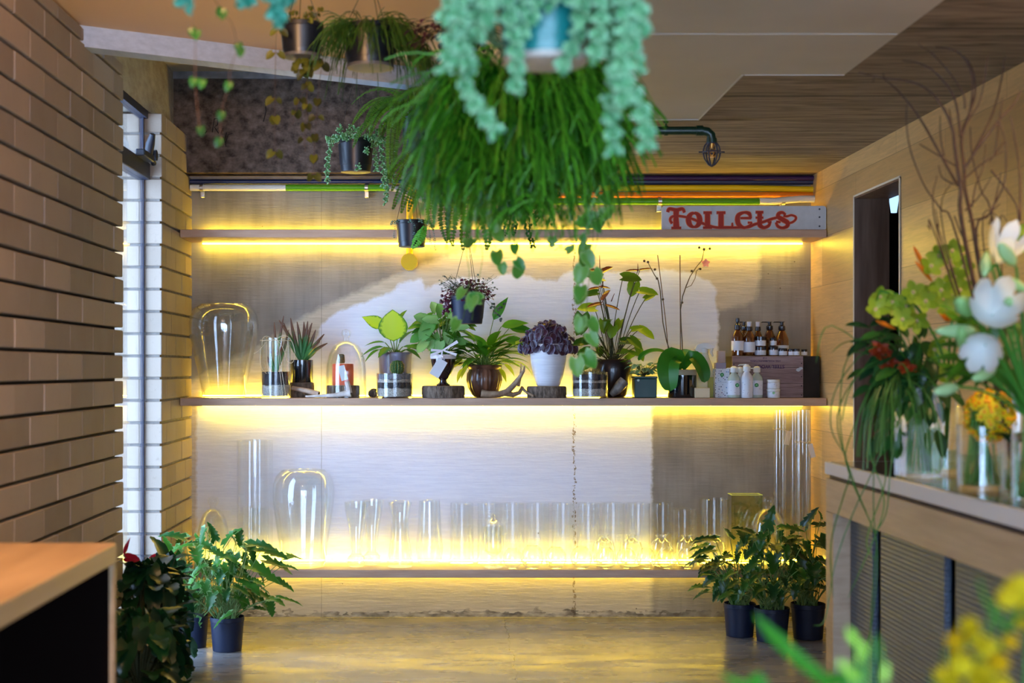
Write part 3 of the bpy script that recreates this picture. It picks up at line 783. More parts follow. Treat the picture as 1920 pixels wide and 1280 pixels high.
def cloche(px, Y, z, w, top, base_py, label, kn=9):
    x = PX(px, Y); k = Y/F; r = w/2*k; H = (base_py-top)*k
    t = thing('glass_cloche', label, 'cloche', (x, Y, z), 'glass bell cloches')
    kr = kn*k; nb = H-2.5*kr
    pts = [(r*1.03, 0), (r, .004), (r, nb*.45), (r*.97, nb*.6), (r*.86, nb*.76), (r*.66, nb*.9), (r*.4, nb*.98), (kr*.75, nb+.001), (.0008, nb+.002)]
    inn = [(max(a-.003, .0005), b-.003) for a, b in pts[1:]][::-1]; inn[-1] = (pts[0][0]-.003, .0)
    mb = MB(); mb.lathe(pts+inn+[pts[0]], (x, Y, z), 56); mb.build('dome', GLASS2, t)
    mb = MB(); mb.lathe([(kr*.7, nb), (kr*.62, nb+kr*.5), (kr*1.0, nb+kr*1.1), (kr*1.08, nb+kr*1.6), (kr*.8, nb+kr*2.2), (.0008, nb+kr*2.5)], (x, Y, z), 28); mb.build('knob', GLASS2, t)
    return t
cloche(649, 6.93, SL+.0005, 76, 616, 745, 'glass bell cloche with round knob covering the coral candle jar')
cloche(400, 6.93, SB+.0005, 60, 932, 1064, 'glass bell cloche with round knob above the left leafy pots', 10)
cloche(1440, 6.885, SB+.0005, 68, 931, 1066, 'glass bell cloche with round knob above the right leafy pots', 10)
def cyl(px, Y, w, top, base_z, label, group=None, m=GLASS, name='glass_cylinder', taper=1., cat='vase', base=.012):
    x = PX(px, Y); k = Y/F; r = w/2*k; z1 = PZ(top, Y)
    mb = MB(); mb.shell([(r*taper, 0), (r*(taper*.5+.5), (z1-base_z)*.5), (r, z1-base_z)], (x, Y, base_z), 44, .0028, base)
    o = mb.build(name, m, None, (x, Y, base_z)); return tag(o, label, cat, group)
Z_ = SB+.0005
cyl(478, 7.0, 68, 825, Z_, 'very tall clear glass cylinder behind the bottom shelf cloche')
cyl(479, 7.0, 51, 950, Z_+.013, 'shorter glass cylinder nested inside the very tall one')
GC = 'row of matching cylinder vases along the back of the bottom shelf'
ordn = ['first', 'second', 'third', 'fourth', 'fifth', 'sixth', 'seventh', 'eighth', 'ninth']
for i, x in enumerate((866, 917, 961, 1008, 1056, 1103, 1150, 1197, 1243)):
    cyl(x, 7.032, 44, 943, Z_, '%s from the left in the row of nine matching glass cylinder vases' % ordn[i], GC, name='cylinder_vase')
cyl(1284, 6.99, 46, 955, Z_, 'slightly shorter glass cylinder vase right of the matching row')
cyl(1339, 7.0, 54, 935, Z_, 'wide clear glass cylinder beside the square yellowish vase', m=GLASS2)
# flared and trapezoid vases
def lv(px, Y, pts, label, name='flared_vase', m=GLASS2, base_py=1064, base=.014, group=None):
    x = PX(px, Y); mb = MB(); mb.shell(prof(pts, Y, base_py, 0), (x, Y, Z_), 48, .003, base)
    return tag(mb.build(name, m, None, (x, Y, Z_)), label, 'vase', group)
fl = [(13, 1063), (16, 1058), (17, 1048), (10, 1040), (11, 1020), (16, 985), (21, 960), (23, 943)]
lv(668, 6.90, fl, 'flared clear glass vase right beside the big shouldered vase', group='pair of flared glass vases')
lv(697, 6.97, fl, 'flared clear glass vase, right one of the flared pair', group='pair of flared glass vases')
lv(750, 6.90, [(23, 1063), (24, 1052), (21, 1030), (17, 1000), (16, 975), (20, 952), (23, 942)], 'waisted clear glass vase with thick heavy base', 'waisted_vase', base=.03)
lv(805, 6.96, [(20, 1060), (24, 1052), (26, 1030), (22, 990), (20, 944)], 'wide tapering glass vase behind the waisted vase', 'tapered_vase')
# footed sweet jar
x, Y = PX(925, 6.87), 6.87; k = Y/F
t = thing('footed_jar', 'small footed apothecary glass jar with a pointed lid', 'jar', (x, Y, Z_))
mb = MB(); mb.lathe([(.0005, 0), (17*k, 0), (17*k, 2*k), (6*k, 6*k), (4*k, 14*k), (7*k, 20*k), (3*k, 22*k), (12*k, 27*k), (19*k, 34*k), (20.5*k, 50*k), (20.5*k, 78*k), (19.5*k, 78*k), (19.5*k, 50*k), (18*k, 35*k), (10*k, 28*k), (.0005, 26*k)], (x, Y, Z_), 44); mb.build('bowl', GLASS2, t)
mb = MB(); mb.lathe([(22*k, 79*k), (22*k, 81*k), (14*k, 85*k), (6*k, 90*k), (3*k, 93*k), (5*k, 97*k), (.0005, 102*k)], (x, Y, Z_), 40); mb.build('lid', GLASS2, t)
# fish bowls in the front row, crowned globes behind
GB = 'round glass bud bowls in the front row of the bottom shelf'
bow = ['beside the footed apothecary jar', 'second from the footed jar', 'third from the footed jar', 'fourth from the footed jar', 'fifth from the footed jar', 'sixth from the footed jar', 'seventh from the footed jar', 'eighth from the footed jar', 'ninth from the footed jar', 'tenth and last, half hidden by leaves']
fishb = [(8, 0), (11, 1), (17, 8), (20, 18), (19, 27), (15, 35), (10, 39.5), (10.5, 41)]
for i, (x_, s_) in enumerate(((961, .98), (998, 1.12), (1042, 1.05), (1090, 1.06), (1136, 1.02), (1174, .98), (1212, .98), (1250, 1.), (1289, 1.02), (1328, 1.05))):
    Y = 6.838; x = PX(x_, Y); k = Y/F*s_*.97
    mb = MB(); mb.shell([(a*k, b*k) for a, b in fishb], (x, Y, Z_), 36, .0022, .003)
    tag(mb.build('glass_bowl', GLASS2, None, (x, Y, Z_)), 'small round clear glass bowl, '+bow[i], 'glass bowl', GB)
crown = [(14, 0), (20, 3), (26, 22), (26, 40), (22, 54), (12, 60), (10, 62), (11, 68)]
cl_ = ['fifth cylinder vase', 'seventh cylinder vase', 'ninth cylinder vase', 'slightly shorter cylinder', 'wide clear cylinder']
for i, x_ in enumerate((1132, 1183, 1240, 1288, 1340)):
    Y = 6.928; x = PX(x_, Y); k = Y/F*.84
    t = thing('globe_vase', 'round glass globe vase with crown-like neck before the '+cl_[i], 'vase', (x, Y, Z_), 'round globe vases with crown necks')
    mb = MB(); mb.shell([(a*k, b*k) for a, b in crown], (x, Y, Z_), 40, .0025, .005); mb.build('body', GLASS2, t)
    mb = MB()
    for q in range(10):
        a = 2*pi*q/10; mb.ball((x+11*k*cos(a), Y+11*k*sin(a), Z_+69*k), 2.2*k, 6, 5)
    mb.build('crown_rim', GLASS2, t)
# square vase
x, Y = PX(1397, 7.03), 7.03; w = L(29, Y); dd = .045; h = PZ(927, Y)-Z_
def hollow(mb, x, Y, z, w, d, h, th, base=.006):
    mb.box((x-w, Y-d, z), (x+w, Y-d+th, z+h)); mb.box((x-w, Y+d-th, z), (x+w, Y+d, z+h))
    mb.box((x-w, Y-d+th, z), (x-w+th, Y+d-th, z+h)); mb.box((x+w-th, Y-d+th, z), (x+w, Y+d-th, z+h)); mb.box((x-w+th, Y-d+th, z), (x+w-th, Y+d-th, z+base))
mb = MB(); hollow(mb, x, Y, Z_, w, dd, h, .005, .015)
o = mb.build('square_vase', GLASSY, None, (x, Y, Z_)); tag(o, 'square yellowish glass vase beside the right glass cloche', 'vase')
mb = MB(); q = .006; v_ = dd
mb.box((x-w-.001, Y-v_-.001, Z_+h), (x+w+.001, Y-v_+q, Z_+h+.004), bev=.001); mb.box((x-w-.001, Y+v_-q, Z_+h), (x+w+.001, Y+v_+.001, Z_+h+.004), bev=.001)
mb.box((x-w-.001, Y-v_+q, Z_+h), (x-w+q, Y+v_-q, Z_+h+.004), bev=.001); mb.box((x+w-q, Y-v_+q, Z_+h), (x+w+.001, Y+v_-q, Z_+h+.004), bev=.001)
mb.build('rim', mat('bright_lime_rim', (.75, .8, .2), rough=.2), o)
# tall tubes with tags
GT = 'tall slim glass tubes in the right corner'
for x_, w_, tp, Y, lab, tg in ((1462, 24, 768, 6.95, 'tall slim glass tube with a cream swing tag, left of the corner pair', (1480, 808)), (1505, 28, 768, 6.95, 'tall slim glass tube with a pale blue tag beside the oak wall', (1519, 832)), (1491, 20, 770, 7.04, 'tall slim glass tube without tag behind the tagged pair', None)):
    x = PX(x_, Y); t = thing('glass_tube', lab, 'vase', (x, Y, Z_), GT); r = L(w_/2, Y)
    mb = MB(); mb.shell([(r, 0), (r, .4), (r, PZ(tp, Y)-Z_)], (x, Y, Z_), 36, .0025, .01); mb.build('tube', GLASS2, t)
    if tg:
        tw = P(tg[0], tg[1], Y-r-.01)
        zt = PZ(tg[1]-(2 if tg[0] < 1500 else 2), Y)+.005
        mb = MB(); mb.tube([(x+(r+.001)*cos(2*pi*k/30), Y+(r+.001)*sin(2*pi*k/30), zt+.003*sin(k)) for k in range(31)], .001, 5)
        mb.tube([(x-r*.5, Y-r, zt), tuple(tw)], .0008, 5); mb.tube([tuple(tw), (tw.x-.004, tw.y, tw.z-.06)], .0008, 5); mb.build('twine', mat('raffia', (.62, .48, .25), rough=.8), t)
        tagcard(t, tw.x, tw.y, tw.z, L(10, Y), L(26, Y), R(12) if tg[0] < 1500 else R(-14), M_TAG if tg[0] > 1500 else mat('cream_tag', (.9, .82, .62), rough=.7), .3)
# ------------------------------------------------------------------ leaves
LF_DIEF = leafmat('dieffenbachia_leaf', (.55, .78, .04), (.50, .72, .05), (.06, .26, .015), .5, .35, evar=.84)
LF_GREEN = leafmat('mid_green_leaf', (.025, .13, .012), (.10, .30, .02), None, .3, .33)
LF_DARK = leafmat('dark_green_leaf', (.008, .05, .01), (.03, .14, .02), None, .2, .3)
LF_SYN = leafmat('pale_syngonium_leaf', (.10, .34, .06), (.32, .56, .20), (.10, .34, .05), .35, .38, evar=.9)
LF_PEACE = leafmat('peace_lily_leaf', (.03, .17, .01), (.16, .38, .02), None, .4, .32)
LF_LIME = leafmat('lime_leaf', (.45, .62, .03), (.62, .75, .08), None, .5, .4)
LF_PURP = leafmat('purple_peperomia_leaf', (.018, .007, .022), (.085, .025, .05), (.19, .17, .27), .12, .35, evar=.8)
LF_PURP2 = leafmat('burgundy_leaf', (.06, .008, .025), (.16, .03, .07), None, .2, .35)
LF_SUCC = leafmat('aloe_leaf', (.045, .20, .07), (.10, .30, .07), (.14, .06, .035), .1, .4, evar=.6)
LF_ANT = leafmat('anthurium_leaf', (.025, .11, .01), (.20, .36, .02), None, .4, .3)
LF_SPATHE = leafmat('dark_red_spathe', (.10, .008, .008), (.16, .018, .01), None, .25, .25)
LF_ORCH = leafmat('orchid_leaf', (.02, .15, .012), (.035, .20, .015), None, .22, .3)
LF_FERN = leafmat('fern_leaf', (.03, .15, .01), (.14, .36, .03), None, .4, .4)
LF_BURRO = leafmat('blue_green_succulent', (.07, .34, .13), (.24, .58, .28), (.36, .70, .42), .1, .42, evar=.75)
LF_BURRO2 = leafmat('green_succulent', (.05, .22, .06), (.16, .42, .16), (.35, .62, .40), .1, .4, evar=.75)
LF_RHIP = leafmat('rhipsalis_stem', (.008, .10, .003), (.12, .46, .02), None, .15, .4)
LF_RHIPD = leafmat('dark_rhipsalis_stem', (.015, .06, .006), (.07, .17, .02), None, .15, .5)
LF_HEART = leafmat('heart_vine_leaf', (.05, .30, .03), (.20, .50, .09), (.30, .58, .20), .35, .32, evar=.85)
LF_STRING = leafmat('string_of_hearts_leaf', (.03, .035, .01), (.17, .18, .02), None, .25, .45)
LF_ARROW = leafmat('arrowhead_leaf', (.006, .065, .012), (.05, .19, .02), (.22, .40, .16), .28, .35, evar=1.02)
LF_ARROWD = leafmat('dark_arrowhead_leaf', (.008, .055, .018), (.06, .15, .02), None, .22, .35)
LF_GRASS = leafmat('bear_grass', (.03, .12, .02), (.08, .24, .05), None, .2, .4)
LF_CYM = leafmat('green_orchid_petal', (.28, .45, .03), (.42, .58, .07), None, .4, .4)
LF_LILY = leafmat('white_lily_petal', (.80, .84, .84), (.86, .88, .88), (.80, .86, .84), .35, .45, evar=.9)
LF_BUD = leafmat('lily_bud', (.30, .58, .20), (.50, .75, .38), None, .25, .4)
LF_YEL = leafmat('yellow_petal', (.88, .72, .01), (.95, .84, .05), None, .4, .5)
LF_GOLD = leafmat('golden_petal', (.90, .58, .01), (.95, .74, .02), None, .35, .5)
M_ORFL = mat('orange_flower', (.75, .22, .01), rough=.5)

def pot(t, x, Y, z, r, h, m, taper=.8, rim=.06, soil=True, rings=True, t_=.003):
    mb = MB(); rb = r*taper
    pts = [(rb*.955, 0), (rb*.99, .001), (rb, .004), (rb+(r-rb)*.05, .010)]
    if rings: pts += [(rb+(r-rb)*.19, h*.19), (rb+(r-rb)*.2, h*.20), (rb+(r-rb)*.2+.0012, h*.205), (rb+(r-rb)*.22+.0012, h*.23)]
    pts += [(r*.97, h*(1-rim*2.2)), (r, h*(1-rim*2)), (r, h)]
    mb.shell(pts, (x, Y, z), 44, t_, .004); o = mb.build('pot', m, t)
    if soil: inner(t, 'soil', x, Y, z+h*.72, z+h*.88, r*.91, M_SOIL, .004)
    return o

# ---- raffia-tied glass with aloe
x, Y = PX(517, 6.86), 6.86; k = Y/F; r = 28*k; h = 112*k
t = thing('terrarium_glass', 'glass cylinder tied with raffia holding an aloe over striped gravel', 'terrarium', (x, Y, SL+.0005))
mb = MB(); mb.shell([(r*.97, 0), (r, .004), (r, h)], (x, Y, SL+.0005), 48, .0028, .008); mb.build('glass', GLASS2, t)
inner(t, 'white_gravel', x, Y, SL+.010, SL+24*k, r*.93, M_GRAVEL, .004); inner(t, 'black_gravel', x, Y, SL+24.2*k, SL+48*k, r*.93, M_BLKGRAVEL, .004)
def rosette(mb, c, n, Ln, W, open_, lean=(0, 0), shape='lance', droop=-.15, jit=.2, fold=.25):
    for i in range(n):
        a = 2*pi*i/n*1.618*3+U(-jit, jit); q = (i+.5)/n
        el = open_[0]+(open_[1]-open_[0])*q
        d = V((cos(a)*cos(el)+lean[0], sin(a)*cos(el)+lean[1], sin(el)))
        mb.leaf(c, d, (0, 0, 1), Ln*(.7+.45*random.random()), W, shape, droop, fold, 7)
def spike(mb, base, tip, w, bend=.0, th=.35):
    base, tip = V(base), V(tip); d = tip-base; n = 9; u = V((1, 0, 0)) if abs(d.normalized().x) < .8 else V((0, 0, 1))
    s_ = d.cross(V((0, 1, 0))).normalized(); pts = []; rs = []
    for i in range(n+1):
        q = i/n; pts.append(base+d*q+s_*(bend*sin(pi*q))); rs.append(w*.5*(.75+.5*q-1.1*q**3)+.0003)
    e0 = len(mb.v); mb.tube(pts, rs, 7, U(0, 1)); 
    for j in range(n+1):
        for kk in range(7): mb.e[e0+j*7+kk] = j/n
mb = MB(); c = (x, Y, SL+46*k)
for (px, py) in ((508, 640), (520, 648), (530, 640), (514, 604), (532, 592), (541, 618), (524, 665), (502, 668)):
    spike(mb, c, P(px, py, Y+U(-.02, .02)), .017, U(-.01, .01))
mb.build('aloe_plant', LF_SUCC, t)
mb = MB(); zt = SL+h-.012
mb.tube([(x+(r+.002)*cos(2*pi*i/40), Y+(r+.002)*sin(2*pi*i/40), zt+.002*sin(i*1.7)) for i in range(41)], .0016, 6)
for (a, b) in (((512, 640), (505, 742)), ((520, 640), (530, 742)), ((522, 640), (536, 742)), ((499, 640), (503, 700))):
    mb.tube([P(a[0], a[1], Y-r-.003), P((a[0]+b[0])/2, (a[1]+b[1])/2+8, Y-r-.006), P(b[0], b[1], Y-r-.004)], .0011, 5)
for (a, b, c_) in (((515, 638), (545, 612), (553, 660)), ((553, 660), (552, 690), (538, 676)), ((538, 676), (530, 640), (515, 636)), ((515, 638), (490, 618), (491, 648)), ((500, 640), (480, 665), (476, 662)), ((490, 650), (482, 690), (500, 700))):
    mb.tube(bez(P(*a, Y-r-.006), P(*b, Y-r-.02), P(*c_, Y-r-.006)), .0012, 5)
mb.build('raffia_tie', mat('pale_raffia', (.62, .52, .36), rough=.85), t)

# ---- second aloe on a wood slice
_, hh = wood_slice(566, 46, 27, 'wood slice under the spiky plant in a dark glass cup', 6.98)
x, Y = PX(566, 6.98), 6.98; k = Y/F; z = SL+hh+.002
t = thing('potted_succulent', 'spiky brown-tipped succulent in a dark glass cup on a wood slice', 'potted plant', (x, Y, z))
r = 21*k; mb = MB(); mb.shell([(r*.96, 0), (r, .003), (r, 42*k)], (x, Y, z), 40, .003, .006); mb.build('cup', mat('smoked_black_cup', (.01, .012, .015), rough=.12, spec=.8, coat=.5), t)
inner(t, 'soil', x, Y, z+30*k, z+40*k, r*.9, M_SOIL, .003)
mb = MB(); c = (x, Y, z+38*k)
for (px, py) in ((532, 605), (545, 596), (557, 603), (551, 620), (570, 603), (577, 602), (585, 605), (592, 618), (608, 626), (614, 643), (600, 640), (540, 628), (565, 635), (580, 632), (523, 600), (597, 652)):
    spike(mb, c, P(px, py, Y+U(-.04, .03)), .022, U(-.01, .01))
mb.build('spikes', LF_SUCC, t)

# ---- coral candle jar under the cloche
_, hh = wood_slice(644, 62, 22, 'thin wood slice inside the cloche below the coral candle jar', 6.93, z=SL+.001)
x, Y = PX(643, 6.93), 6.93; k = Y/F; z = SL+hh+.0035
t = thing('candle_jar', 'coral coloured glass candle jar with dark cork top and swing tag', 'candle jar', (x, Y, z))
r = 20*k; mb = MB(); mb.lathe([(.001, 0), (r, 0), (r, 38*k), (r*.95, 40*k), (.001, 40*k)], (x, Y, z), 36); mb.build('jar', mat('coral_wax', (.85, .14, .06), rough=.35), t)
mb = MB(); mb.lathe([(.001, 41*k), (6*k, 41*k), (7*k, 44*k), (6*k, 56*k), (4*k, 58*k), (.001, 58*k)], (x-.008, Y, z), 24); mb.build('dark_top', mat('dark_cork', (.04, .03, .015), (.2, .13, .03), 60, rough=.6), t)
tg_ = tagcard(t, PX(641, Y), Y-r-.012, PZ(687, Y)+.004, L(13, Y), L(28, Y), R(-16))
mb = MB(); mb.tube([(PX(640, Y), Y-r-.012, PZ(684, Y)), (x-.006, Y-.018, z+41*k)], .0007, 5); mb.build('string', M_WIRE, tg_)

# ---- bleached driftwood and antlers
def antler(label, path, radii, branches, m, cat='antler', name='antler'):
    t = thing(name, label, cat, path[0], 'antlers and bleached branch pieces')
    mb = MB(); mb.tube(path, radii, 12); mb.build('beam', m, t)
    mb = MB(); p = V(path[0]); d = (V(path[1])-p).normalized(); mb.tube([p-d*.001, p+d*.002], [radii[0]*.55]*2, 10); mb.build('core', mat('pith_core', (.03, .025, .02), rough=.9), t)
    for b, rr in branches:
        mb = MB(); mb.tube(b, rr, 9); mb.build('tine', m, t)
    return t
M_ANT = mat('antler_brown', (.20, .12, .07), (.46, .33, .22), 26, (1, 1, 1), rough=.5, bmp=.2)
M_PALE = mat('bleached_antler', (.45, .36, .30), (.70, .64, .60), 22, rough=.5, bmp=.15)
Y = 6.81
antler('bleached antler piece lying before the coral candle jar', [P(657, 736, Y), P(645, 738, Y), P(625, 741, Y), P(600, 742, Y+.005), P(573, 743, Y+.01)], [L(8, Y), L(5, Y), L(3.8, Y), L(3, Y), L(2, Y)],
       [([P(654, 736, Y), P(654, 727, Y), P(650, 715, Y)], [L(7, Y), L(5, Y), L(4.5, Y)])], M_PALE)
antler('short pale branch piece beside the raffia-tied glass', [P(598, 738, 6.86), P(578, 733, 6.88), P(548, 727, 6.91)], [L(5, Y), L(5, Y), L(4, Y)], [], mat('pale_branch', (.45, .27, .16), (.65, .52, .42), 20, rough=.6))
Y = 6.84
antler('forked brown antler lying before the ribbed round pot', [P(902, 737, Y), P(915, 739, Y), P(935, 739, Y+.01), P(950, 735, Y+.02), P(963, 722, Y+.03), P(974, 708, Y+.03), P(982, 695, Y+.02), P(984, 684, Y+.02)], [L(7.5, Y), L(6.5, Y), L(6, Y), L(6.5, Y), L(5.5, Y), L(4, Y), L(2.5, Y), L(.5, Y)],
       [([P(948, 737, Y+.02), P(962, 740, Y+.03), P(974, 736, Y+.04), P(980, 725, Y+.05)], [L(6, Y), L(5, Y), L(4, Y), L(3, Y)]), ([P(972, 724, Y+.05), P(976, 705, Y+.06), P(977, 680, Y+.06)], [L(3, Y), L(2.4, Y), L(.4, Y)]),
        ([P(978, 727, Y+.05), P(988, 736, Y+.03), P(1001, 742, Y+.0)], [L(3, Y), L(2.5, Y), L(2, Y)])], M_ANT)
Y = 6.82
antler('stubby hollow horn leaning on the dark anthurium pot', [P(1171, 713, Y), P(1163, 722, Y), P(1155, 732, Y), P(1146, 740, Y+.005)], [L(10, Y), L(10.5, Y), L(9, Y), L(5, Y)], [], mat('grey_horn', (.10, .08, .07), (.30, .26, .22), 30, rough=.35), 'horn', 'horn')
Y = 6.95
mb = MB(); mb.lathe([(.001, 0), (.02, .002), (.026, .012), (.025, .03), (.012, .042), (.001, .044)], (PX(701, Y), Y, SL), 20, 0, lambda a, b: .12*sin(a*6+b*90))
tag(mb.build('dried_pod', M_BARK, None, (PX(701, Y), Y, SL)), 'dried brown seed pod between the cloche and the striped terrarium', 'seed pod')

# ---- dieffenbachia and cactus terrarium
def streaked(name, c1, c2, rough=.35, sc_=22):
    return mat(name, c1, c2, sc_, (1, 1, .12), rough=rough, coat=.3, bmp=.5, bscale=26, bdist=.006)
x, Y = PX(741, 7.028), 7.028; k = Y/F
t = thing('potted_dieffenbachia', 'glowing lime leaved dieffenbachia in a blue-brown streaked pot', 'potted plant', (x, Y, SL))
mb = MB(); r = 31*k; mb.shell([(r*.80, 0), (r*.86, .01), (r*.97, 50*k), (r, 76*k), (r*1.03, 80*k), (r*1.0, 83*k)], (x, Y, SL+.001), 44, .004, .006); mb.build('pot', streaked('blue_brown_glaze', (.10, .055, .04), (.22, .22, .32)), t)
inner(t, 'soil', x, Y, SL+60*k, SL+74*k, r*.86, M_SOIL, .004)
c = V((x, Y, SL+74*k))
def leaf_to(mb, stem, c, tip, Ln, W, shape, m_d, up=(0, -.4, 1), droop=.4, fold=.12, r_=.0025, v=None, out_=.5, wav=0.):
    """petiole from c up to near tip, then a blade in direction m_d"""
    tip = V(tip); c = V(c); mid = c.lerp(tip, .5)+V((0, 0, .15*(tip-c).length))
    stem.tube(bez(c, mid, tip, 6), r_, 5)
    mb.leaf(tip, m_d, up, Ln, W, shape, droop, fold, 7, v, wav)
st = MB(); mb = MB()
yl = Y-.05
leaf_to(mb, st, c, P(738, 640, yl), L(60, yl), L(56, yl), 'oval', (-.03, -.15, 1), (0, -1, .0), .1, .06)
leaf_to(mb, st, c, P(722, 612, yl+.03), L(48, yl), L(26, yl), 'lance', (-1, 0, .45), (0, -1, .3), .15, .1)
mb.build('lime_blade', LF_DIEF, t)
mb = MB()
for (px, py, dx, dz, ln, w) in ((720, 650, -1, -.15, 50, 20), (712, 655, -1, -.5, 40, 18), (722, 642, -1, .1, 40, 14), (755, 650, 1, 0, 40, 20), (760, 655, 1, -.3, 36, 18), (748, 645, .6, .9, 40, 20), (735, 652, -.3, -.1, 40, 22), (770, 652, 1, .35, 30, 16), (742, 655, .2, -.3, 30, 20), (750, 600, .4, 1, 24, 14)):
    leaf_to(mb, st, c, P(px, py, Y-U(.02, .06)), L(ln, Y), L(w, Y), 'lance', (dx, U(-.4, .1), dz), (0, -.3, 1), .5, .15)
mb.build('foliage', LF_GREEN, t); st.build('stem', M_STEM, t)

def striped_glass(px, Y, w, h, layers, label, top_py):
    Y = 6.85; x = PX(px, Y); k = Y/F; r = w/2*k; z = SL+.0005
    t = thing('terrarium_glass', label, 'terrarium', (x, Y, z))
    mb = MB(); mb.shell([(r*.98, 0), (r, .003), (r, h*k)], (x, Y, z), 52, .003, .006); mb.build('glass', GLASS2, t)
    zz = z+.007
    for nm, f, m_ in layers:
        z2 = z+f*h*k; inner(t, nm, x, Y, zz+.0003, z2, r*.94, m_, .005); zz = z2
    return t, x, r, zz, k
t, x, r, zz, k = striped_glass(740, 6.87, 69, 46, (('white_gravel', .38, M_GRAVEL), ('black_gravel', .62, M_BLKGRAVEL), ('pale_gravel', .76, M_GRAVEL), ('grey_gravel', .97, M_GREYGRAVEL)), 'low glass terrarium with striped gravel and a small golden cactus', 700)
mb = MB(); Y = 6.85; cx, cz = x+.012, zz
mb.lathe([(.001, 0), (9*k, .001), (12*k, 8*k), (11.5*k, 17*k), (8*k, 24*k), (.001, 26*k)], (cx, Y, cz), 48, 0, lambda a, b: .09*cos(a*14)); mb.build('cactus_body', mat('cactus_green', (.03, .09, .02), rough=.6), t)
mb = MB()
for i in range(14):
    a = 2*pi*i/14
    for j in range(8):
        q = .1+j*.11; rr = 12.5*k*sin(pi*(.12+q*.85))**.5; p = V((cx+rr*cos(a), Y+rr*sin(a), cz+q*25*k))
        for s_ in range(4):
            d = V((cos(a)+U(-.7, .7), sin(a)+U(-.7, .7), U(-.4, .9))).normalized(); mb.tube([p, p+d*.008], [.0006, .0001], 3, cap=False)
mb.build('spines', mat('golden_spines', (.70, .45, .08), rough=.6), t)
t, x, r, zz, k = striped_glass(1106, 6.87, 68, 48, (('white_gravel', .35, M_GRAVEL), ('black_gravel', .58, M_BLKGRAVEL), ('pale_gravel', .68, M_GRAVEL), ('grey_gravel', .9, M_BLKGRAVEL)), 'low glass terrarium with striped gravel and tiny mossy sprigs', 697)
mb = MB(); Y = 6.85
for i in range(160):
    a, q = U(0, 2*pi), r*.85*sqrt(random.random()); p = V((x+q*cos(a), Y+q*sin(a), zz)); mb.tube(arc(p, (U(-.5, .5), U(-.5, .5), 1), U(.012, .032), .5, 3, .2), [.0012, .001, .0008, .0003], 4, U(0, 1))
mb.build('moss_sprigs', leafmat('dry_moss', (.05, .06, .02), (.35, .30, .08), None, .2, .6), t)

# ---- syngonium in dark goblet
_, hh = wood_slice(830, 80, 22, 'broad wood slice under the dark goblet with white ribbon', 6.88)
x, Y = PX(831, 6.89), 6.89; k = Y/F; z = SL+hh+.002
t = thing('potted_syngonium', 'pale arrow leaved plant in a dark goblet with white ribbon and tag', 'potted plant', (x, Y, z))
mb = MB(); mb.lathe([(.001, 0), (12*k, 0), (13*k, 2*k), (7*k, 6*k), (6*k, 10*k), (10*k, 14*k), (16*k, 24*k), (21*k, 35*k), (23*k, 45*k), (23.5*k, 57*k), (22*k, 57*k), (21*k, 46*k), (18*k, 36*k), (.001, 20*k)], (x, Y, z), 44)
mb.build('goblet', mat('dark_plum_glass', (.018, .006, .010), rough=.1, spec=.9, coat=.7), t)
inner(t, 'soil', x, Y, z+50*k, z+55*k, 20*k, M_SOIL, .003)
M_RIB = mat('white_ribbon', (.74, .68, .70), rough=.5)
mb = MB(); zr = z+54*k
mb.lathe([(23.8*k, -4*k), (24.3*k, -3*k), (24.3*k, 3*k), (23.8*k, 4*k)], (x, Y, zr), 40)
yr = Y-25*k
for a, b, w0, w1 in (((831, 656), (858, 640), 3, 6), ((831, 656), (808, 666), 3, 6), ((832, 657), (856, 665), 3, 5), ((829, 657), (808, 656), 3, 5), ((829, 657), (827, 675), 3, 3)):
    w0, w1 = w0*.45, w1*.5; p, q = P(*a, yr), P(*b, yr-.006); d = (q-p).normalized(); s_ = d.cross(V((0, 1, 0))).normalized()
    mb.add([p+s_*w0*k, p-s_*w0*k, q-s_*w1*k, q+s_*w1*k, p+s_*w0*k+V((0, .001, 0)), p-s_*w0*k+V((0, .001, 0)), q-s_*w1*k+V((0, .001, 0)), q+s_*w1*k+V((0, .001, 0))], [(0, 1, 2, 3), (7, 6, 5, 4), (0, 3, 7, 4), (1, 5, 6, 2), (3, 2, 6, 7), (0, 4, 5, 1)])
mb.ball((x-.001, yr-.002, zr), .006, 8, 6); mb.build('ribbon', M_RIB, t)
tagcard(t, PX(831, Y), yr-.008, PZ(675, Y), L(20, Y), L(34, Y), R(31))
st, mb = MB(), MB(); c = V((x, Y, z+54*k))
for (px, py, dx, dz, ln, w) in ((806, 607, -.5, -.9, 40, 28), (820, 600, -1, .1, 30, 20), (812, 628, .0, -1, 36, 26), (830, 590, -.3, .7, 24, 22), (845, 598, .6, .5, 28, 18), (856, 612, 1, .0, 26, 18), (800, 600, -.8, .3, 26, 22), (790, 628, -1, -.6, 26, 20), (798, 640, -.7, -.9, 28, 20), (840, 622, .1, -1, 26, 22), (852, 634, .8, -.4, 26, 20), (826, 640, -.2, -.8, 24, 20), (840, 582, .7, .6, 20, 14), (818, 583, -.4, .8, 20, 18), (862, 640, .9, -.3, 20, 16), (816, 640, -.5, -.5, 22, 18)):
    leaf_to(mb, st, c, P(px, py, Y+U(-.06, .03)), L(ln, Y), L(w, Y), 'heart', (dx, U(-.5, 0), dz), (0, -1, .4), .25, .12, .0016)
mb.build('foliage', LF_SYN, t); mb = MB()
for i in range(60):
    px, py = U(785, 875), U(584, 655); leaf_to(mb, st, c, P(px, py, Y+U(-.02, .06)), L(24, Y), L(16, Y), 'heart', ((px-832)/20, U(-.5, .5), U(-.5, .5)), (0, -.6, 1), .4, .12, .0016)
mb.build('rear_foliage', LF_GREEN, t); st.build('stem', M_STEM, t)

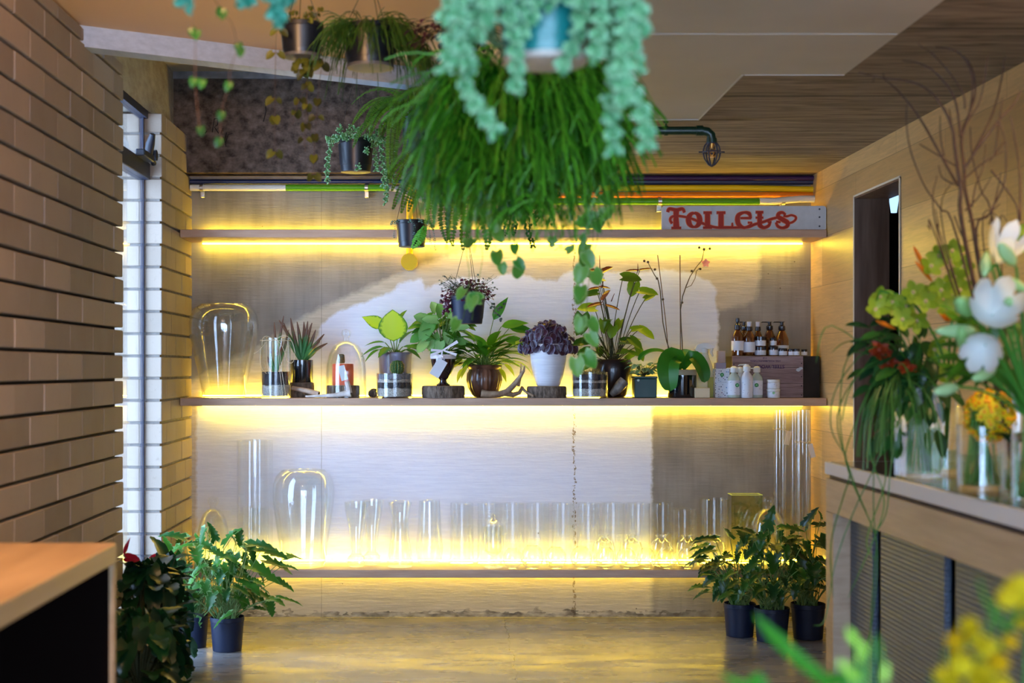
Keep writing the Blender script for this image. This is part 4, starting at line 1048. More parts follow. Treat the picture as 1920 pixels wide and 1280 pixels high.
# ---- peace lily in ribbed round pot
x, Y = PX(908, 6.95), 6.95; k = Y/F
t = thing('potted_peace_lily', 'bushy peace lily in a round ribbed dark brown pot', 'potted plant', (x, Y, SL))
mb = MB(); pts = [(17*k, 0), (22*k, 4*k), (30*k, 18*k), (33*k, 32*k), (32*k, 44*k), (28*k, 52*k), (31*k, 54*k), (33*k, 57*k), (32*k, 60*k)]
mb.shell(pts, (x, Y, SL+.001), 96, .004, .006, wob=lambda a, z_: (.022*cos(a*26) if .01 < z_ < 50*k else 0)); mb.build('pot', streaked('ribbed_brown_glaze', (.035, .012, .008), (.20, .09, .05), .3), t)
inner(t, 'soil', x, Y, SL+42*k, SL+55*k, 26*k, M_SOIL, .004)
st, mb, m2 = MB(), MB(), MB(); c = V((x, Y, SL+54*k))
def C2(): return c+V((U(-.03, .03), U(-.03, .03), 0))
for i in range(70):
    a = U(0, 2*pi); e = U(.2, 1.2); d = V((cos(a)*cos(e), sin(a)*cos(e)*.7, sin(e))); ln = L(U(38, 78), Y)
    tip = C2()+V((d.x, d.y*.5, d.z))*ln*.72
    leaf_to(mb, st, C2(), tip, L(U(38, 56), Y), L(U(15, 23), Y), 'lance', (d.x, d.y*.4, d.z*.5-.05), (0, 0, 1), U(.5, 1.2), .15, .0016)
for (px, py, dx, dz) in ((925, 600, .55, 1), (940, 612, 1, .25), (955, 615, 1, -.05), (870, 640, -1, .2), (945, 636, 1, -.1)):
    leaf_to(mb, st, c, P(px, py, Y-.03), L(52, Y), L(19, Y), 'lance', (dx, -.2, dz), (0, -1, .6), .4, .12, .0018)
for (px, py, dx, dz) in ((868, 672, -1, -.5), (878, 682, -.8, -.9), (940, 676, 1, .1), (945, 682, 1, -.6), (935, 690, .8, -.8), (870, 690, -.9, -1), (985, 640, -1, .05)):
    leaf_to(m2, st, c, P(px, py, Y-.04), L(32, Y), L(11, Y), 'lance', (dx, -.3, dz), (0, -.6, 1), .8, .12, .0016)
mb.build('foliage', LF_PEACE, t); m2.build('young_leaves', LF_LIME, t); st.build('stem', M_STEM, t)

# ---- purple peperomia in white pot
_, hh = wood_slice(1026, 74, 21, 'thick barked wood slice under the tall white pot', 6.91)
x, Y = PX(1028, 6.91), 6.91; k = Y/F; z = SL+hh+.002
t = thing('potted_peperomia', 'purple crinkle leaved peperomia spilling over a tall white pot', 'potted plant', (x, Y, z))
mb = MB(); mb.shell([(20*k, 0), (22*k, 2*k), (28*k, 20*k), (33*k, 46*k), (34.5*k, 66*k), (34*k, 76*k), (33*k, 78*k)], (x, Y, z), 52, .004, .006); mb.build('pot', mat('brushed_white_pot', (.66, .67, .72), (.80, .81, .86), 9, (1, 1, 14), rough=.5, bmp=.12, bscale=20), t)
inner(t, 'soil', x, Y, z+58*k, z+70*k, 30*k, M_SOIL, .004)
st, mb = MB(), MB(); c = V((x, Y, z+68*k))
for i in range(260):
    a = U(0, 2*pi); e = U(-.12, 1.5) if i < 200 else U(-.16, -.0)
    d = V((cos(a)*cos(e), sin(a)*cos(e), sin(e))); q = U(.72, 1.); p = c+V((d.x*L(54, Y)*q, d.y*L(38, Y)*q, L(4, Y)+d.z*L(46, Y)*q))
    if p.y > 7.08: continue
    s2 = L(U(13, 21), Y)
    st.tube(bez(c, c.lerp(p, .5)+V((0, 0, .02)), p, 4), .0012, 4)
    tg = V((d.x*.5+U(-.8, .8), d.y*.25, -1+1.3*max(0, sin(e))*random.random()))
    mb.leaf(p-tg.normalized()*s2*.5, tg, (d.x+U(-.4, .4), d.y-.35, d.z+U(-.2, .5)), s2, s2*.86, 'round', .4, .16, 7)
mb.build('foliage', LF_PURP, t); st.build('stem', mat('red_stem', (.18, .03, .04), rough=.5), t)

# ---- anthurium in tall dark pot
x, Y = PX(1148, 7.012), 7.012; k = Y/F
t = thing('potted_anthurium', 'tall anthurium with dark red spathes in a dark rounded pot', 'potted plant', (x, Y, SL))
mb = MB(); mb.shell([(22*k, 0), (26*k, 3*k), (34*k, 25*k), (38*k, 48*k), (37*k, 62*k), (34*k, 70*k)], (x, Y, SL+.001), 52, .005, .006); mb.build('pot', mat('dark_brown_glaze', (.018, .010, .012), rough=.3, coat=.4), t)
inner(t, 'soil', x, Y, SL+52*k, SL+62*k, 33*k, M_SOIL, .006)
st, mb, sp_ = MB(), MB(), MB(); c = V((x, Y, SL+60*k)); Y = 6.97
LV = [((1128, 520), -.4, .1, 36, 30), ((1168, 520), 1, 0, 36, 28), ((1190, 530), -.3, -.9, 28, 24), ((1200, 545), 1, -.1, 36, 22), ((1115, 578), -1, .1, 34, 26), ((1092, 590), -.1, -1, 40, 30), ((1100, 600), -.5, -.6, 36, 26), ((1130, 600), .1, -1, 26, 16), ((1150, 612), -.3, -1, 24, 20), ((1165, 640), 1, .1, 30, 22),
      ((1185, 618), 1, .3, 22, 16), ((1200, 616), 1, -.6, 34, 20), ((1182, 635), .8, -.6, 30, 20), ((1195, 650), .5, -1, 30, 16), ((1100, 640), -.9, -.1, 30, 22), ((1105, 655), -1, -.3, 26, 18), ((1160, 660), .6, .1, 24, 18), ((1175, 672), .7, .5, 24, 14), ((1120, 548), -.8, -.1, 26, 18), ((1210, 560), .7, .4, 22, 16),
      ((1112, 680), -.9, -.5, 26, 12), ((1180, 660), .9, -.2, 24, 12)]
for (pp_, dx, dz, ln, w_) in LV:
    leaf_to(mb, st, c+V((U(-.02, .02), U(-.02, .02), 0)), P(*pp_, Y+U(-.1, .02)), L(ln, Y), L(w_, Y), 'heart', (dx, U(-.6, 0), dz), (0, -.8, .8), .35, .1, .0022)
for i in range(14):
    leaf_to(mb, st, c, P(U(1095, 1200), U(600, 690), Y+U(-.08, .06)), L(26, Y), L(17, Y), 'heart', (U(-1, 1), U(-.6, .4), U(-.6, .2)), (0, -.3, 1), .4, .1, .0018)
for (pp_, dx, dz, ln, w_) in (((1126, 512), .9, .55, 26, 22), ((1122, 511), -.9, .35, 18, 20), ((1122, 540), -1, -.1, 22, 12), ((1125, 538), 1, -.05, 20, 10), ((1130, 562), .3, .5, 24, 20), ((1126, 570), -1, -.15, 28, 16), ((1138, 573), 1, -.25, 26, 12), ((1196, 507), -1, .05, 24, 10), ((1200, 506), 1, .2, 24, 9)):
    sp_ = MB(); leaf_to(sp_, st, c+V((U(-.02, .02), U(-.02, .02), 0)), P(*pp_, Y-.06), L(ln, Y), L(w_, Y), 'heart', (dx, -.2, dz), (0, -.5, 1), .2, .1, .0018); sp_.build('spathe', LF_SPATHE, t)
for (a, b) in (((1125, 512), (1124, 478)), ((1128, 540), (1133, 520)), ((1196, 507), (1196, 494)), ((1146, 565), (1152, 550))):
    sp_ = MB(); sp_.tube([P(*a, Y-.06), P(*b, Y-.065)], [.0028, .0012], 6); sp_.build('spadix', LF_SPATHE, t)
mb.build('foliage', LF_ANT, t); st.build('stem', M_DSTEM, t)

# ---- small plant in square green pot
x, Y = PX(1208, 6.88), 6.88; k = Y/F
t = thing('potted_trailer', 'small rosette plant in a square dark green ceramic pot', 'potted plant', (x, Y, SL))
mb = MB(); mb.box((x-21*k, Y-21*k, SL+.001), (x+21*k, Y+21*k, SL+36*k), bev=.003); mb.box((x-21.8*k, Y-21.8*k, SL+36.1*k), (x+21.8*k, Y+21.8*k, SL+40*k), bev=.002)
mb.build('pot', mat('sea_green_glaze', (.008, .045, .036), rough=.35, coat=.2), t)
mb = MB(); mb.tube([(x-14*k, Y-21.2*k, SL+33*k), (x-14*k, Y-22.4*k, SL+33*k)], .006, 14); mb.build('seal', mat('pale_seal', (.45, .6, .5), rough=.5), t)
st, mb = MB(), MB(); c = V((x, Y, SL+40*k))
for i in range(46):
    a = U(0, 2*pi); rr = L(U(6, 30), Y); p = c+V((cos(a)*rr, sin(a)*rr*.8, L(U(4, 24), Y)))
    leaf_to(mb, st, c, p, L(U(9, 15), Y), L(U(8, 12), Y), 'round', (cos(a), sin(a), U(-.5, .4)), (0, -.3, 1), .6, .12, .001)
mb.build('foliage', leafmat('silvery_green_leaf', (.02, .10, .04), (.10, .30, .18), (.35, .5, .35), .2, .3, evar=.8), t); st.build('stem', M_DSTEM, t)

# ---- moth orchid
x, Y = PX(1279, 6.90), 6.90; k = Y/F
t = thing('potted_orchid', 'orchid with two bare spikes and broad drooping leaves in black glass', 'potted plant', (x, Y, SL))
r = 27*k; mb = MB(); mb.shell([(r*.97, 0), (r, .004), (r, 52*k)], (x, Y, SL+.001), 44, .003, .01); mb.build('pot', mat('black_glass_pot', (.006, .008, .012), rough=.08, spec=.8, coat=.8), t)
mb = MB(); mb.lathe([(r*1.005, 42*k), (r*1.02, 43*k), (r*1.02, 51*k), (r*1.005, 52*k)], (x, Y, SL+.001), 44); mb.build('raffia_band', mat('pale_band', (.45, .38, .26), rough=.7), t)
inner(t, 'bark_mix', x, Y, SL+.012, SL+50*k, r*.9, M_SOIL, .006)
mb = MB(); c = V((x, Y, SL+54*k))
def strap(mb, path, W, up=(0, -1, .2)):
    q = [V(p) for p in path]; o = []
    for i in range(len(q)-1):
        p0, p1, p2, p3 = q[max(i-1, 0)], q[i], q[i+1], q[min(i+2, len(q)-1)]
        for j in range(4):
            u = j/4; o.append(.5*(2*p1+(p2-p0)*u+(2*p0-5*p1+4*p2-p3)*u*u+(3*p1-p0-3*p2+p3)*u**3))
    o.append(q[-1]); n = len(o); vs = []; e = []; up = V(up)
    for i, p in enumerate(o):
        t_ = i/(n-1); w = W*.5*(min(1, .35+t_*1.6))*sqrt(max(0, 1-max(0, (t_-.55)/.45)**2)); d = (o[min(i+1, n-1)]-o[max(i-1, 0)]).normalized(); sd = d.cross(up).normalized(); nr = sd.cross(d)
        for qq in (-1, -.5, 0, .5, 1): vs.append(p+sd*w*qq+nr*abs(qq)*w*.35); e.append(abs(qq))
    mb.add(vs, [(i*5+k_, i*5+k_+1, (i+1)*5+k_+1, (i+1)*5+k_) for i in range(n-1) for k_ in range(4)], U(0, 1), e, True)
strap(mb, [c, P(1268, 668, Y-.05), P(1255, 680, Y-.085), P(1254, 708, Y-.10), P(1258, 733, Y-.095)], L(41, Y), (-.3, -1, .1))
strap(mb, [c, P(1296, 668, Y-.05), P(1310, 682, Y-.07), P(1318, 700, Y-.08), P(1321, 717, Y-.08)], L(30, Y), (.35, -1, .3))
strap(mb, [c, P(1252, 664, Y+.01), P(1228, 658, Y), P(1208, 664, Y-.01), P(1197, 676, Y-.02)], L(15, Y), (0, -.5, 1))
strap(mb, [c, P(1284, 664, Y+.03), P(1300, 662, Y+.08), P(1312, 676, Y+.10)], L(24, Y), (0, -.3, 1))
mb.build('leaf', LF_ORCH, t)
mb = MB(); Yo = Y
mb.tube([P(1254, 668, Yo), P(1248, 600, Yo), P(1233, 478, Yo)], .0022, 6); mb.tube([P(1276, 668, Yo), P(1275, 478, Yo)], .0026, 6); mb.build('stake', mat('dark_cane', (.10, .05, .03), (.2, .12, .06), 30, rough=.6), t)
mb = MB()
sp1 = [P(a, b, Yo-.006) for a, b in ((1260, 670), (1250, 640), (1243, 605), (1240, 570), (1238, 545), (1234, 525), (1227, 515), (1219, 500), (1215, 492))]
sp2 = [P(a, b, Yo-.006) for a, b in ((1280, 668), (1279, 640), (1277, 610), (1276, 580), (1280, 555), (1287, 535), (1294, 518), (1306, 500), (1316, 488), (1320, 470), (1324, 464))]
mb.tube(sp1, [.0028]*6+[.0022, .002, .0015], 6); mb.tube(sp2, [.0028]*6+[.0022, .002, .002, .0015, .0012], 6)
mb.tube([P(a, b, Yo-.006) for a, b in ((1287, 539), (1296, 535), (1303, 522), (1306, 508), (1311, 503))], .0016, 5)
for a, b in ((1320, 467), (1331, 466), (1311, 464), (1313, 504), (1297, 508), (1215, 491), (1208, 489), (1243, 561), (1279, 567), (1228, 505), (1232, 522)): mb.ball(P(a, b, Yo-.006), L(2.4, Yo), 8, 6)
mb.tube([P(1320, 470, Yo), P(1331, 466, Yo)], .001, 4); mb.tube([P(1320, 470, Yo), P(1311, 464, Yo)], .001, 4); mb.build('flower_spike', mat('brown_spike', (.09, .06, .03), rough=.5), t)
mb = MB(); p = P(1323, 493, Yo-.01)
for i in range(5): a = 2*pi*i/5+.3; mb.leaf(p, (cos(a), -.2, sin(a)), (0, -1, 0), L(9, Yo), L(6, Yo), 'oval', .2, .1, 4)
mb.tube([P(1316, 490, Yo), p], .001, 4); mb.build('blossom', leafmat('pink_orchid', (.75, .25, .22), (.8, .35, .3), None, .3, .5), t)
# ------------------------------------------------------------------ bottles and boxes
def lathe_at(nm, pts, x, Y, z, m, t, n=32):
    mb = MB(); mb.lathe(pts, (x, Y, z), n); return mb.build(nm, m, t)
# spray bottle
x, Y = PX(1321, 6.95), 6.95; k = Y/F
t = thing('spray_bottle', 'clear trigger spray bottle behind the cream soap block', 'bottle', (x, Y, SL))
M_CLEARPL = mat('milky_plastic', (.78, .78, .66), rough=.35, Alpha=.8)
lathe_at('bottle', [(.001, 0), (15*k, 0), (17*k, 3*k), (17.5*k, 48*k), (14*k, 62*k), (9*k, 74*k), (7*k, 80*k), (7*k, 86*k), (.001, 86*k)], x, Y, SL+.001, M_CLEARPL, t)
mb = MB(); W = mat('white_plastic', (.80, .80, .78), rough=.35)
mb.lathe([(8*k, 84*k), (8.5*k, 92*k), (6*k, 94*k)], (x-.004, Y, SL), 20)
o = [P(a, b, Y-7*k) for a, b in ((1303, 655), (1308, 646), (1316, 643), (1340, 645), (1340, 652), (1333, 653), (1322, 655), (1318, 660), (1309, 660))]
mb.poly(o[::-1], 14*k, 1)
mb.tube([P(1335, 652, Y), P(1333, 660, Y), P(1337, 668, Y)], [3*k, 3*k, 1.5*k], 8); mb.build('trigger_head', W, t)
x, Y = PX(1316, 6.84), 6.84
mb = MB(); k = Y/F; mb.box((x-14*k, Y-.018, SL+.0005), (x+14*k, Y+.018, SL+19*k), bev=.002); tag(mb.build('soap_block', mat('cream_soap', (.80, .66, .42), rough=.6), None, (x, Y, SL)), 'plain cream soap block in front of the spray bottle', 'soap')
# dotted packaging
m, nt = newmat('dotted_packaging'); vec = coords(nt)
vo = nt.nodes.new('ShaderNodeTexVoronoi'); vo.inputs['Scale'].default_value = 95; nt.links.new(vec, vo.inputs[0])
wn_ = nt.nodes.new('ShaderNodeTexWhiteNoise'); nt.links.new(vo.outputs['Position'], wn_.inputs[0])
dc = ramp(nt, wn_.outputs[0], [(.0, (.06, .08, .14)), (.4, (.08, .10, .16)), (.55, (.45, .20, .30)), (.8, (.15, .30, .55))])
out(nt, pbsdf(nt, mixc(nt, math_(nt, 'LESS_THAN', vo.outputs['Distance'], .27), (.72, .76, .82), dc), .5)); M_DOT = m
m, nt = newmat('sparse_dotted_label'); vec = coords(nt)
vo = nt.nodes.new('ShaderNodeTexVoronoi'); vo.inputs['Scale'].default_value = 85; nt.links.new(vec, vo.inputs[0])
out(nt, pbsdf(nt, mixc(nt, math_(nt, 'LESS_THAN', vo.outputs['Distance'], .14), (.76, .78, .84), (.25, .25, .4)), .45)); M_DOT2 = m
M_SEAL = mat('green_round_seal', (.02, .24, .07), rough=.5); M_SEAL2 = mat('pale_green_leaf_mark', (.30, .60, .30), rough=.5)
def seal(t, x, y, z, r):
    mb = MB(); mb.tube([(x, y, z), (x, y-.0015, z)], r, 24); o = mb.build('round_seal', M_SEAL, t)
    mb = MB()
    for a in (.6, 2.0, 3.6, 5.2): mb.leaf((x, y-.0022, z), (cos(a), 0, sin(a)), (0, -1, 0), r*.75, r*.4, 'oval', 0, 0, 4)
    mb.build('leaf_mark', M_SEAL2, o)
def carton(px, Y, w, h, z, m, label, name='carton', d=None, sl=False):
    x = PX(px, Y); k = Y/F; mb = MB(); d = d or w/2
    mb.box((x-w/2*k, Y-d*k, z), (x+w/2*k, Y+d*k, z+h*k), bev=.0012); o = tag(mb.build(name, m, None, (x, Y, z)), label, 'box', 'small packaged cartons by the pump bottles'); 
    if sl: seal(o, x-.002, Y-d*k, z+h*k*.55, .0095)
    return z+h*k
Yc = 6.88
z = carton(1352, Yc, 27, 29, SL+.0005, M_DOT, 'dotted carton at the foot of the small carton stack')
z = carton(1352, Yc, 27, 25, z+.0005, M_DOT, 'dotted carton with green round seal, middle of the stack', sl=True)
z = carton(1350, Yc, 19, 11, z+.0005, mat('lilac_carton', (.35, .30, .38), rough=.5), 'flat lilac carton resting on the dotted cartons')
z = carton(1352, Yc+.01, 14, 22, z+.0005, mat('beige_carton', (.52, .38, .32), rough=.5), 'slim beige carton topping the small carton stack')
carton(1333, 6.93, 16, 38, SL+.0005, mat('golden_carton', (.45, .40, .06), rough=.3), 'golden yellow box between spray bottle and dotted cartons', d=14)
# white pump bottles
def pump_bottle(px, Y, w, py_sh, py_top, label, lot, nozzle=-1, sl=None):
    x = PX(px, Y); k = Y/F; t = thing('pump_bottle', label, 'bottle', (x, Y, SL), 'white pump bottles with green seals'); r = w/2*k; z = SL+.001
    hs = (745-py_sh)*k; ht = (745-py_top)*k
    lathe_at('bottle', [(.001, 0), (r*.9, 0), (r, .005), (r, hs*.78), (r*.9, hs*.9), (r*.55, hs*1.03), (r*.4, hs*1.08), (r*.4, hs*1.14), (.001, hs*1.14)], x, Y, z, lot, t)
    lathe_at('body_label', [(r*1.006, hs*.12), (r*1.01, hs*.13), (r*1.01, hs*.74), (r*1.006, hs*.75)], x, Y, z, M_DOT2, t)
    p = MB(); p.lathe([(r*.55, hs*1.1), (r*.6, hs*1.12), (r*.6, hs*1.3), (r*.35, hs*1.36), (r*.18, hs*1.38), (r*.18, ht-.006), (r*.34, ht-.005), (r*.3, ht)], (x, Y, z), 24)
    p.tube([(x, Y, z+ht-.003), (x+nozzle*r*1.1, Y-.004, z+ht-.003), (x+nozzle*r*1.35, Y-.004, z+ht-.007)], [.004, .003, .002], 8); p.build('pump', W, t)
    if sl is not None: seal(t, x+sl*r, Y-r*1.02*sqrt(max(0, 1-sl*sl)), z+hs*.55, .0095)
LOT = mat('pale_green_lotion', (.50, .58, .50), rough=.25); LOTW = mat('white_lotion_bottle', (.74, .75, .80), rough=.3)
pump_bottle(1376, 6.835, 23, 702, 689, 'left white pump bottle with green seal beside the cartons', LOT, -1, .35)
pump_bottle(1388, 6.878, 20, 703, 688, 'white pump bottle half hidden behind the front three', LOTW, -1, None)
pump_bottle(1400, 6.83, 24, 700, 682, 'tallest white pump bottle with raised plain nozzle in the middle', LOTW, -1, None)
pump_bottle(1419, 6.85, 22, 702, 689, 'right white pump bottle with green seal before the crate', LOT, -1, -.25)
def jar(px, Y, w, h, z, label, body, lid, lidh=.3, lab=True, group=None, seal_=False, name='cosmetic_jar'):
    x = PX(px, Y); k = Y/F; r = w/2*k; H = h*k
    t = thing(name, label, 'jar', (x, Y, z), group)
    lathe_at('body', [(.001, 0), (r*.93, 0), (r, .003), (r, H*(1-lidh)-.001), (.001, H*(1-lidh)-.001)], x, Y, z, body, t)
    lathe_at('lid', [(.001, H*(1-lidh)), (r*1.02, H*(1-lidh)), (r*1.02, H-.0015), (r*.97, H), (.001, H)], x, Y, z, lid, t)
    if lab: lathe_at('body_label', [(r*1.004, H*.08), (r*1.012, H*.09), (r*1.012, H*(.9-lidh)), (r*1.004, H*(.92-lidh))], x, Y, z, lab if lab is not True else M_LABEL, t)
    if seal_:
        mb = MB(); mb.tube([(x-.006, Y-r*1.01, z+H*.55), (x-.006, Y-r*1.04-.001, z+H*.55)], .006, 16); mb.build('round_seal', M_SEAL2, t)
    return z+H
Yj = 6.84; CJ = 'white dotted cream jars before the crate'
z = jar(1450, Yj, 24, 17, SL+.0005, 'lower white dotted cream jar of the pair before the crate', W, W, .28, M_DOT2, CJ, True)
jar(1450, Yj, 24, 17, z+.0006, 'upper white dotted cream jar of the pair before the crate', W, W, .28, M_DOT2, CJ)
# crate
Yk = 6.995; k = Yk/F; Yf = Yk-.085
xa, xb, xc = PX(1373, Yf), PX(1506, Yf), PX(1537, Yf); zt = PZ(667, Yf); z0 = SL+.0005
t = thing('wooden_crate', 'old lilac-brown stencilled wooden crate under the amber bottles', 'crate', ((xa+xc)/2, Yk, z0))
M_CR = mat('weathered_crate_wood', (.20, .13, .13), (.40, .29, .29), 7, (1, 1, 12), rough=.75, bmp=.25, bscale=30); M_CRD = mat('shaded_crate_wood', (.012, .008, .006), (.03, .02, .014), 9, rough=.7)  # near-black wood holds the shade of the crate's dark end in its colour
hz = (zt-z0); mb = MB(); cut = (0, .34, .72, 1)
for i in range(3): mb.box((xa, Yf, z0+hz*cut[i]+.0006), (xb, Yf+.012, z0+hz*cut[i+1]-.0006), bev=.0012)
fb = mb.build('front_board', M_CR, t)
mb = MB()
for xx in (xb-.008,):
    for q in (.82, .5, .28, .06): mb.tube([(xx, Yf+.001, z0+hz*q), (xx, Yf-.001, z0+hz*q)], .003, 10)
for q in (.8,): mb.tube([(xa+.008, Yf+.001, z0+hz*q), (xa+.008, Yf-.001, z0+hz*q)], .003, 10)
mb.build('nail', mat('black_nail', (.01, .01, .015), rough=.5), fb)
mb = MB(); s_ = [(0, 0), (.006, .008), (.014, .01), (.018, .014), (.028, .015), (.034, .012), (.033, .004), (.026, .002), (.02, -.004), (.013, -.008), (.006, -.006)]
mb.poly([(xb-.036+a, Yf-.0008, z0+hz*.66+b) for a, b in s_][::-1], .0007, 1); mb.build('torn_paper', mat('torn_paper', (.55, .60, .66), rough=.8), fb)
mb = MB(); mb.box((xb+.0005, Yf+.004, z0), (xc, Yf+.016, z0+hz*.995), bev=.001); mb.box((xa+.002, Yf+.16, z0), (xc, Yf+.172, z0+hz*.99), bev=.001)
mb.box((xa+.001, Yf+.0125, z0), (xa+.012, Yf+.159, z0+hz*.99), bev=.001); mb.box((xc-.012, Yf+.0165, z0), (xc, Yf+.159, z0+hz*.99), bev=.001); mb.box((xa+.013, Yf+.0165, z0+hz*.955), (xc-.0125, Yf+.159, z0+hz*.985)); mb.build('dark_panel', M_CRD, t)
def text_mesh(txt, size, x, y, z, parent, m, nm='lettering', flip=True, sx=1., bold=.0):
    cu = bpy.data.curves.new('t', 'FONT'); cu.body = txt; cu.size = size; cu.align_x = 'CENTER'; cu.align_y = 'CENTER'; cu.extrude = .0002; cu.offset = bold
    o = bpy.data.objects.new('t', cu); COL.objects.link(o); bpy.context.view_layer.update()
    me = bpy.data.meshes.new_from_object(o.evaluated_get(bpy.context.evaluated_depsgraph_get())); bpy.data.objects.remove(o)
    mb = MB(); Mx = Matrix.Translation((x, y, z)) @ Matrix.Rotation(pi if flip else 0, 4, 'Y') @ Matrix.Rotation(pi/2, 4, 'X') @ Matrix.Scale(sx, 4, (1, 0, 0))
    mb.add([Mx @ v.co for v in me.vertices], [tuple(p.vertices) for p in me.polygons]); return mb.build(nm, m, parent)
M_INK = mat('violet_ink', (.07, .03, .10), rough=.8)
text_mesh('STEEL WOOL', .023, PX(1443, Yf), Yf-.0006, PZ(687, Yf), fb, M_INK, sx=1.05, bold=.0004)
text_mesh('STEEL WOOL MANUFACTURING', .0105, PX(1435, Yf), Yf-.0006, PZ(676.5, Yf), fb, M_INK, sx=.95, bold=.0002)
text_mesh('5 LB', .0105, PX(1434, Yf), Yf-.0006, PZ(671, Yf), fb, M_INK, bold=.0002)
# amber bottles on the crate
M_BLKCAP = mat('black_pump_plastic', (.012, .012, .022), rough=.25, spec=.7)
M_AMB = mat('amber_bottle_glass', (.16, .035, .004), rough=.06, spec=.9, coat=1., Transmission_Weight=.35)
def amber(px, Y, w, sh, neck, top, label, kind, lab=(0.1, .5)):
    x = PX(px, Y); k = Y/F; z = PZ(667, Yf)+.0008; r = w/2*k; b = 663.5
    t = thing('amber_bottle', label, 'bottle', (x, Y, z), 'amber bottles with black tops on the crate'); S_ = lambda py: (b-py)*k+.004
    lathe_at('bottle', [(.001, 0), (r*.92, 0), (r, .003), (r, S_(sh)*.88), (r*.88, S_(sh)*1.0), (r*.5, S_(neck)-.004), (r*.36, S_(neck)), (.001, S_(neck))], x, Y, z, M_AMB, t)
    if lab: lathe_at('body_label', [(r*1.005, S_(b)*0+lab[0]*S_(sh)), (r*1.015, lab[0]*S_(sh)+.001), (r*1.015, lab[1]*S_(sh)), (r*1.005, lab[1]*S_(sh)+.001)], x, Y, z, M_LABEL, t)
    p = MB(); n_ = S_(neck); tp = S_(top)
    if kind == 'pump':
        p.lathe([(r*.5, n_), (r*.52, n_+.001), (r*.5, n_+(tp-n_)*.45), (r*.28, n_+(tp-n_)*.6), (r*.24, tp-.003), (r*.42, tp-.002), (r*.42, tp), (.001, tp)], (x, Y, z), 24)
        p.tube([(x, Y, z+tp-.002), (x-r*1.2, Y-.003, z+tp-.002), (x-r*1.3, Y-.003, z+tp-.005)], [.003, .0025, .002], 8)
    elif kind == 'dropper':
        p.lathe([(r*.5, n_), (r*.55, n_+.001), (r*.5, n_+(tp-n_)*.4), (r*.3, n_+(tp-n_)*.5), (r*.2, n_+(tp-n_)*.55), (r*.33, n_+(tp-n_)*.75), (r*.28, tp-.002), (.001, tp)], (x, Y, z), 24)
    else:
        p.lathe([(r*.5, n_), (r*.55, n_+.001), (r*.5, n_+(tp-n_)*.45), (.001, n_+(tp-n_)*.45)], (x, Y, z), 24)
    p.build('pump_top' if kind != 'spray' else 'collar', M_BLKCAP, t)
    if kind == 'spray': lathe_at('clear_cap', [(r*.38, n_+(tp-n_)*.46), (r*.40, tp-.001), (r*.36, tp), (.001, tp)], x, Y, z, mat('frosted_cap', (.62, .60, .66), rough=.3), t)
amber(1383, 6.945, 23, 625, 616, 594, 'tall amber dropper bottle at the left end of the crate top', 'dropper', (.25, .95*.72))
amber(1395, 7.005, 22, 630, 617, 601, 'amber pump bottle hidden behind the two labelled bottles', 'pump', None)
amber(1405, 6.945, 22, 628, 618, 601, 'amber spray bottle with frosted cap and white label', 'spray', (.18, .68))
amber(1421, 7.01, 20, 630, 618, 601, 'amber spray bottle with frosted cap behind the stacked jars', 'spray', None)
amber(1443, 7.02, 24, 628, 616, 601, 'black pump amber bottle in the middle behind the jars', 'pump', None)
amber(1466, 7.0, 25, 630, 617, 601, 'black pump amber bottle, rightmost of the tall ones', 'pump', (.3, .55))
zc0 = PZ(667, Yf)+.0008; JG = 'amber jars with black lids on the crate'
def ajar(px, Y, w, h, z, label): return jar(px, Y, w, h, z, label, M_AMB, M_BLKCAP, .32, True, JG, name='amber_jar')
z = ajar(1426, 6.945, 20, 17, zc0, 'lower amber jar of the left stacked pair on the crate'); ajar(1426, 6.945, 20, 19, z+.0006, 'upper amber jar of the left stacked pair on the crate')
z = ajar(1450, 6.945, 17, 18, zc0, 'lower amber jar of the right stacked pair on the crate'); ajar(1450, 6.945, 12, 16, z+.0006, 'small amber jar topping the right stacked pair')
ajar(1468, 6.935, 16, 14, zc0, 'squat amber jar just right of the stacked pairs')
ajar(1484, 6.925, 12, 13, zc0, 'squat amber jar, third from the crate right end'); ajar(1494, 6.91, 11, 13, zc0, 'squat amber jar, second from the crate right end'); ajar(1508, 6.93, 11, 12, zc0, 'smallest amber jar at the right end of the crate')

# ------------------------------------------------------------------ counter on the right
CZ = .95; CX = 1.18; CY1 = 4.52
t = thing('counter', 'long oak shop counter with white worktop and dark ribbed panels', 'counter', (1.5, 3.0, 0))
mb = MB(); mb.box((CX, .9, CZ-.040), (XR-.004, CY1, CZ-.001), bev=.002); wt = mb.build('worktop', mat('white_worktop', (.72, .74, .80), rough=.35), t)
mb = MB(); mb.box((CX+.012, .92, CZ-.001), (XR-.006, CY1-.03, CZ+.0005)); mb.build('worktop_inlay', mat('dark_glossy_inlay', (.045, .065, .075), rough=.09, spec=.7), wt)
M_CW = mat('pale_counter_oak', (.44, .31, .20), (.58, .43, .29), 4, (2, .6, 9), rough=.45, bmp=.05)
mb = MB(); mb.box((CX+.014, .92, CZ-.052), (XR-.01, CY1-.01, CZ-.041)); mb.build('shadow_gap', mat('violet_shadow_gap', (.04, .025, .05), rough=.6), t)
mb = MB(); mb.box((CX+.004, .9, CZ-.158), (CX+.03, CY1, CZ-.053), bev=.0015); mb.box((CX+.004, CY1-.085, 0), (CX+.07, CY1, CZ-.159), bev=.0015); mb.box((CX+.071, CY1-.02, 0), (XR-.02, CY1, CZ-.053)); mb.build('oak_frame', M_CW, t)
mb = MB(); mb.box((CX+.12, .92, .0), (CX+.14, CY1-.021, CZ-.06)); mb.build('back_panel', mat('recess_black', (.003, .004, .006), rough=.7, spec=.1), t)
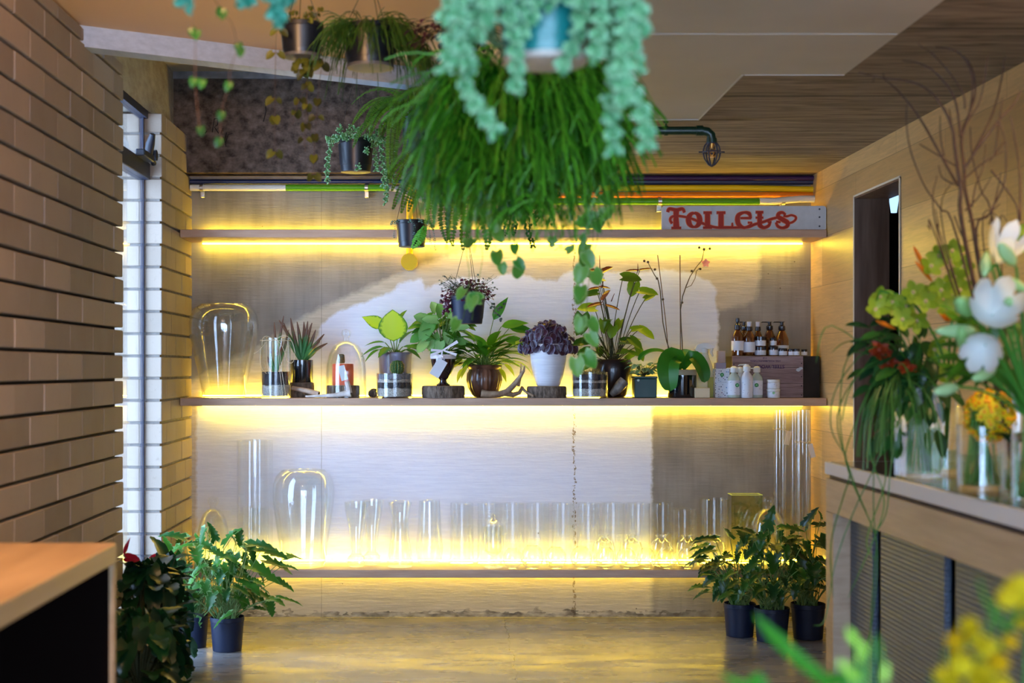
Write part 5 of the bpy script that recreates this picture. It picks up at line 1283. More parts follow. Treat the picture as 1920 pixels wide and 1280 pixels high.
m, nt = newmat('ribbed_blue_grey_panel'); vec = coords(nt); wv = nt.nodes.new('ShaderNodeTexWave'); wv.bands_direction = 'Z'; wv.inputs['Scale'].default_value = 24; nt.links.new(vec, wv.inputs[0])
out(nt, pbsdf(nt, (.085, .115, .16), .42, spec=.35, metal=.0, normal=bump(nt, wv.outputs['Fac'], .5, .004)))
for ya, yb in ((4.185, 4.425), (3.572, 4.117), (2.96, 3.504), (2.35, 2.89), (1.74, 2.28), (1.13, 1.67)):
    mb = MB(); mb.box((CX+.055, ya, .02), (CX+.075, yb, CZ-.10), bev=.006); mb.build('ribbed_panel', m, t)
# wooden bench at the left
BZ, BY1, BX = .85, 3.22, -.762
t = thing('bench_cabinet', 'open fronted oak bench cabinet against the block wall', 'cabinet', (-1.0, 2.0, 0))
M_BW = mat('warm_bench_oak', (.33, .21, .11), (.45, .30, .17), 3.5, (4, .5, 5), rough=.42, bmp=.05)
mb = MB(); mb.box((XL+.012, .4, BZ-.045), (BX, BY1, BZ), bev=.003); mb.build('top', M_BW, t)
mb = MB(); mb.box((XL+.012, BY1-.022, 0), (BX-.001, BY1-.001, BZ-.046), bev=.002); mb.build('end_panel', M_BW, t)
mb = MB(); mb.box((XL+.012, .4, 0), (BX-.001, .42, BZ-.046), bev=.002); mb.build('end_panel', M_BW, t)
mb = MB(); mb.box((XL+.012, .421, .0), (XL+.03, BY1-.023, BZ-.046)); mb.box((XL+.031, .421, 0), (BX-.02, BY1-.023, .05)); mb.box((XL+.031, BY1-.034, .051), (BX-.012, BY1-.0235, BZ-.047)); mb.build('interior_shade_lining', mat('interior_shade_lining', (.004, .002, .0015), rough=.8, spec=.03), t)  # near-black lining puts the shade inside the cabinet into its colour
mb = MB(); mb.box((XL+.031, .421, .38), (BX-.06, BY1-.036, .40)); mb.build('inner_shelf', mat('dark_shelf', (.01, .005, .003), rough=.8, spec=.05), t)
mb = MB(); mb.box((-1.20, 2.70, BZ+.0005), (-.985, 3.04, BZ+.004)); mb.box((-1.19, 2.71, BZ+.0042), (-1.0, 3.02, BZ+.008), M=None)
tag(mb.build('paper_sheets', mat('grey_white_paper', (.55, .54, .56), rough=.7), None, (-1.1, 2.87, BZ)), 'small stack of white paper lying on the bench cabinet', 'paper')
# ------------------------------------------------------------------ hanging plants
def ceil_z(x, y):
    if x > XS: return ZC
    ye = E0[1]+(x-E0[0])*(E1[1]-E0[1])/(E1[0]-E0[0])
    return ZL if y < ye else ZU
def hanger(t, x, Y, ztop, r, n=3, conv=None, ph=.4, wr=.0012, m=None):
    """wires from the pot rim to one hook under the ceiling"""
    zc = ceil_z(x, Y)-.001; zk = min(conv if conv else ztop+.32, zc-.03); mb = MB()
    for i in range(n):
        a = ph+2*pi*i/n; mb.tube([(x+r*cos(a), Y+r*sin(a), ztop-.008), (x+.002*cos(a), Y, zk)], wr, 5)
    mb.tube([(x, Y, zk-.006), (x, Y, zc)], wr*1.3, 5); mb.tube([(x, Y, zc-.006), (x, Y, zc)], .010, 12)
    return mb.build('hanging_wire', m or M_WIRE, t)
def hpot(px, Y, w, top, bot, label, m, name, conv=None, ph=.4, cat='hanging plant', taper=.82, saucer=False):
    x = PX(px, Y); zt, zb = PZ(top, Y), PZ(bot, Y); r = L(w/2, Y)
    t = thing(name, label, cat, (x, Y, zb), 'hanging plants from the ceiling')
    pot(t, x, Y, zb, r, zt-zb, m, taper); hanger(t, x, Y, zt, r*.97, conv=conv, ph=ph)
    if saucer:
        mb = MB(); mb.lathe([(r*.55, -.004), (r*taper*1.02, .0), (r*taper*1.04, .008), (r*taper*.99, .010)], (x, Y, zb), 40); mb.build('drip_ring', saucer, t)
    return t, x, Y, zt, zb, r
def burro(mb, pts, bl, br, step, n=5, jitter=.25):
    """a trailing stem packed with plump overlapping leaves"""
    acc = 0.; k = 0
    for a, b in zip(pts, pts[1:]):
        d = (b-a); ln = d.length
        if ln < 1e-6: continue
        d /= ln; u = d.orthogonal().normalized(); w = d.cross(u); q = 0.
        while acc < ln:
            p = a+d*acc
            for j in range(2):
                an = k*2.4+j*pi; o = u*cos(an)+w*sin(an); s_ = U(.8, 1.15)
                mb.blob(p, (o*.9+d*U(.25, .7)), bl*s_, br*s_, random.random(), n)
            acc += step; k += 1
        acc -= ln
def fall(p, d, Ln, n=10, g=.35, jit=.05):
    p = V(p); d = V(d).normalized(); pts = [p.copy()]
    for i in range(n):
        d = (d+V((U(-jit, jit), U(-jit, jit), -g))).normalized(); p = p+d*(Ln/n); pts.append(p.copy())
    return pts
def through(*q):
    """smooth path through given points"""
    q = [V(a) for a in q]; o = []
    for i in range(len(q)-1):
        p0, p1, p2, p3 = q[max(i-1, 0)], q[i], q[i+1], q[min(i+2, len(q)-1)]
        for j in range(5):
            u = j/5; o.append(.5*(2*p1+(p2-p0)*u+(2*p0-5*p1+4*p2-p3)*u*u+(3*p1-p0-3*p2+p3)*u**3))
    return o+[q[-1]]
def frond(mb, st, pts, W, step, shape='oval', v=None, r=.0012, crinkle=0.):
    """fern frond: rachis with paired pinnae"""
    st.tube(pts, [r*(1-.6*i/(len(pts)-1)) for i in range(len(pts))], 4)
    tot = sum((b-a).length for a, b in zip(pts, pts[1:])); s_ = .0; vv = random.random()
    for a, b in zip(pts, pts[1:]):
        d = b-a; ln = d.length; d = d/ln; side = d.cross(V((0, -.6, .8))); side = side.normalized() if side.length > .05 else V((1, 0, 0)); nr = side.cross(d)
        q = 0
        while q < ln:
            f = (s_+q)/tot; w = W*(sin(pi*min(1, .12+f*.86))**.7)
            for sg in (-1, 1):
                mb.leaf(a+d*q, side*sg+d*.25+nr*U(-.1, .15), nr, w, step*1.05, shape, .35, .1, 3, min(1, max(0, vv*.6+U(0, .4))))
            q += step
        s_ += ln
def rhipsalis(mb, c, r, n, Ln, zsq=1., up=.9, seg=6, w=.0014, spread=1., g=.32, branch=2, front=0.):
    for i in range(n):
        a = U(0, 2*pi); q = r*sqrt(random.random()); p = V((c[0]+q*cos(a), c[1]+q*sin(a), c[2]))
        d = V((cos(a)*spread*U(.3, 1.1), sin(a)*spread*U(.3, 1.1)-front, U(.2, up)))
        ln = Ln*U(.55, 1.15); pts = fall(p, d, ln, seg, g, .12); v = random.random()
        mb.tube(pts, [w]*(len(pts)-1)+[w*.5], 3, v, False)
        for b in range(branch):
            k = random.randint(2, seg-1); dd = (pts[k]-pts[k-1]).normalized()+V((U(-.7, .7), U(-.7, .7), U(-.4, .3)))
            p2 = fall(pts[k], dd, ln*U(.15, .35), 3, .3, .1); mb.tube(p2, [w*.9, w*.9, w*.8, w*.4], 3, v, False)
def vine(mb, st, pts, size, step, shape='heart', r=.0007, pair=True, dirz=-.6, drop=0., jit=.3):
    st.tube(pts, r, 4, cap=False); acc = step*.3
    for a, b in zip(pts, pts[1:]):
        d = b-a; ln = d.length
        if ln < 1e-6: continue
        while acc < ln:
            if random.random() > drop:
                p = a+d*(acc/ln); an = U(0, 2*pi)
                for sg in ((0, pi) if pair else (0,)):
                    o = V((cos(an+sg), sin(an+sg)*.7, 0)); s_ = size*U(.7, 1.2); q = p+o*size*.35
                    st.tube([p, q], r, 3, cap=False)
                    mb.leaf(q, o*.7+V((0, 0, dirz)), (U(-.3, .3), -1, .5), s_, s_*.85, shape, .4, .12, 6)
            acc += step*U(1-jit, 1+jit)
        acc -= ln

# string-of-hearts pot, upper left
t, x, Y, zt, zb, r = hpot(566, 4.3, 82, 46, 108, 'small dark hanging pot trailing sparse string-of-hearts vines', M_BLKPOT, 'hanging_string_of_hearts', ph=2.6, saucer=mat('grey_drip_ring', (.10, .10, .10), rough=.4))
mb, st = MB(), MB()
for (pp_, Yo) in ((((530, 50), (519, 62), (517, 100), (516, 150), (515, 200), (515, 240), (516, 292)), 4.2), (((570, 45), (575, 118), (576, 150), (575, 200), (572, 250), (572, 285)), 4.3), (((600, 48), (604, 110), (598, 160), (594, 215), (590, 260), (588, 330)), 4.3), (((585, 46), (592, 120), (560, 190), (548, 235)), 4.35)):
    vine(mb, st, through(*[P(a, b, Yo) for a, b in pp_]), .026, .055, 'heart', drop=.18)
for i in range(12): a = U(0, 2*pi); p = V((x+r*.8*cos(a), Y+r*.8*sin(a), zt)); vine(mb, st, arc(p, (cos(a)*.4, sin(a)*.4, 1), U(.02, .06), .8, 3), .018, .02)
for i in range(24): mb.leaf((x+U(-.02, .03), Y+U(-.02, .02), zb-.005-abs(U(-.05, .05))), (U(-1, 1), U(-1, 1), -.5), (0, -1, .2), .026, .022, 'heart', .3)
mb.build('foliage', LF_STRING, t); st.build('vine', mat('brown_vine', (.12, .07, .05), rough=.6), t)
# dark rhipsalis pot
t, x, Y, zt, zb, r = hpot(694, 4.3, 104, 50, 128, 'dark hanging pot overgrown by fine bushy rhipsalis', M_BLKPOT, 'hanging_rhipsalis', ph=.9, saucer=mat('grey_drip_ring', (.10, .10, .10), rough=.4))
mb = MB(); rhipsalis(mb, (x, Y, zt-.01), r*.8, 330, .155, spread=1.25, up=1.5, g=.42, w=.0013, branch=3)
for i in range(150):
    a = U(-.9, 1.0) if i % 3 else U(0, 6.28); p = V((x+r*.98*cos(a), Y+r*.98*sin(a), zt-.005)); pts = fall(p, (cos(a), sin(a), .3), U(.12, .26), 6, .5, .12); mb.tube(pts, .0013, 3, random.random(), False)
mb.build('foliage', LF_RHIPD, t)
# second, thinner-leaved purple plant partly behind the big teal pot
t, x, Y, zt, zb, r = hpot(862, 4.1, 70, 62, 118, 'dark purple leaved hanging plant half hidden by the teal pot', M_BLKPOT, 'hanging_purple_plant')
mb, st = MB(), MB()
for i in range(120):
    a = U(0, 2*pi); p = V((x+r*.7*cos(a), Y+r*.7*sin(a), zt)); pts = fall(p, (cos(a), sin(a), U(.3, 1.4)), U(.05, .12), 4, .35, .2); st.tube(pts, .0008, 3, cap=False)
    mb.leaf(pts[-1], (cos(a), sin(a), -.5), (0, 0, 1), .024, .018, 'oval', .5)
mb.build('foliage', leafmat('dark_purple_leaf', (.03, .006, .02), (.09, .02, .05), None, .15, .4), t); st.build('stem', M_DSTEM, t)
# burro tail pot in focus
t, x, Y, zt, zb, r = hpot(667, 6.2, 68, 262, 323, 'small dark hanging pot of plump burro tail in front of the dark wall', M_BLKPOT, 'hanging_burro_tail', conv=PZ(140, 6.2), ph=3.4)
mb = MB()
for pts in (((640, 258), (626, 262), (618, 285), (613, 310), (614, 345)), ((672, 262), (671, 280), (670, 300), (672, 316)), ((700, 258), (712, 268), (716, 300), (720, 330), (718, 350)), ((705, 258), (722, 270), (727, 310), (726, 350), (722, 380)), ((696, 262), (704, 285), (706, 320)), ((690, 258), (730, 262), (738, 300), (735, 340)), ((655, 258), (668, 240), (675, 250)), ((645, 258), (636, 245), (640, 238)), ((650, 258), (655, 240), (658, 236)), ((688, 258), (694, 244), (700, 240)), ((700, 258), (712, 240), (722, 236)), ((678, 262), (684, 275), (686, 285)), ((665, 262), (650, 262), (645, 250))):
    burro(mb, through(*[P(a+U(-1, 1), b, 6.2-.06+U(-.03, .03)) for a, b in pts]), .017, .0042, .0075)
for i in range(26): a = U(0, 2*pi); burro(mb, fall((x+r*.6*cos(a), Y+r*.6*sin(a), zt-.005), (cos(a), sin(a), .9), U(.05, .09), 4, .3), .016, .004, .008)
mb.build('foliage', LF_BURRO2, t)
# boston fern behind it
t, x, Y, zt, zb, r = hpot(785, 5.95, 66, 205, 290, 'hanging fern with dense arching fronds right of the burro tail', M_BLKPOT, 'hanging_fern')
mb, st = MB(), MB(); c = (x, Y, zt-.01)
for i in range(54):
    a = 2*pi*i/54*3.3+U(-.2, .2); pts = fall((x+r*.5*cos(a), Y+r*.5*sin(a), zt), (cos(a)*U(.6, 1.2), sin(a)*.9, U(.5, 1.6)), U(.18, .36), 9, U(.22, .34), .03); frond(mb, st, pts, .022, .0085)
for pp_ in (((765, 215), (742, 200), (733, 250), (731, 300), (732, 345)), ((770, 210), (750, 190), (738, 200), (735, 230)), ((780, 215), (790, 215), (800, 280), (806, 330), (800, 360)), ((775, 220), (768, 250), (758, 300), (752, 330)), ((760, 220), (742, 240), (738, 290), (740, 320))):
    frond(mb, st, through(*[P(a, b, Y-.12) for a, b in pp_]), .024, .0085)
mb.build('fronds', LF_FERN, t); st.build('stem', M_DSTEM, t)
# little dark pot above the yellow wall box
t, x, Y, zt, zb, r = hpot(772, 6.35, 60, 414, 463, 'tiny dark hanging pot with little succulents before the yellow pipe', M_BLKPOT, 'hanging_small_succulent', conv=PZ(300, 6.35), ph=3.3)
mb = MB()
for i in range(18): a = U(0, 2*pi); burro(mb, fall((x+r*.7*cos(a), Y+r*.7*sin(a), zt-.006), (cos(a), sin(a), 1.), U(.02, .05), 3, .5), .011, .0032, .007)
for pp_ in (((744, 415), (740, 425), (739, 445)), ((775, 415), (777, 425), (776, 450)), ((800, 415), (806, 440), (808, 468)), ((797, 418), (812, 430), (816, 470))): burro(mb, through(*[P(a, b, Y-.07) for a, b in pp_]), .007, .002, .008)
mb.build('foliage', leafmat('grey_green_succulent', (.04, .12, .09), (.10, .24, .17), (.2, .35, .3), .1, .4), t)
mb, st = MB(), MB(); frond(mb, st, through(P(790, 432, Y-.09), P(782, 450, Y-.1), P(772, 466, Y-.1)), .030, .012); frond(mb, st, through(P(796, 425, Y-.09), P(790, 440, Y-.1), P(786, 458, Y-.1)), .026, .012); mb.build('fern_sprig', leafmat('bright_fern', (.06, .35, .02), (.15, .5, .05), None, .4, .4), t)
# string plant with burgundy leaves over the peace lily
t, x, Y, zt, zb, r = hpot(877, 6.45, 66, 555, 607, 'small blue-black hanging pot of burgundy pearl-like leaves over the peace lily', M_NAVYPOT, 'hanging_burgundy_plant', conv=PZ(440, 6.45), ph=3.0)
mb, st = MB(), MB()
for i in range(240):
    a = U(0, 2*pi); e = U(-.3, 1.4); rr = L(U(20, 44), Y); p = V((x+cos(a)*cos(e)*rr*1.1, Y+sin(a)*cos(e)*rr*.8, zt+sin(e)*rr*.8))
    st.tube(bez((x, Y, zt), (x+(p.x-x)*.5, Y+(p.y-Y)*.5, p.z+.01), p, 3), .0006, 3, cap=False)
    mb.leaf(p, (cos(a), sin(a), U(-1, .3)), (0, -.5, 1), .016, .014, 'round', .5, .1, 4)
for cx_, cy_ in ((838, 570), (832, 560), (842, 575), (836, 580)):
    for j in range(9): mb.ball(P(cx_+U(-6, 6), cy_+U(-6, 8), Y-.02+U(-.02, .02)), .0075, 7, 5, random.random())
mb.build('foliage', LF_PURP2, t)
mb = MB()
for i in range(130):
    px, py = (U(826, 870), U(516, 545)) if i % 2 else (U(880, 930), U(515, 560)); p = P(px, py, Y+U(-.05, .05)); st.tube(bez((x, Y, zt), p+V((0, 0, .0)), p, 3), .0006, 3, cap=False)
    mb.leaf(p, (U(-1, 1), U(-1, 0), U(-.4, 1)), (0, -.5, 1), .011, .010, 'round', .3, .1, 4)
for pp_ in (((925, 570), (935, 580), (945, 570)), ((920, 575), (935, 592), (940, 600))):
    for q in through(*[P(a, b, Y) for a, b in pp_]): mb.leaf(q, (U(-1, 1), -.4, U(-1, 1)), (0, -1, 0), .012, .01, 'round')
    st.tube(through((x+r*.8, Y, zt), *[P(a, b, Y) for a, b in pp_]), .0007, 3)
mb.build('sprig_foliage', leafmat('grey_sprig_leaf', (.03, .05, .05), (.14, .20, .18), None, .2, .5), t); st.build('stem', M_DSTEM, t)
# big bright rhipsalis mass
t, x, Y, zt, zb, r = hpot(985, 3.35, 150, 150, 262, 'huge bright green rhipsalis mop hanging below the teal pot', M_BLKPOT, 'hanging_rhipsalis', conv=2.25)
mb = MB(); rhipsalis(mb, (x, Y, zt-.02), r*.9, 520, .25, spread=.62, up=.9, g=.34, w=.0021, branch=3, seg=7, front=.05)
for i in range(900):
    a = U(0, 2*pi); f_ = U(.0, 1); p = V((x+r*1.02*cos(a), Y+r*1.02*sin(a), zt-.01-f_*.12)); pts = fall(p, (cos(a)*U(.2, .75), sin(a)*U(.2, .8), U(-.1, .6)), U(.14, .30), 7, U(.22, .6), .13); mb.tube(pts, .0021, 3, random.random(), False)
    k = random.randint(3, 6); mb.tube(fall(pts[k], (U(-1, 1), U(-1, .5), -.6), .06, 3, .3, .1), .0018, 3, random.random(), False)
for i in range(420):
    p = P(random.gauss(985, 62), U(200, 400), Y-.12+U(-.05, .12)); mb.tube(fall(p, (U(-.5, .5), U(-.4, .1), U(-.6, .3)), U(.05, .12), 5, .3, .12), .0021, 3, random.random(), False)
mb.build('foliage', LF_RHIP, t)
# fern between the mop and the little pot
t, x, Y, zt, zb, r = hpot(868, 5.3, 64, 300, 372, 'hanging fern spilling from behind the left edge of the bright mop', M_BLKPOT, 'hanging_fern')
mb, st = MB(), MB()
for i in range(50):
    a = 2*pi*i/50*3.3+U(-.2, .2); pts = fall((x+r*.6*cos(a), Y+r*.6*sin(a), zt), (cos(a)*U(.7, 1.2), sin(a), U(.3, 1.1)), U(.20, .34), 8, U(.28, .4), .04); frond(mb, st, pts, .026, .0105)
for pp_ in (((850, 330), (822, 345), (808, 390), (812, 430)), ((855, 340), (838, 370), (832, 410), (838, 455)), ((880, 340), (876, 400), (870, 440), (868, 470)), ((860, 340), (850, 400), (846, 440), (850, 462)), ((850, 320), (815, 325), (800, 345), (795, 380)), ((890, 360), (905, 400), (915, 440), (912, 470))):
    frond(mb, st, through(*[P(a, b, Y-.1) for a, b in pp_]), .028, .0105)
mb.build('fronds', LF_FERN, t); st.build('stem', M_DSTEM, t)
# small leaved trailer, sharp, right of the ferns
t, x, Y, zt, zb, r = hpot(975, 5.6, 60, 330, 398, 'dark hanging pot with fine leaved trailers under the bright mop', M_NAVYPOT, 'hanging_fine_trailer')
mb, st = MB(), MB()
for pp_ in (((985, 340), (988, 400), (990, 430), (997, 450), (1000, 462)), ((990, 340), (1010, 380), (1005, 410), (1000, 420)), ((960, 340), (955, 400), (945, 440)), ((1000, 345), (1030, 380), (1034, 420)), ((970, 340), (968, 400), (962, 440)), ((985, 340), (1000, 395), (1010, 405))):
    vine(mb, st, through(*[P(a, b, Y-.08) for a, b in pp_]), .013, .008, 'oval')
for i in range(26): a = U(0, 6.28); vine(mb, st, fall((x+r*.8*cos(a), Y+r*.8*sin(a), zt), (cos(a), sin(a), .6), U(.08, .2), 6, .4), .013, .009, 'oval')
mb.build('foliage', LF_DARK, t); st.build('stem', M_DSTEM, t)
# heart leaved vine below the mop
t, x, Y, zt, zb, r = hpot(1030, 4.0, 84, 250, 330, 'hanging heart leaf vine trailing large leaves below the bright mop', M_TEALPOT, 'hanging_heart_vine', conv=2.14)
mb, st = MB(), MB(); ZV = ceil_z(x, Y)
VN = [(((1000, 300), (960, 360), (925, 420), (930, 470), (935, 500), (955, 512)), .9), (((1010, 300), (975, 380), (962, 440), (972, 490), (960, 505)), .9), (((1060, 300), (1100, 380), (1115, 430), (1070, 445), (1040, 470)), .8),
      (((1060, 300), (1110, 400), (1120, 450), (1100, 500), (1090, 560), (1095, 620), (1080, 680)), 1.), (((1050, 300), (1105, 380), (1112, 440), (1105, 520), (1100, 590), (1110, 640)), 1.), (((990, 310), (930, 380), (895, 430), (905, 480), (890, 560), (885, 600)), .9), (((1000, 310), (900, 400), (875, 460), (880, 520), (870, 590), (865, 600)), .8), (((1070, 310), (1130, 380), (1140, 430)), .9)]
for pp_, s_ in VN: vine(mb, st, through(*[P(a, b, Y-.06+U(-.03, .03)) for a, b in pp_]), .046*s_, .078, 'heart', .0009, False, -.9, .12)
for (a, b, sz, dx, dz) in ((926, 420, 36, .1, -1), (972, 395, 28, .1, -1), (1118, 432, 40, -1, -.15), (1128, 420, 30, 1, .7), (1035, 455, 20, 0, -1), (1062, 480, 18, .3, .2), (1098, 490, 32, .4, -.9), (1092, 518, 34, -.3, -1), (1104, 640, 30, .6, -.9), (1080, 690, 34, .1, -1), (940, 505, 22, .2, -1), (968, 500, 24, .5, -.6), (878, 590, 22, .1, .2), (902, 575, 26, -.2, .1), (1090, 610, 30, -.2, -1), (920, 385, 26, -.2, -1)):
    p = P(a, b, Y-.08); mb.leaf(p+V((0, 0, L(sz/2, Y))), (dx, -.1, dz), (0, -1, .2), L(sz, Y), L(sz*.85, Y), 'heart', .25, .1, 8)
mb.build('foliage', LF_HEART, t); st.build('vine', M_STEM, t)
# big teal pot, very near
t, x, Y, zt, zb, r = hpot(1022, 2.3, 186, -40, 120, 'large teal hanging pot draped with thick pale burro tails, top centre', M_TEALPOT, 'hanging_burro_tail', conv=2.1, saucer=mat('pale_saucer', (.55, .50, .42), rough=.4))
mb = MB(); Yb = 2.2
BT = [((930, -60), (885, -30), (862, 40), (868, 90), (874, 130), (872, 175)), ((925, -60), (900, 0), (880, 60), (868, 85), (880, 120)), ((880, -50), (850, -10), (835, 20), (828, 40)), ((870, -50), (845, 60), (838, 110), (835, 135)), ((874, 170), (890, 195), (912, 225), (932, 250)), ((900, -60), (872, -20), (858, 10), (862, 50)),
      ((960, -60), (950, -10), (960, 60), (968, 100), (966, 150), (974, 172)), ((1015, -60), (1005, 10), (985, 45), (972, 80)), ((1090, -60), (1082, 20), (1088, 50), (1068, 95), (1055, 125)), ((1065, -60), (1075, -10), (1090, 30)), ((1120, -60), (1140, 0), (1145, 60), (1150, 110), (1155, 150), (1145, 200), (1150, 250), (1150, 285)),
      ((1130, -60), (1165, 0), (1172, 60), (1165, 110), (1170, 150), (1195, 190), (1210, 235), (1212, 280)), ((1140, -60), (1180, -10), (1190, 40), (1185, 90), (1200, 130)), ((1110, -60), (1128, 20), (1120, 80), (1112, 110)), ((1130, -60), (1155, 20), (1158, 60), (1140, 100)), ((1150, -60), (1195, 0), (1205, 60)), ((940, -60), (920, 10), (905, 40), (890, 70)), ((1145, 130), (1170, 170), (1160, 200)), ((905, -60), (915, 30), (900, 60)), ((870, -60), (895, 10), (868, 70), (858, 120))]
for pp_ in BT:
    dy = U(-.10, .04)
    pts = through(*[P(a, b, Yb+dy) for a, b in pp_]); burro(mb, pts, .0185, .0052, .0062, 6)
for pp_ in BT:
    s0 = P(*pp_[0], Yb); a = U(0, 6.28); 
for i in range(16): a = 2*pi*i/16; burro(mb, fall((x+r*.6*cos(a), Y+r*.6*sin(a), zt-.01), (cos(a)*1.3, sin(a)*1.3, 1.), U(.10, .16), 6, .5), .024, .006, .010, 6)
mb.build('foliage', LF_BURRO, t)
# second near burro tail pot, top left, mostly above the frame
t, x, Y, zt, zb, r = hpot(458, 2.55, 150, -150, -30, 'pale burro tail tips hanging from a pot at the top left', M_TEALPOT, 'hanging_burro_tail', conv=2.3)
mb = MB()
for pp_ in (((400, -140), (360, -100), (345, -40), (350, 0), (342, 18)), ((395, -140), (352, -90), (340, -30), (338, 5)), ((500, -140), (520, -80), (524, -20), (522, 30), (520, 52)), ((505, -140), (530, -70), (536, -10), (540, 8)), ((480, -140), (505, -60), (508, -10), (515, 30)), ((450, -140), (470, -60), (462, -10), (446, 14)), ((430, -140), (455, -50), (470, -15), (455, 8))):
    burro(mb, through(*[P(a, b, Y-.1) for a, b in pp_]), .022, .0058, .0075, 6)
for i in range(14): a = 2*pi*i/14; burro(mb, fall((x+r*.6*cos(a), Y+r*.6*sin(a), zt-.01), (cos(a)*1.3, sin(a)*1.3, 1.), .12, 6, .5), .022, .0058, .010, 6)
mb.build('foliage', leafmat('teal_succulent', (.01, .24, .15), (.05, .42, .28), (.15, .55, .40), .1, .4, evar=.75), t)
mb, st = MB(), MB()
for pp_, lv_ in ((((410, -60), (370, -10), (362, 30), (362, 62)), [(360, 62), (369, 66)]), (((440, -60), (400, -20), (415, 20), (435, 45), (446, 90)), [(416, 24), (420, 28), (446, 90), (452, 98)]), (((366, 66), (366, 110), (366, 158)), [(364, 155), (380, 158)]), (((446, 92), (432, 130), (430, 166)), [(430, 163)]), (((366, 158), (370, 200), (376, 246)), [(376, 246)]), (((430, 166), (420, 190), (414, 222), (414, 268)), [(416, 218), (412, 268)])):
    st.tube(through(*[P(a, b, 2.9) for a, b in pp_]), .0007, 4)
    for a, b in lv_:
        p = P(a, b, 2.9); mb = MB(); mb.leaf(p+V((0, 0, .008)), (U(-.5, .5), -.3, -1), (0, -1, 0), .020, .018, 'heart', .3); mb.build('vine_leaf', LF_DARK, t)
st.build('vine', mat('brown_vine', (.12, .07, .05), rough=.6), t)
# ------------------------------------------------------------------ potted plants on the floor
def leaf_stem(mb, st, c, tip, Ln, W, d, shape='lobed', up=(0, -.5, 1), droop=.5, r=.0024, bend=.12, fold=.12):
    c, tip = V(c), V(tip); mid = c.lerp(tip, .55)+V((0, 0, bend*(tip-c).length)); st.tube(bez(c, mid, tip, 6), [r, r, r, r*.9, r*.8, r*.7, r*.6], 5)
    mb.leaf(tip, d, up, Ln, W, shape, droop, fold, 10, None, .04)
def arrow_plant(px, Y, w, top, tips, label, extra, m, pot_m=M_NAVYPOT, spread=60, rise=(.12, .36), xmin=-9, xmax=9):
    x = PX(px, Y); r = L(w/2, Y); h = L(top[1]-top[0], Y); t = thing('potted_arrowhead', label, 'potted plant', (x, Y, 0), 'lobed leaf plants in dark blue pots on the floor')
    pot(t, x, Y, .001, r, h, pot_m, .84, rings=False)
    mb, st = MB(), MB(); c = V((x, Y, h-.01))
    for (a, b, dx, dz, ln, w_) in tips:
        yy = Y-U(.02, .12); leaf_stem(mb, st, c+V((U(-.5, .5)*r, U(-.5, .5)*r, 0)), P(a, b, yy), L(ln, yy), L(w_, yy), (dx, U(-.5, .1), dz))
    for i in range(extra):
        a = U(0, 2*pi); e = U(.35, 1.35); d = V((cos(a)*cos(e), sin(a)*cos(e)*.8, sin(e))); ln = U(*rise)
        tip = c+d*ln*1.15
        tip.x = min(max(tip.x, xmin), xmax)
        if tip.y > 6.74 and tip.z < 1.2: tip.y = 6.74-U(0, .05)
        s_ = U(.06, .10); leaf_stem(mb, st, c+V((U(-.6, .6)*r, U(-.6, .6)*r, 0)), tip, s_, s_*U(.6, .85), (d.x*1.2, d.y, U(-.7, .2)), up=(0, -.3, 1), droop=U(.3, 1.1))
    for i in range(16):
        a = U(0, 2*pi); st.tube(arc(c+V((U(-.5, .5)*r, U(-.5, .5)*r, 0)), (cos(a)*.6, sin(a)*.6, 1), U(.08, .24), .5, 6), [.0022]*6+[.0008], 5)
    mb.build('foliage', m, t); st.build('stem', mat('pale_green_stem', (.06, .14, .03), (.20, .30, .10), 30, rough=.5), t)
    return t
arrow_plant(362, 6.36, 58, (1155, 1213), [(400, 1000, -.3, .9, 26, 16), (345, 1008, -.9, .3, 50, 30), (372, 1018, .9, -.2, 46, 34), (338, 1040, -.8, -.3, 40, 30), (352, 1075, -1, -.2, 60, 26), (345, 1095, -1, .1, 40, 22), (330, 1070, -.9, .2, 34, 22), (365, 1160, .1, -1, 38, 28), (350, 1185, -1, -.1, 46, 30), (320, 1085, -.5, -.8, 34, 22), (398, 1032, .8, -.2, 36, 26), (318, 1030, -.3, 1, 30, 18)],
            'leafy potted plant on the floor, nearest the brick pier', 46, LF_ARROW, xmin=-1.22, xmax=-.95)
arrow_plant(426, 6.28, 64, (1151, 1214), [(420, 1020, .4, .6, 50, 34), (465, 1020, 1, .1, 60, 34), (490, 1030, 1, -.1, 56, 36), (500, 1050, 1, -.3, 58, 30), (470, 1060, 1, -.3, 70, 40), (520, 1088, 1, -.35, 40, 20), (508, 1085, 1, -.2, 34, 20), (505, 1128, .3, -1, 32, 24), (525, 1120, 1, -.15, 48, 12), (478, 1140, 1, .1, 30, 16), (400, 1110, -.2, -1, 34, 24), (440, 1040, -.2, -.9, 44, 40), (412, 1050, -.5, -.7, 40, 34), (404, 1012, -.2, 1, 30, 22), (430, 1150, -1, -.6, 46, 18), (455, 1085, .8, -.4, 50, 36), (530, 1060, 1, .0, 34, 12)],
            'leafy potted plant on the floor below the big bottom vase', 50, LF_ARROW, xmin=-1.15, xmax=-.72)
LF_ARROW2 = leafmat('deep_arrowhead_leaf', (.004, .035, .01), (.035, .13, .015), (.12, .28, .08), .22, .32, evar=1.04)
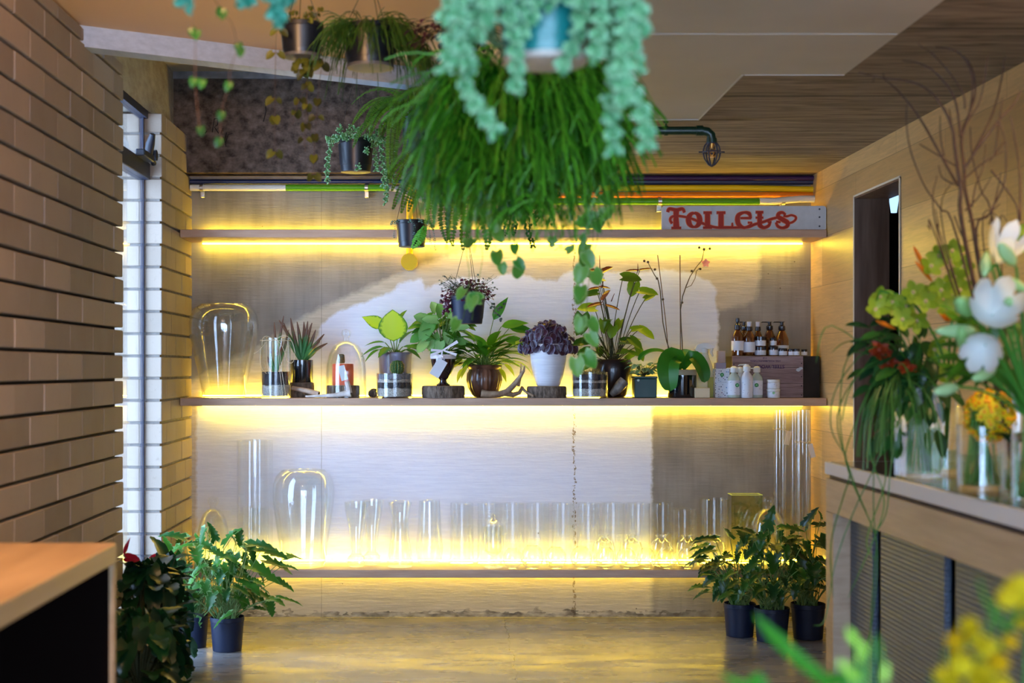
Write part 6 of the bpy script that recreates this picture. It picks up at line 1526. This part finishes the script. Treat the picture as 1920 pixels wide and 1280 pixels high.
arrow_plant(1387, 6.62, 60, (1129, 1190), [(1340, 1010, -1, .1, 48, 24), (1335, 1030, -1, -.1, 44, 26), (1350, 1050, -1, -.4, 40, 28), (1325, 1062, -1, -.3, 18, 12), (1348, 1090, -.6, -1, 30, 18), (1358, 1092, -.2, -1, 40, 24), (1372, 1095, .2, -1, 40, 30), (1368, 1005, -.2, .5, 36, 26), (1392, 1005, .7, .1, 44, 26), (1340, 1078, -.8, -.5, 34, 24)],
            'leafy plant in a dark blue floor pot, left one before the counter', 44, LF_ARROW2, xmin=1.17, xmax=1.45)
arrow_plant(1447, 6.50, 66, (1138, 1200), [(1410, 1000, -.7, .4, 44, 26), (1440, 990, .1, .7, 46, 30), (1465, 990, 1, .1, 44, 26), (1430, 1020, -.6, -.3, 46, 30), (1470, 1015, .8, -.2, 46, 30), (1480, 1060, .6, -.8, 50, 32), (1450, 1040, 0, -.8, 40, 34), (1420, 1050, -.8, -.5, 40, 28)],
            'leafy plant in a dark blue floor pot, middle one before the counter', 48, LF_ARROW2, xmin=1.25, xmax=1.62)
arrow_plant(1515, 6.56, 64, (1133, 1198), [(1510, 985, .3, .7, 44, 26), (1530, 985, 1, .2, 44, 22), (1540, 972, -.2, 1, 18, 10), (1495, 1010, -.6, -.2, 44, 30), (1530, 1020, .9, -.2, 44, 28), (1510, 1050, -.2, -1, 50, 36), (1540, 1050, .8, -.5, 40, 26)],
            'leafy plant in a dark blue floor pot tucked behind the counter end', 44, LF_ARROW2, xmin=1.42, xmax=1.66)
# dark anthuriums beside the bench
LF_DKANT = leafmat('very_dark_anthurium_leaf', (.003, .016, .008), (.01, .055, .014), None, .15, .3)
def dark_anthurium(px, Y, h, n, fl, label, seed):
    random.seed(seed); x = PX(px, Y); t = thing('potted_anthurium', label, 'potted plant', (x, Y, 0), 'dark potted plants on the floor beside the bench')
    pot(t, x, Y, .001, .10, .17, M_BLKPOT, .84); mb, st, f = MB(), MB(), MB(); c = V((x, Y, .15))
    for i in range(n):
        a = U(0, 2*pi); e = U(-.1, 1.4); d = V((cos(a)*cos(e), sin(a)*cos(e), sin(e))); tip = c+V((d.x*.20, d.y*.24, d.z*h)); tip.x = min(max(tip.x, -1.17), -1.12 if Y > 5.5 else -1.05 if Y > 5 else -.97); s_ = U(.08, .13)
        leaf_stem(mb, st, c, tip, s_, s_*.62, (d.x*.4, d.y, U(-.8, .3)), 'heart', (0, 0, 1), U(.3, .9), .003)
    for (a, b, dx, dz, ln, w_, yy) in fl:
        st.tube(bez(c, c+V((0, 0, .3)), P(a, b, yy), 8), .0026, 6); f.leaf(P(a, b, yy), (dx, -.2, dz), (0, -1, .4), L(ln, yy), L(w_, yy), 'heart' if w_ > 9 else 'lance', .3, .2, 7)
    mb.build('foliage', LF_DKANT, t); st.build('stem', M_DSTEM, t); f.build('red_spathe', leafmat('crimson_spathe', (.22, .005, .02), (.36, .012, .03), None, .35, .25), t)
dark_anthurium(268, 5.25, .38, 90, [(236, 1045, 1, -.1, 28, 18, 5.2), (232, 1040, .35, 1, 36, 8, 5.2)], 'dark leaved plant with red spathe behind the bench end', 3)
dark_anthurium(262, 4.75, .28, 90, [], 'dark leaved plant nearest the bench end, without flowers', 4)
dark_anthurium(296, 5.75, .34, 80, [(284, 1058, .3, 1, 22, 16, 5.7)], 'dark leaved plant with a single red bud before the slot window', 5)
random.seed(11)

# ------------------------------------------------------------------ flowers on the counter
LF_DKFOL = leafmat('dark_bouquet_leaf', (.006, .045, .015), (.03, .13, .02), None, .18, .32)
M_WATER = glassmat('water', (.72, .88, .80), 2.5, .05)
def vase_with(px, Y, w, h, label, name='flower_vase', square=False, m=GLASS2, water=.55):
    x = PX(px, Y); t = thing(name, label, 'vase', (x, Y, CZ+.001), 'flower vases on the counter'); r = w/2; z = CZ+.001
    mb = MB()
    if square: hollow(mb, x, Y, z, r, r, h, .004, .012)
    else: mb.shell([(r, 0), (r, h*.5), (r, h)], (x, Y, z), 44, .0035, .012)
    mb.build('glass', m, t)
    mb = MB()
    if square: mb.box((x-r+.005, Y-r+.005, z+.013), (x+r-.005, Y+r-.005, z+h*water))
    else: mb.lathe([(r-.0045, .013), (r-.0045, h*water)], (x, Y, z), 40)
    mb.build('water', M_WATER, t)
    return x, z
def stems_in(st, x, Y, z, r, n, h, spread=.5):
    for i in range(n):
        a, b = U(0, 6.28), U(0, 6.28); st.tube([(x+r*.75*cos(a), Y+r*.75*sin(a), z+.015), (x+r*.4*cos(b), Y+r*.4*sin(b), z+h)], U(.002, .004), 6, U(0, 1))
M_CSTEM = leafmat('cut_flower_stem', (.06, .25, .03), (.14, .40, .07), None, .2, .4)
def bouquet(name, label, x, Y, z): return thing(name, label, 'flower bouquet', (x, Y, z+.015), 'cut flowers standing in the counter vases')
def cymb(mb, c, s, face=(0, -1, .1)):
    c = V(c); f = V(face).normalized(); u = f.orthogonal().normalized(); w = f.cross(u)
    a0 = U(0, 6.28)
    for i in range(5):
        a = a0+2*pi*i/5; d = u*cos(a)+w*sin(a)+f*.35; mb.leaf(c, d, f, s, s*.55, 'petal', -.5, .12, 6)
    mb.leaf(c+f*.002, f+V((0, 0, -.6)), V((0, 0, 1)), s*.55, s*.45, 'round', 1.2, .4, 5, 1.)
# A: tall square vase, dark foliage and red blooms
Ya = 3.84; xa_, z = vase_with(1722, Ya, .10, .245, 'tall square glass vase nearest the doorway with thin green stems', square=True)
t = bouquet('flower_bouquet', 'dark leafy bouquet with dull red blooms and hanging grass', xa_, Ya, z)
st, mb, fl = MB(), MB(), MB(); stems_in(st, xa_, Ya, z, .045, 16, .25)
c = V((xa_, Ya, z+.24))
for i in range(150):
    px, py = random.gauss(1690, 34), random.gauss(700, 55)
    if not (1612 < px < 1775 and 590 < py < 850): continue
    p = P(px, py, Ya+U(-.10, .10)); st.tube(bez(c, c.lerp(p, .5)+V((0, 0, .03)), p, 4), .0013, 4); a = (p-c); s_ = U(.045, .085)
    mb.leaf(p, (a.x, a.y*.4-.02, a.z*.3-U(0, .1)), (0, -.6, 1), s_, s_*.42, 'oval', U(.2, 1.), .12, 6)
for (a, b) in ((1655, 665), (1665, 680), (1700, 690), (1648, 655)):
    p = P(a, b, Ya-.08); fl.ball(p, .012, 10, 7, .5)
    for j in range(16): q = U(0, 6.28); e = U(-.6, .9); fl.leaf(p, (cos(q)*cos(e), sin(q)*cos(e)-.4, sin(e)), (0, -1, .2), .03, .017, 'oval', .3, .15, 5)
mb.build('foliage', LF_DKFOL, t); fl.build('red_bloom', leafmat('dull_red_petal', (.20, .02, .006), (.40, .06, .01), None, .3, .5), t)
gr = MB()
GRS = [((1712, 690), (1660, 640), (1590, 640), (1560, 660)), ((1700, 700), (1640, 650), (1572, 720), (1558, 800), (1590, 860)), ((1690, 700), (1655, 740), (1640, 840), (1638, 960), (1645, 1060), (1632, 1180), (1600, 1280)), ((1695, 710), (1668, 760), (1650, 850), (1600, 960), (1565, 1060), (1547, 1160), (1525, 1172)), ((1700, 700), (1600, 660), (1575, 760), (1590, 880), (1640, 1000), (1640, 1060), (1630, 1200)),
       ((1690, 720), (1640, 760), (1632, 850), (1655, 920), (1650, 980), (1590, 1120)), ((1710, 700), (1670, 720), (1655, 800), (1660, 900), (1625, 1010), (1640, 1050)), ((1700, 710), (1650, 700), (1610, 780), (1585, 850), (1593, 890), (1580, 935), (1558, 1020), (1562, 1120)), ((1720, 700), (1690, 760), (1670, 880), (1662, 960), (1640, 1000)), ((1705, 700), (1625, 690), (1570, 780), (1600, 900), (1625, 960)), ((1690, 705), (1560, 610), (1530, 680))]
for pp_ in GRS:
    n_ = len(pp_); pts = through(P(*pp_[0], Ya), *[P(a, b, min(Ya-.04, 3.75)-.05*i/n_) for i, (a, b) in enumerate(pp_[1:])]); 
    for i_, q in enumerate(pts):
        if q.z < CZ+.03 and q.x > CX-.02: q.x = CX-.02-U(0, .01)
    gr.tube(pts, [.0017]*(len(pts)-3)+[.0013, .001, .0006], 5, random.random())
for i in range(34):
    a = U(1660, 1700); p0 = P(a, U(700, 730), Ya-.05); pts = fall(p0, (U(-.6, .25), U(-.5, 0), .3), U(.18, .34), 9, .45, .04); 
    pts = [q for q in pts if q.z > CZ+.01]; gr.tube(pts, .0018, 4, random.random()) if len(pts) > 2 else None
gr.build('bear_grass', LF_GRASS, t); st.build('stem', M_CSTEM, t)
# B: green cymbidium orchids
Yb_ = 3.72; xb_, z = vase_with(1772, 3.98, .075, .22, 'slim glass vase behind the square vase holding orchid stems', water=.3); Yv = 3.98
t = bouquet('orchid_spray', 'green cymbidium orchid sprays with orange bird-of-paradise tips', xb_, Yv, z)
st, mb, lp = MB(), MB(), MB(); c = V((xb_, Yv, z+.02))
for path, fls in ((((1775, 700), (1735, 600), (1700, 560), (1650, 545)), ((1648, 556), (1640, 582), (1672, 565), (1700, 575), (1718, 600), (1712, 548), (1692, 600), (1735, 565))), (((1780, 650), (1790, 560), (1775, 500), (1760, 470)), ((1762, 478), (1745, 500), (1785, 470), (1790, 520), (1765, 545), (1800, 545), (1775, 580), (1742, 548), (1808, 500))), (((1775, 700), (1765, 690), (1758, 665)), ((1750, 655), (1770, 705))), (((1800, 600), (1880, 480), (1915, 440)), ((1905, 455), (1922, 440), (1895, 440)))):
    pts = through(c, *[P(a, b, Yb_) for a, b in path]); st.tube(pts, .0035, 6)
    for (a, b) in fls:
        p = P(a, b, Yb_+U(-.07, .02)); q = min(pts, key=lambda s: (s-p).length); st.tube([q, p], .002, 5); f = (U(-.6, .3), -1, U(-.4, .4)); mb = MB(); cymb(mb, p, L(30, Yb_), f); bl_ = mb.build('orchid_bloom', LF_CYM, t); lp = MB(); lp.ball(p+V(f).normalized()*.006, .006, 8, 6); lp.build('orchid_lip', mat('pale_lip', (.50, .40, .20), rough=.5), bl_)
bp = MB()
for (a, b, e, f) in ((1735, 505, 1712, 460), (1750, 530, 1715, 488), (1680, 617, 1640, 600), (1772, 590, 1768, 560)):
    bp = MB(); bp.blob(P(a, b, Yb_-.02), P(e, f, Yb_-.04)-P(a, b, Yb_-.02), (P(e, f, Yb_-.04)-P(a, b, Yb_-.02)).length, .006, .5, 6); bp.build('orange_tip', leafmat('orange_bract', (.75, .16, .01), (.85, .30, .02), None, .3, .4), t)
bp = MB()
p = P(1778, 595, Yb_-.12)
for i in range(8): a = 2*pi*i/8; bp.leaf(p+V((0, 0, -.012)), (cos(a)*.5, sin(a)*.5, 1), (cos(a), sin(a), 0), .034, .018, 'oval', -.5, .2, 5)
bp.build('orange_bud', leafmat('orange_bract', (.75, .16, .01), (.85, .30, .02), None, .3, .4), t); st.build('stem', M_CSTEM, t)
# C: round vase with yellow posy
Yc_ = 3.45; xc_, z = vase_with(1841, Yc_, .116, .155, 'round glass vase of thick green stems with the yellow posy')
t = bouquet('yellow_posy', 'round ball of small yellow and orange blossoms', xc_, Yc_, z)
st, mb, oc = MB(), MB(), MB(); stems_in(st, xc_, Yc_, z, .052, 22, .19)
cc = P(1855, 780, Yc_-.03)
for i in range(120):
    e = math.asin(U(-1, 1)); a = U(0, 6.28); d = V((cos(a)*cos(e), sin(a)*cos(e), sin(e))); p = cc+V((d.x*.056, d.y*.05, d.z*.060))
    u = d.orthogonal().normalized(); w = d.cross(u)
    for j in range(6): q = 2*pi*j/6; mb.leaf(p, u*cos(q)+w*sin(q)+d*.4, d, .014, .009, 'petal', .4, .1, 4)
    oc.tube([p, p+d*.007], [.004, .0035], 7)
    if i % 4 == 0: st.tube([(xc_, Yc_, z+.17), tuple(p)], .0015, 4)
mb.build('blossoms', LF_YEL, t); oc.build('orange_centres', mat('orange_centre', (.90, .38, .01), rough=.5), t); st.build('stem', M_CSTEM, t)
# D: white lilies
Yd = 3.12; xd_, z = vase_with(1934, Yd, .085, .17, 'glass vase at the right edge holding the white lilies'); 
t = bouquet('lily_bouquet', 'white lilies with fat pale green buds and broad leaves', xd_, Yd, z)
st, mb, bd, lv_ = MB(), MB(), MB(), MB(); stems_in(st, xd_, Yd, z, .035, 9, .2); c = V((xd_, Yd, z+.18))
def lily(p, face, s):
    p = V(p); f = V(face).normalized(); u = f.orthogonal().normalized(); w = f.cross(u); a0 = U(0, 6.28)
    st.tube(bez(c, c.lerp(p, .5)+V((0, 0, .05)), p-f*.02, 6), .004, 6)
    mb = MB()
    for i in range(6): a = a0+2*pi*i/6; mb.leaf(p-f*.02, (u*cos(a)+w*sin(a))*.9+f*.6, f, s, s*.34, 'petal', -.9, .12, 8)
    mb.build('lily_bloom', LF_LILY, t)
lily(P(1862, 585, Yd-.08), (-.25, -1, .25), .13); lily(P(1875, 480, Yd+.05), (.2, -.6, .8), .11); lily(P(1845, 650, Yd-.10), (-.5, -1, -.3), .10); lily(P(1935, 560, Yd-.05), (.2, -1, .1), .10)
for (a, b, e, f, w_) in ((1838, 620, 1752, 620, 13), (1905, 500, 1872, 455, 13), (1822, 590, 1795, 560, 18), (1850, 470, 1845, 520, 10), (1870, 690, 1822, 712, 11), (1915, 565, 1885, 565, 12), (1800, 725, 1750, 735, 12), (1812, 672, 1800, 610, 12), (1880, 520, 1925, 545, 10)):
    p, q = P(a, b, Yd-.05), P(e, f, Yd-.12); bd.blob(p, q-p, (q-p).length, L(w_, Yd), U(0, 1), 9); st.tube(bez(c, c.lerp(p, .6)+V((0, 0, .03)), p, 6), .003, 6)
for i in range(46):
    px, py = U(1790, 1925), U(590, 715); p = P(px, py, Yd+U(.0, .2)); s_ = U(.06, .10); a = p-c; st.tube(bez(c, c.lerp(p, .5)+V((0, 0, .03)), p, 4), .002, 4)
    lv_.leaf(p, (a.x+U(-.1, .1), a.y-.03, U(-.1, .12)), (0, -.7, 1), s_, s_*.3, 'lance', U(.2, 1.), .12, 7)
bd.build('buds', LF_BUD, t); lv_.build('foliage', LF_GREEN, t); st.build('stem', M_CSTEM, t)
# E: bare twigs in a tall vase behind
Ye = 3.62; xe_, z = vase_with(1905, Ye, .09, .26, 'tall glass vase behind the lilies holding bare twigs', water=.3)
t = thing('twig_arrangement', 'tall bare brown branching twigs rising behind the orchids', 'branches', (xe_, Ye, z+.015), 'cut flowers standing in the counter vases')
mb = MB(); bs = V((xe_, Ye, z+.02))
TW = [([(760, 1190), (735, 900), (715, 760), (700, 640), (690, 560), (640, 440), (545, 330), (450, 285), (290, 260), (150, 232)], 5.), ([(830, 1260), (800, 1080), (760, 900), (755, 780), (740, 600), (790, 450), (820, 330), (790, 190), (700, 105), (590, 85)], 5.), ([(740, 600), (790, 440), (800, 260), (740, 130), (640, 90)], 2.5), ([(720, 880), (620, 700), (500, 490), (380, 340), (290, 262)], 3.2),
      ([(735, 600), (700, 380), (600, 240), (500, 180), (400, 163)], 2.5), ([(760, 440), (740, 330), (600, 150), (490, 65)], 2.), ([(720, 1190), (620, 1010), (530, 880), (450, 680), (425, 520), (428, 410)], 2.2), ([(755, 780), (850, 640), (950, 510), (1040, 410), (1080, 330)], 3.), ([(735, 860), (860, 750), (980, 680)], 2.), ([(780, 500), (850, 380), (890, 130)], 2.), ([(810, 690), (920, 460), (970, 260), (990, 130)], 2.4), ([(830, 1240), (900, 1040), (985, 860), (990, 640), (960, 520)], 2.4),
      ([(910, 790), (1050, 980), (1060, 1110)], 2.), ([(1075, 1080), (1070, 780), (1020, 480)], 2.2), ([(715, 770), (600, 700), (500, 640)], 1.6), ([(700, 870), (630, 830), (610, 760)], 1.6), ([(640, 710), (620, 600), (618, 480)], 1.6), ([(690, 560), (670, 440)], 1.4), ([(760, 1020), (840, 940), (910, 830)], 1.8), ([(780, 1080), (880, 1050), (960, 980)], 1.6), ([(600, 1190), (560, 1130), (545, 1105)], 1.4), ([(610, 1180), (600, 820)], 1.5), ([(640, 1170), (690, 850)], 1.4), ([(800, 1000), (820, 880), (860, 780), (880, 640)], 1.6), ([(930, 1160), (850, 900), (800, 700), (790, 540)], 2.), ([(700, 1050), (760, 1190), (840, 1160)], 1.4), ([(960, 1180), (1000, 1080)], 1.3), ([(900, 1100), (940, 930), (965, 800)], 1.5), ([(860, 1150), (960, 1060)], 1.2), ([(990, 620), (900, 740)], 1.3), ([(640, 1230), (610, 1110), (590, 1010)], 1.4), ([(300, 262), (290, 235)], 1.1), ([(240, 250), (235, 290)], 1.1), ([(930, 700), (960, 480), (975, 370)], 1.4)]
for q, w_ in TW:
    dy = U(-.22, .12); pts = [P(1560+a*.3282, 60+b*.3282, Ye+dy*(1-b/1280)-.05) for a, b in q]
    if q[0][1] > 1100: pts = [bs]+pts
    pts = through(*pts); n = len(pts); mb.tube(pts, [L(w_*1.5, Ye)*(1-.75*i/n)*.5+.0008 for i in range(n)], 6)
mb.build('branch', mat('dark_brown_twig', (.035, .018, .010), (.09, .05, .03), 40, rough=.7), t)
# a further vase at the edge
x_, z = vase_with(1903, 3.30, .06, .10, 'short glass vase at the right between posy and lilies', water=.6)
t = bouquet('green_stems', 'short green stems in the short vase at the right', x_, 3.30, z); st, lv_ = MB(), MB(); stems_in(st, x_, 3.30, z, .024, 8, .13)
for i in range(12): lv_.leaf((x_+U(-.02, .02), 3.30+U(-.02, .02), z+.12), (U(-1, 1), U(-1, 1), .8), (0, 0, 1), .08, .03, 'lance', .8)
lv_.build('foliage', LF_DKFOL, t); st.build('stem', M_CSTEM, t)

# ------------------------------------------------------------------ near flowers, bottom right
t = thing('flower_bucket', 'zinc florist bucket below the near yellow flowers', 'bucket', (.46, 1.42, 0))
mb = MB(); mb.shell([(.12, 0), (.125, .01), (.155, .42), (.16, .43)], (.46, 1.42, .001), 40, .003, .006); mb.build('bucket', M_METAL, t)
t = thing('yellow_freesia_bunch', 'blurred yellow flowers and green buds close to the camera, bottom right', 'flower bouquet', (.46, 1.42, .02))
st, mb, mg, bd, lv_ = MB(), MB(), MB(), MB(), MB(); c = V((.46, 1.42, .03)); Yn = 1.40
def freesia(mb, p, s, face=(-.3, -1, .5)):
    p = V(p); f = V(face).normalized(); u = f.orthogonal().normalized(); w = f.cross(u); a0 = U(0, 6)
    for i in range(6): a = a0+2*pi*i/6; mb.leaf(p-f*s*.4, (u*cos(a)+w*sin(a))*.6+f, f, s, s*.62, 'petal', -.7, .18, 6)
for (a, b, s_, m_) in ((1790, 1205, 26, mg), (1815, 1175, 24, mb), (1850, 1215, 30, mb), (1765, 1265, 24, mb), (1800, 1250, 32, mb), (1845, 1262, 34, mb), (1870, 1245, 26, mg), (1830, 1290, 30, mb), (1885, 1120, 26, mb), (1905, 1100, 30, mb), (1920, 1125, 34, mb), (1893, 1205, 20, mg), (1915, 1170, 20, mb), (1780, 1290, 30, mb), (1880, 1290, 26, mb), (1830, 1195, 22, mb)):
    p = P(a, b, Yn+U(-.03, .03)); q_ = MB(); freesia(q_, p, L(s_*2.5, Yn), (U(-.6, .4), -1, U(0, .9))); q_.build('freesia_bloom', LF_YEL if m_ is mb else LF_GOLD, t); st.tube(bez(c, (c.x*.6+p.x*.4, c.y+.12, .7), p+V((0, .02, 0)), 8), .0014, 5)
for (a, b, e, f, w_) in ((1610, 1215, 1590, 1180, 9), (1625, 1225, 1608, 1205, 9), (1600, 1260, 1572, 1240, 8), (1615, 1275, 1590, 1262, 8), (1655, 1285, 1662, 1245, 8), (1605, 1245, 1615, 1222, 6)):
    p, q = P(a, b, Yn), P(e, f, Yn-.01); bd.blob(p, q-p, (q-p).length*1.1, L(w_, Yn), U(0, 1), 8); st.tube(bez(c, (c.x*.7+p.x*.3, c.y, .75), p, 8), .0018, 5)
st.tube(through(c, P(1660, 1330, Yn), P(1620, 1270, Yn), P(1612, 1215, Yn)), .002, 5)
for (pp_, w_) in ((((1415, 1150), (1440, 1180), (1490, 1228), (1545, 1275), (1590, 1330)), 26), (((1350, 1262), (1400, 1290), (1440, 1320)), 22), (((1834, 1078), (1850, 1130), (1885, 1180), (1925, 1290)), 10)):
    pts = [P(a, b, Yn+.06) for a, b in pp_][::-1]; pts = through(*([c]+pts)) if pp_[0][0] > 1500 else through(*([c, V((.36, 1.40, .6))]+pts))
    n = len(pts); vs = []; e = []
    for i, p in enumerate(pts):
        q = i/(n-1); w2 = L(w_, Yn)*.5*min(1, (1-q)*4+.05)*(.4+.6*min(1, q*3)); s_ = (pts[min(i+1, n-1)]-pts[max(i-1, 0)]).cross(V((0, -1, .3))).normalized()
        vs += [p-s_*w2, p+V((0, w2*.5, 0)), p+s_*w2]; e += [1., 0., 1.]
    lv_.add(vs, [(i*3+k_, i*3+k_+1, i*3+k_+4, i*3+k_+3) for i in range(n-1) for k_ in (0, 1)], .6, e, True)
bd.build('buds', leafmat('lime_bud', (.35, .70, .06), (.5, .8, .15), None, .3, .4), t); lv_.build('leaf_blade', leafmat('bright_blade', (.015, .16, .008), (.05, .28, .015), None, .35, .4), t); st.build('stem', M_CSTEM, t)

# blue-lit lamp in the passage
t = thing('passage_lamp', 'small bluish lamp hanging in the dark doorway', 'lamp', (PX(1672, 6.15)+.05, 6.3, 2.0)); xx = PX(1676, 6.5); 
mb = MB(); mb.lathe([(.013, -.075), (.022, -.01), (.024, .0), (.010, .012), (.001, .014)], (xx, 6.5, PZ(368, 6.5)), 24); mb.build('shade', emit('cool_lamp_glass', (.35, .6, 1.), .9), t)
mb = MB(); mb.tube([(xx, 6.5, PZ(368, 6.5)+.012), (xx, 6.5, 2.3)], .003, 6); mb.build('cord', M_WIRE, t)
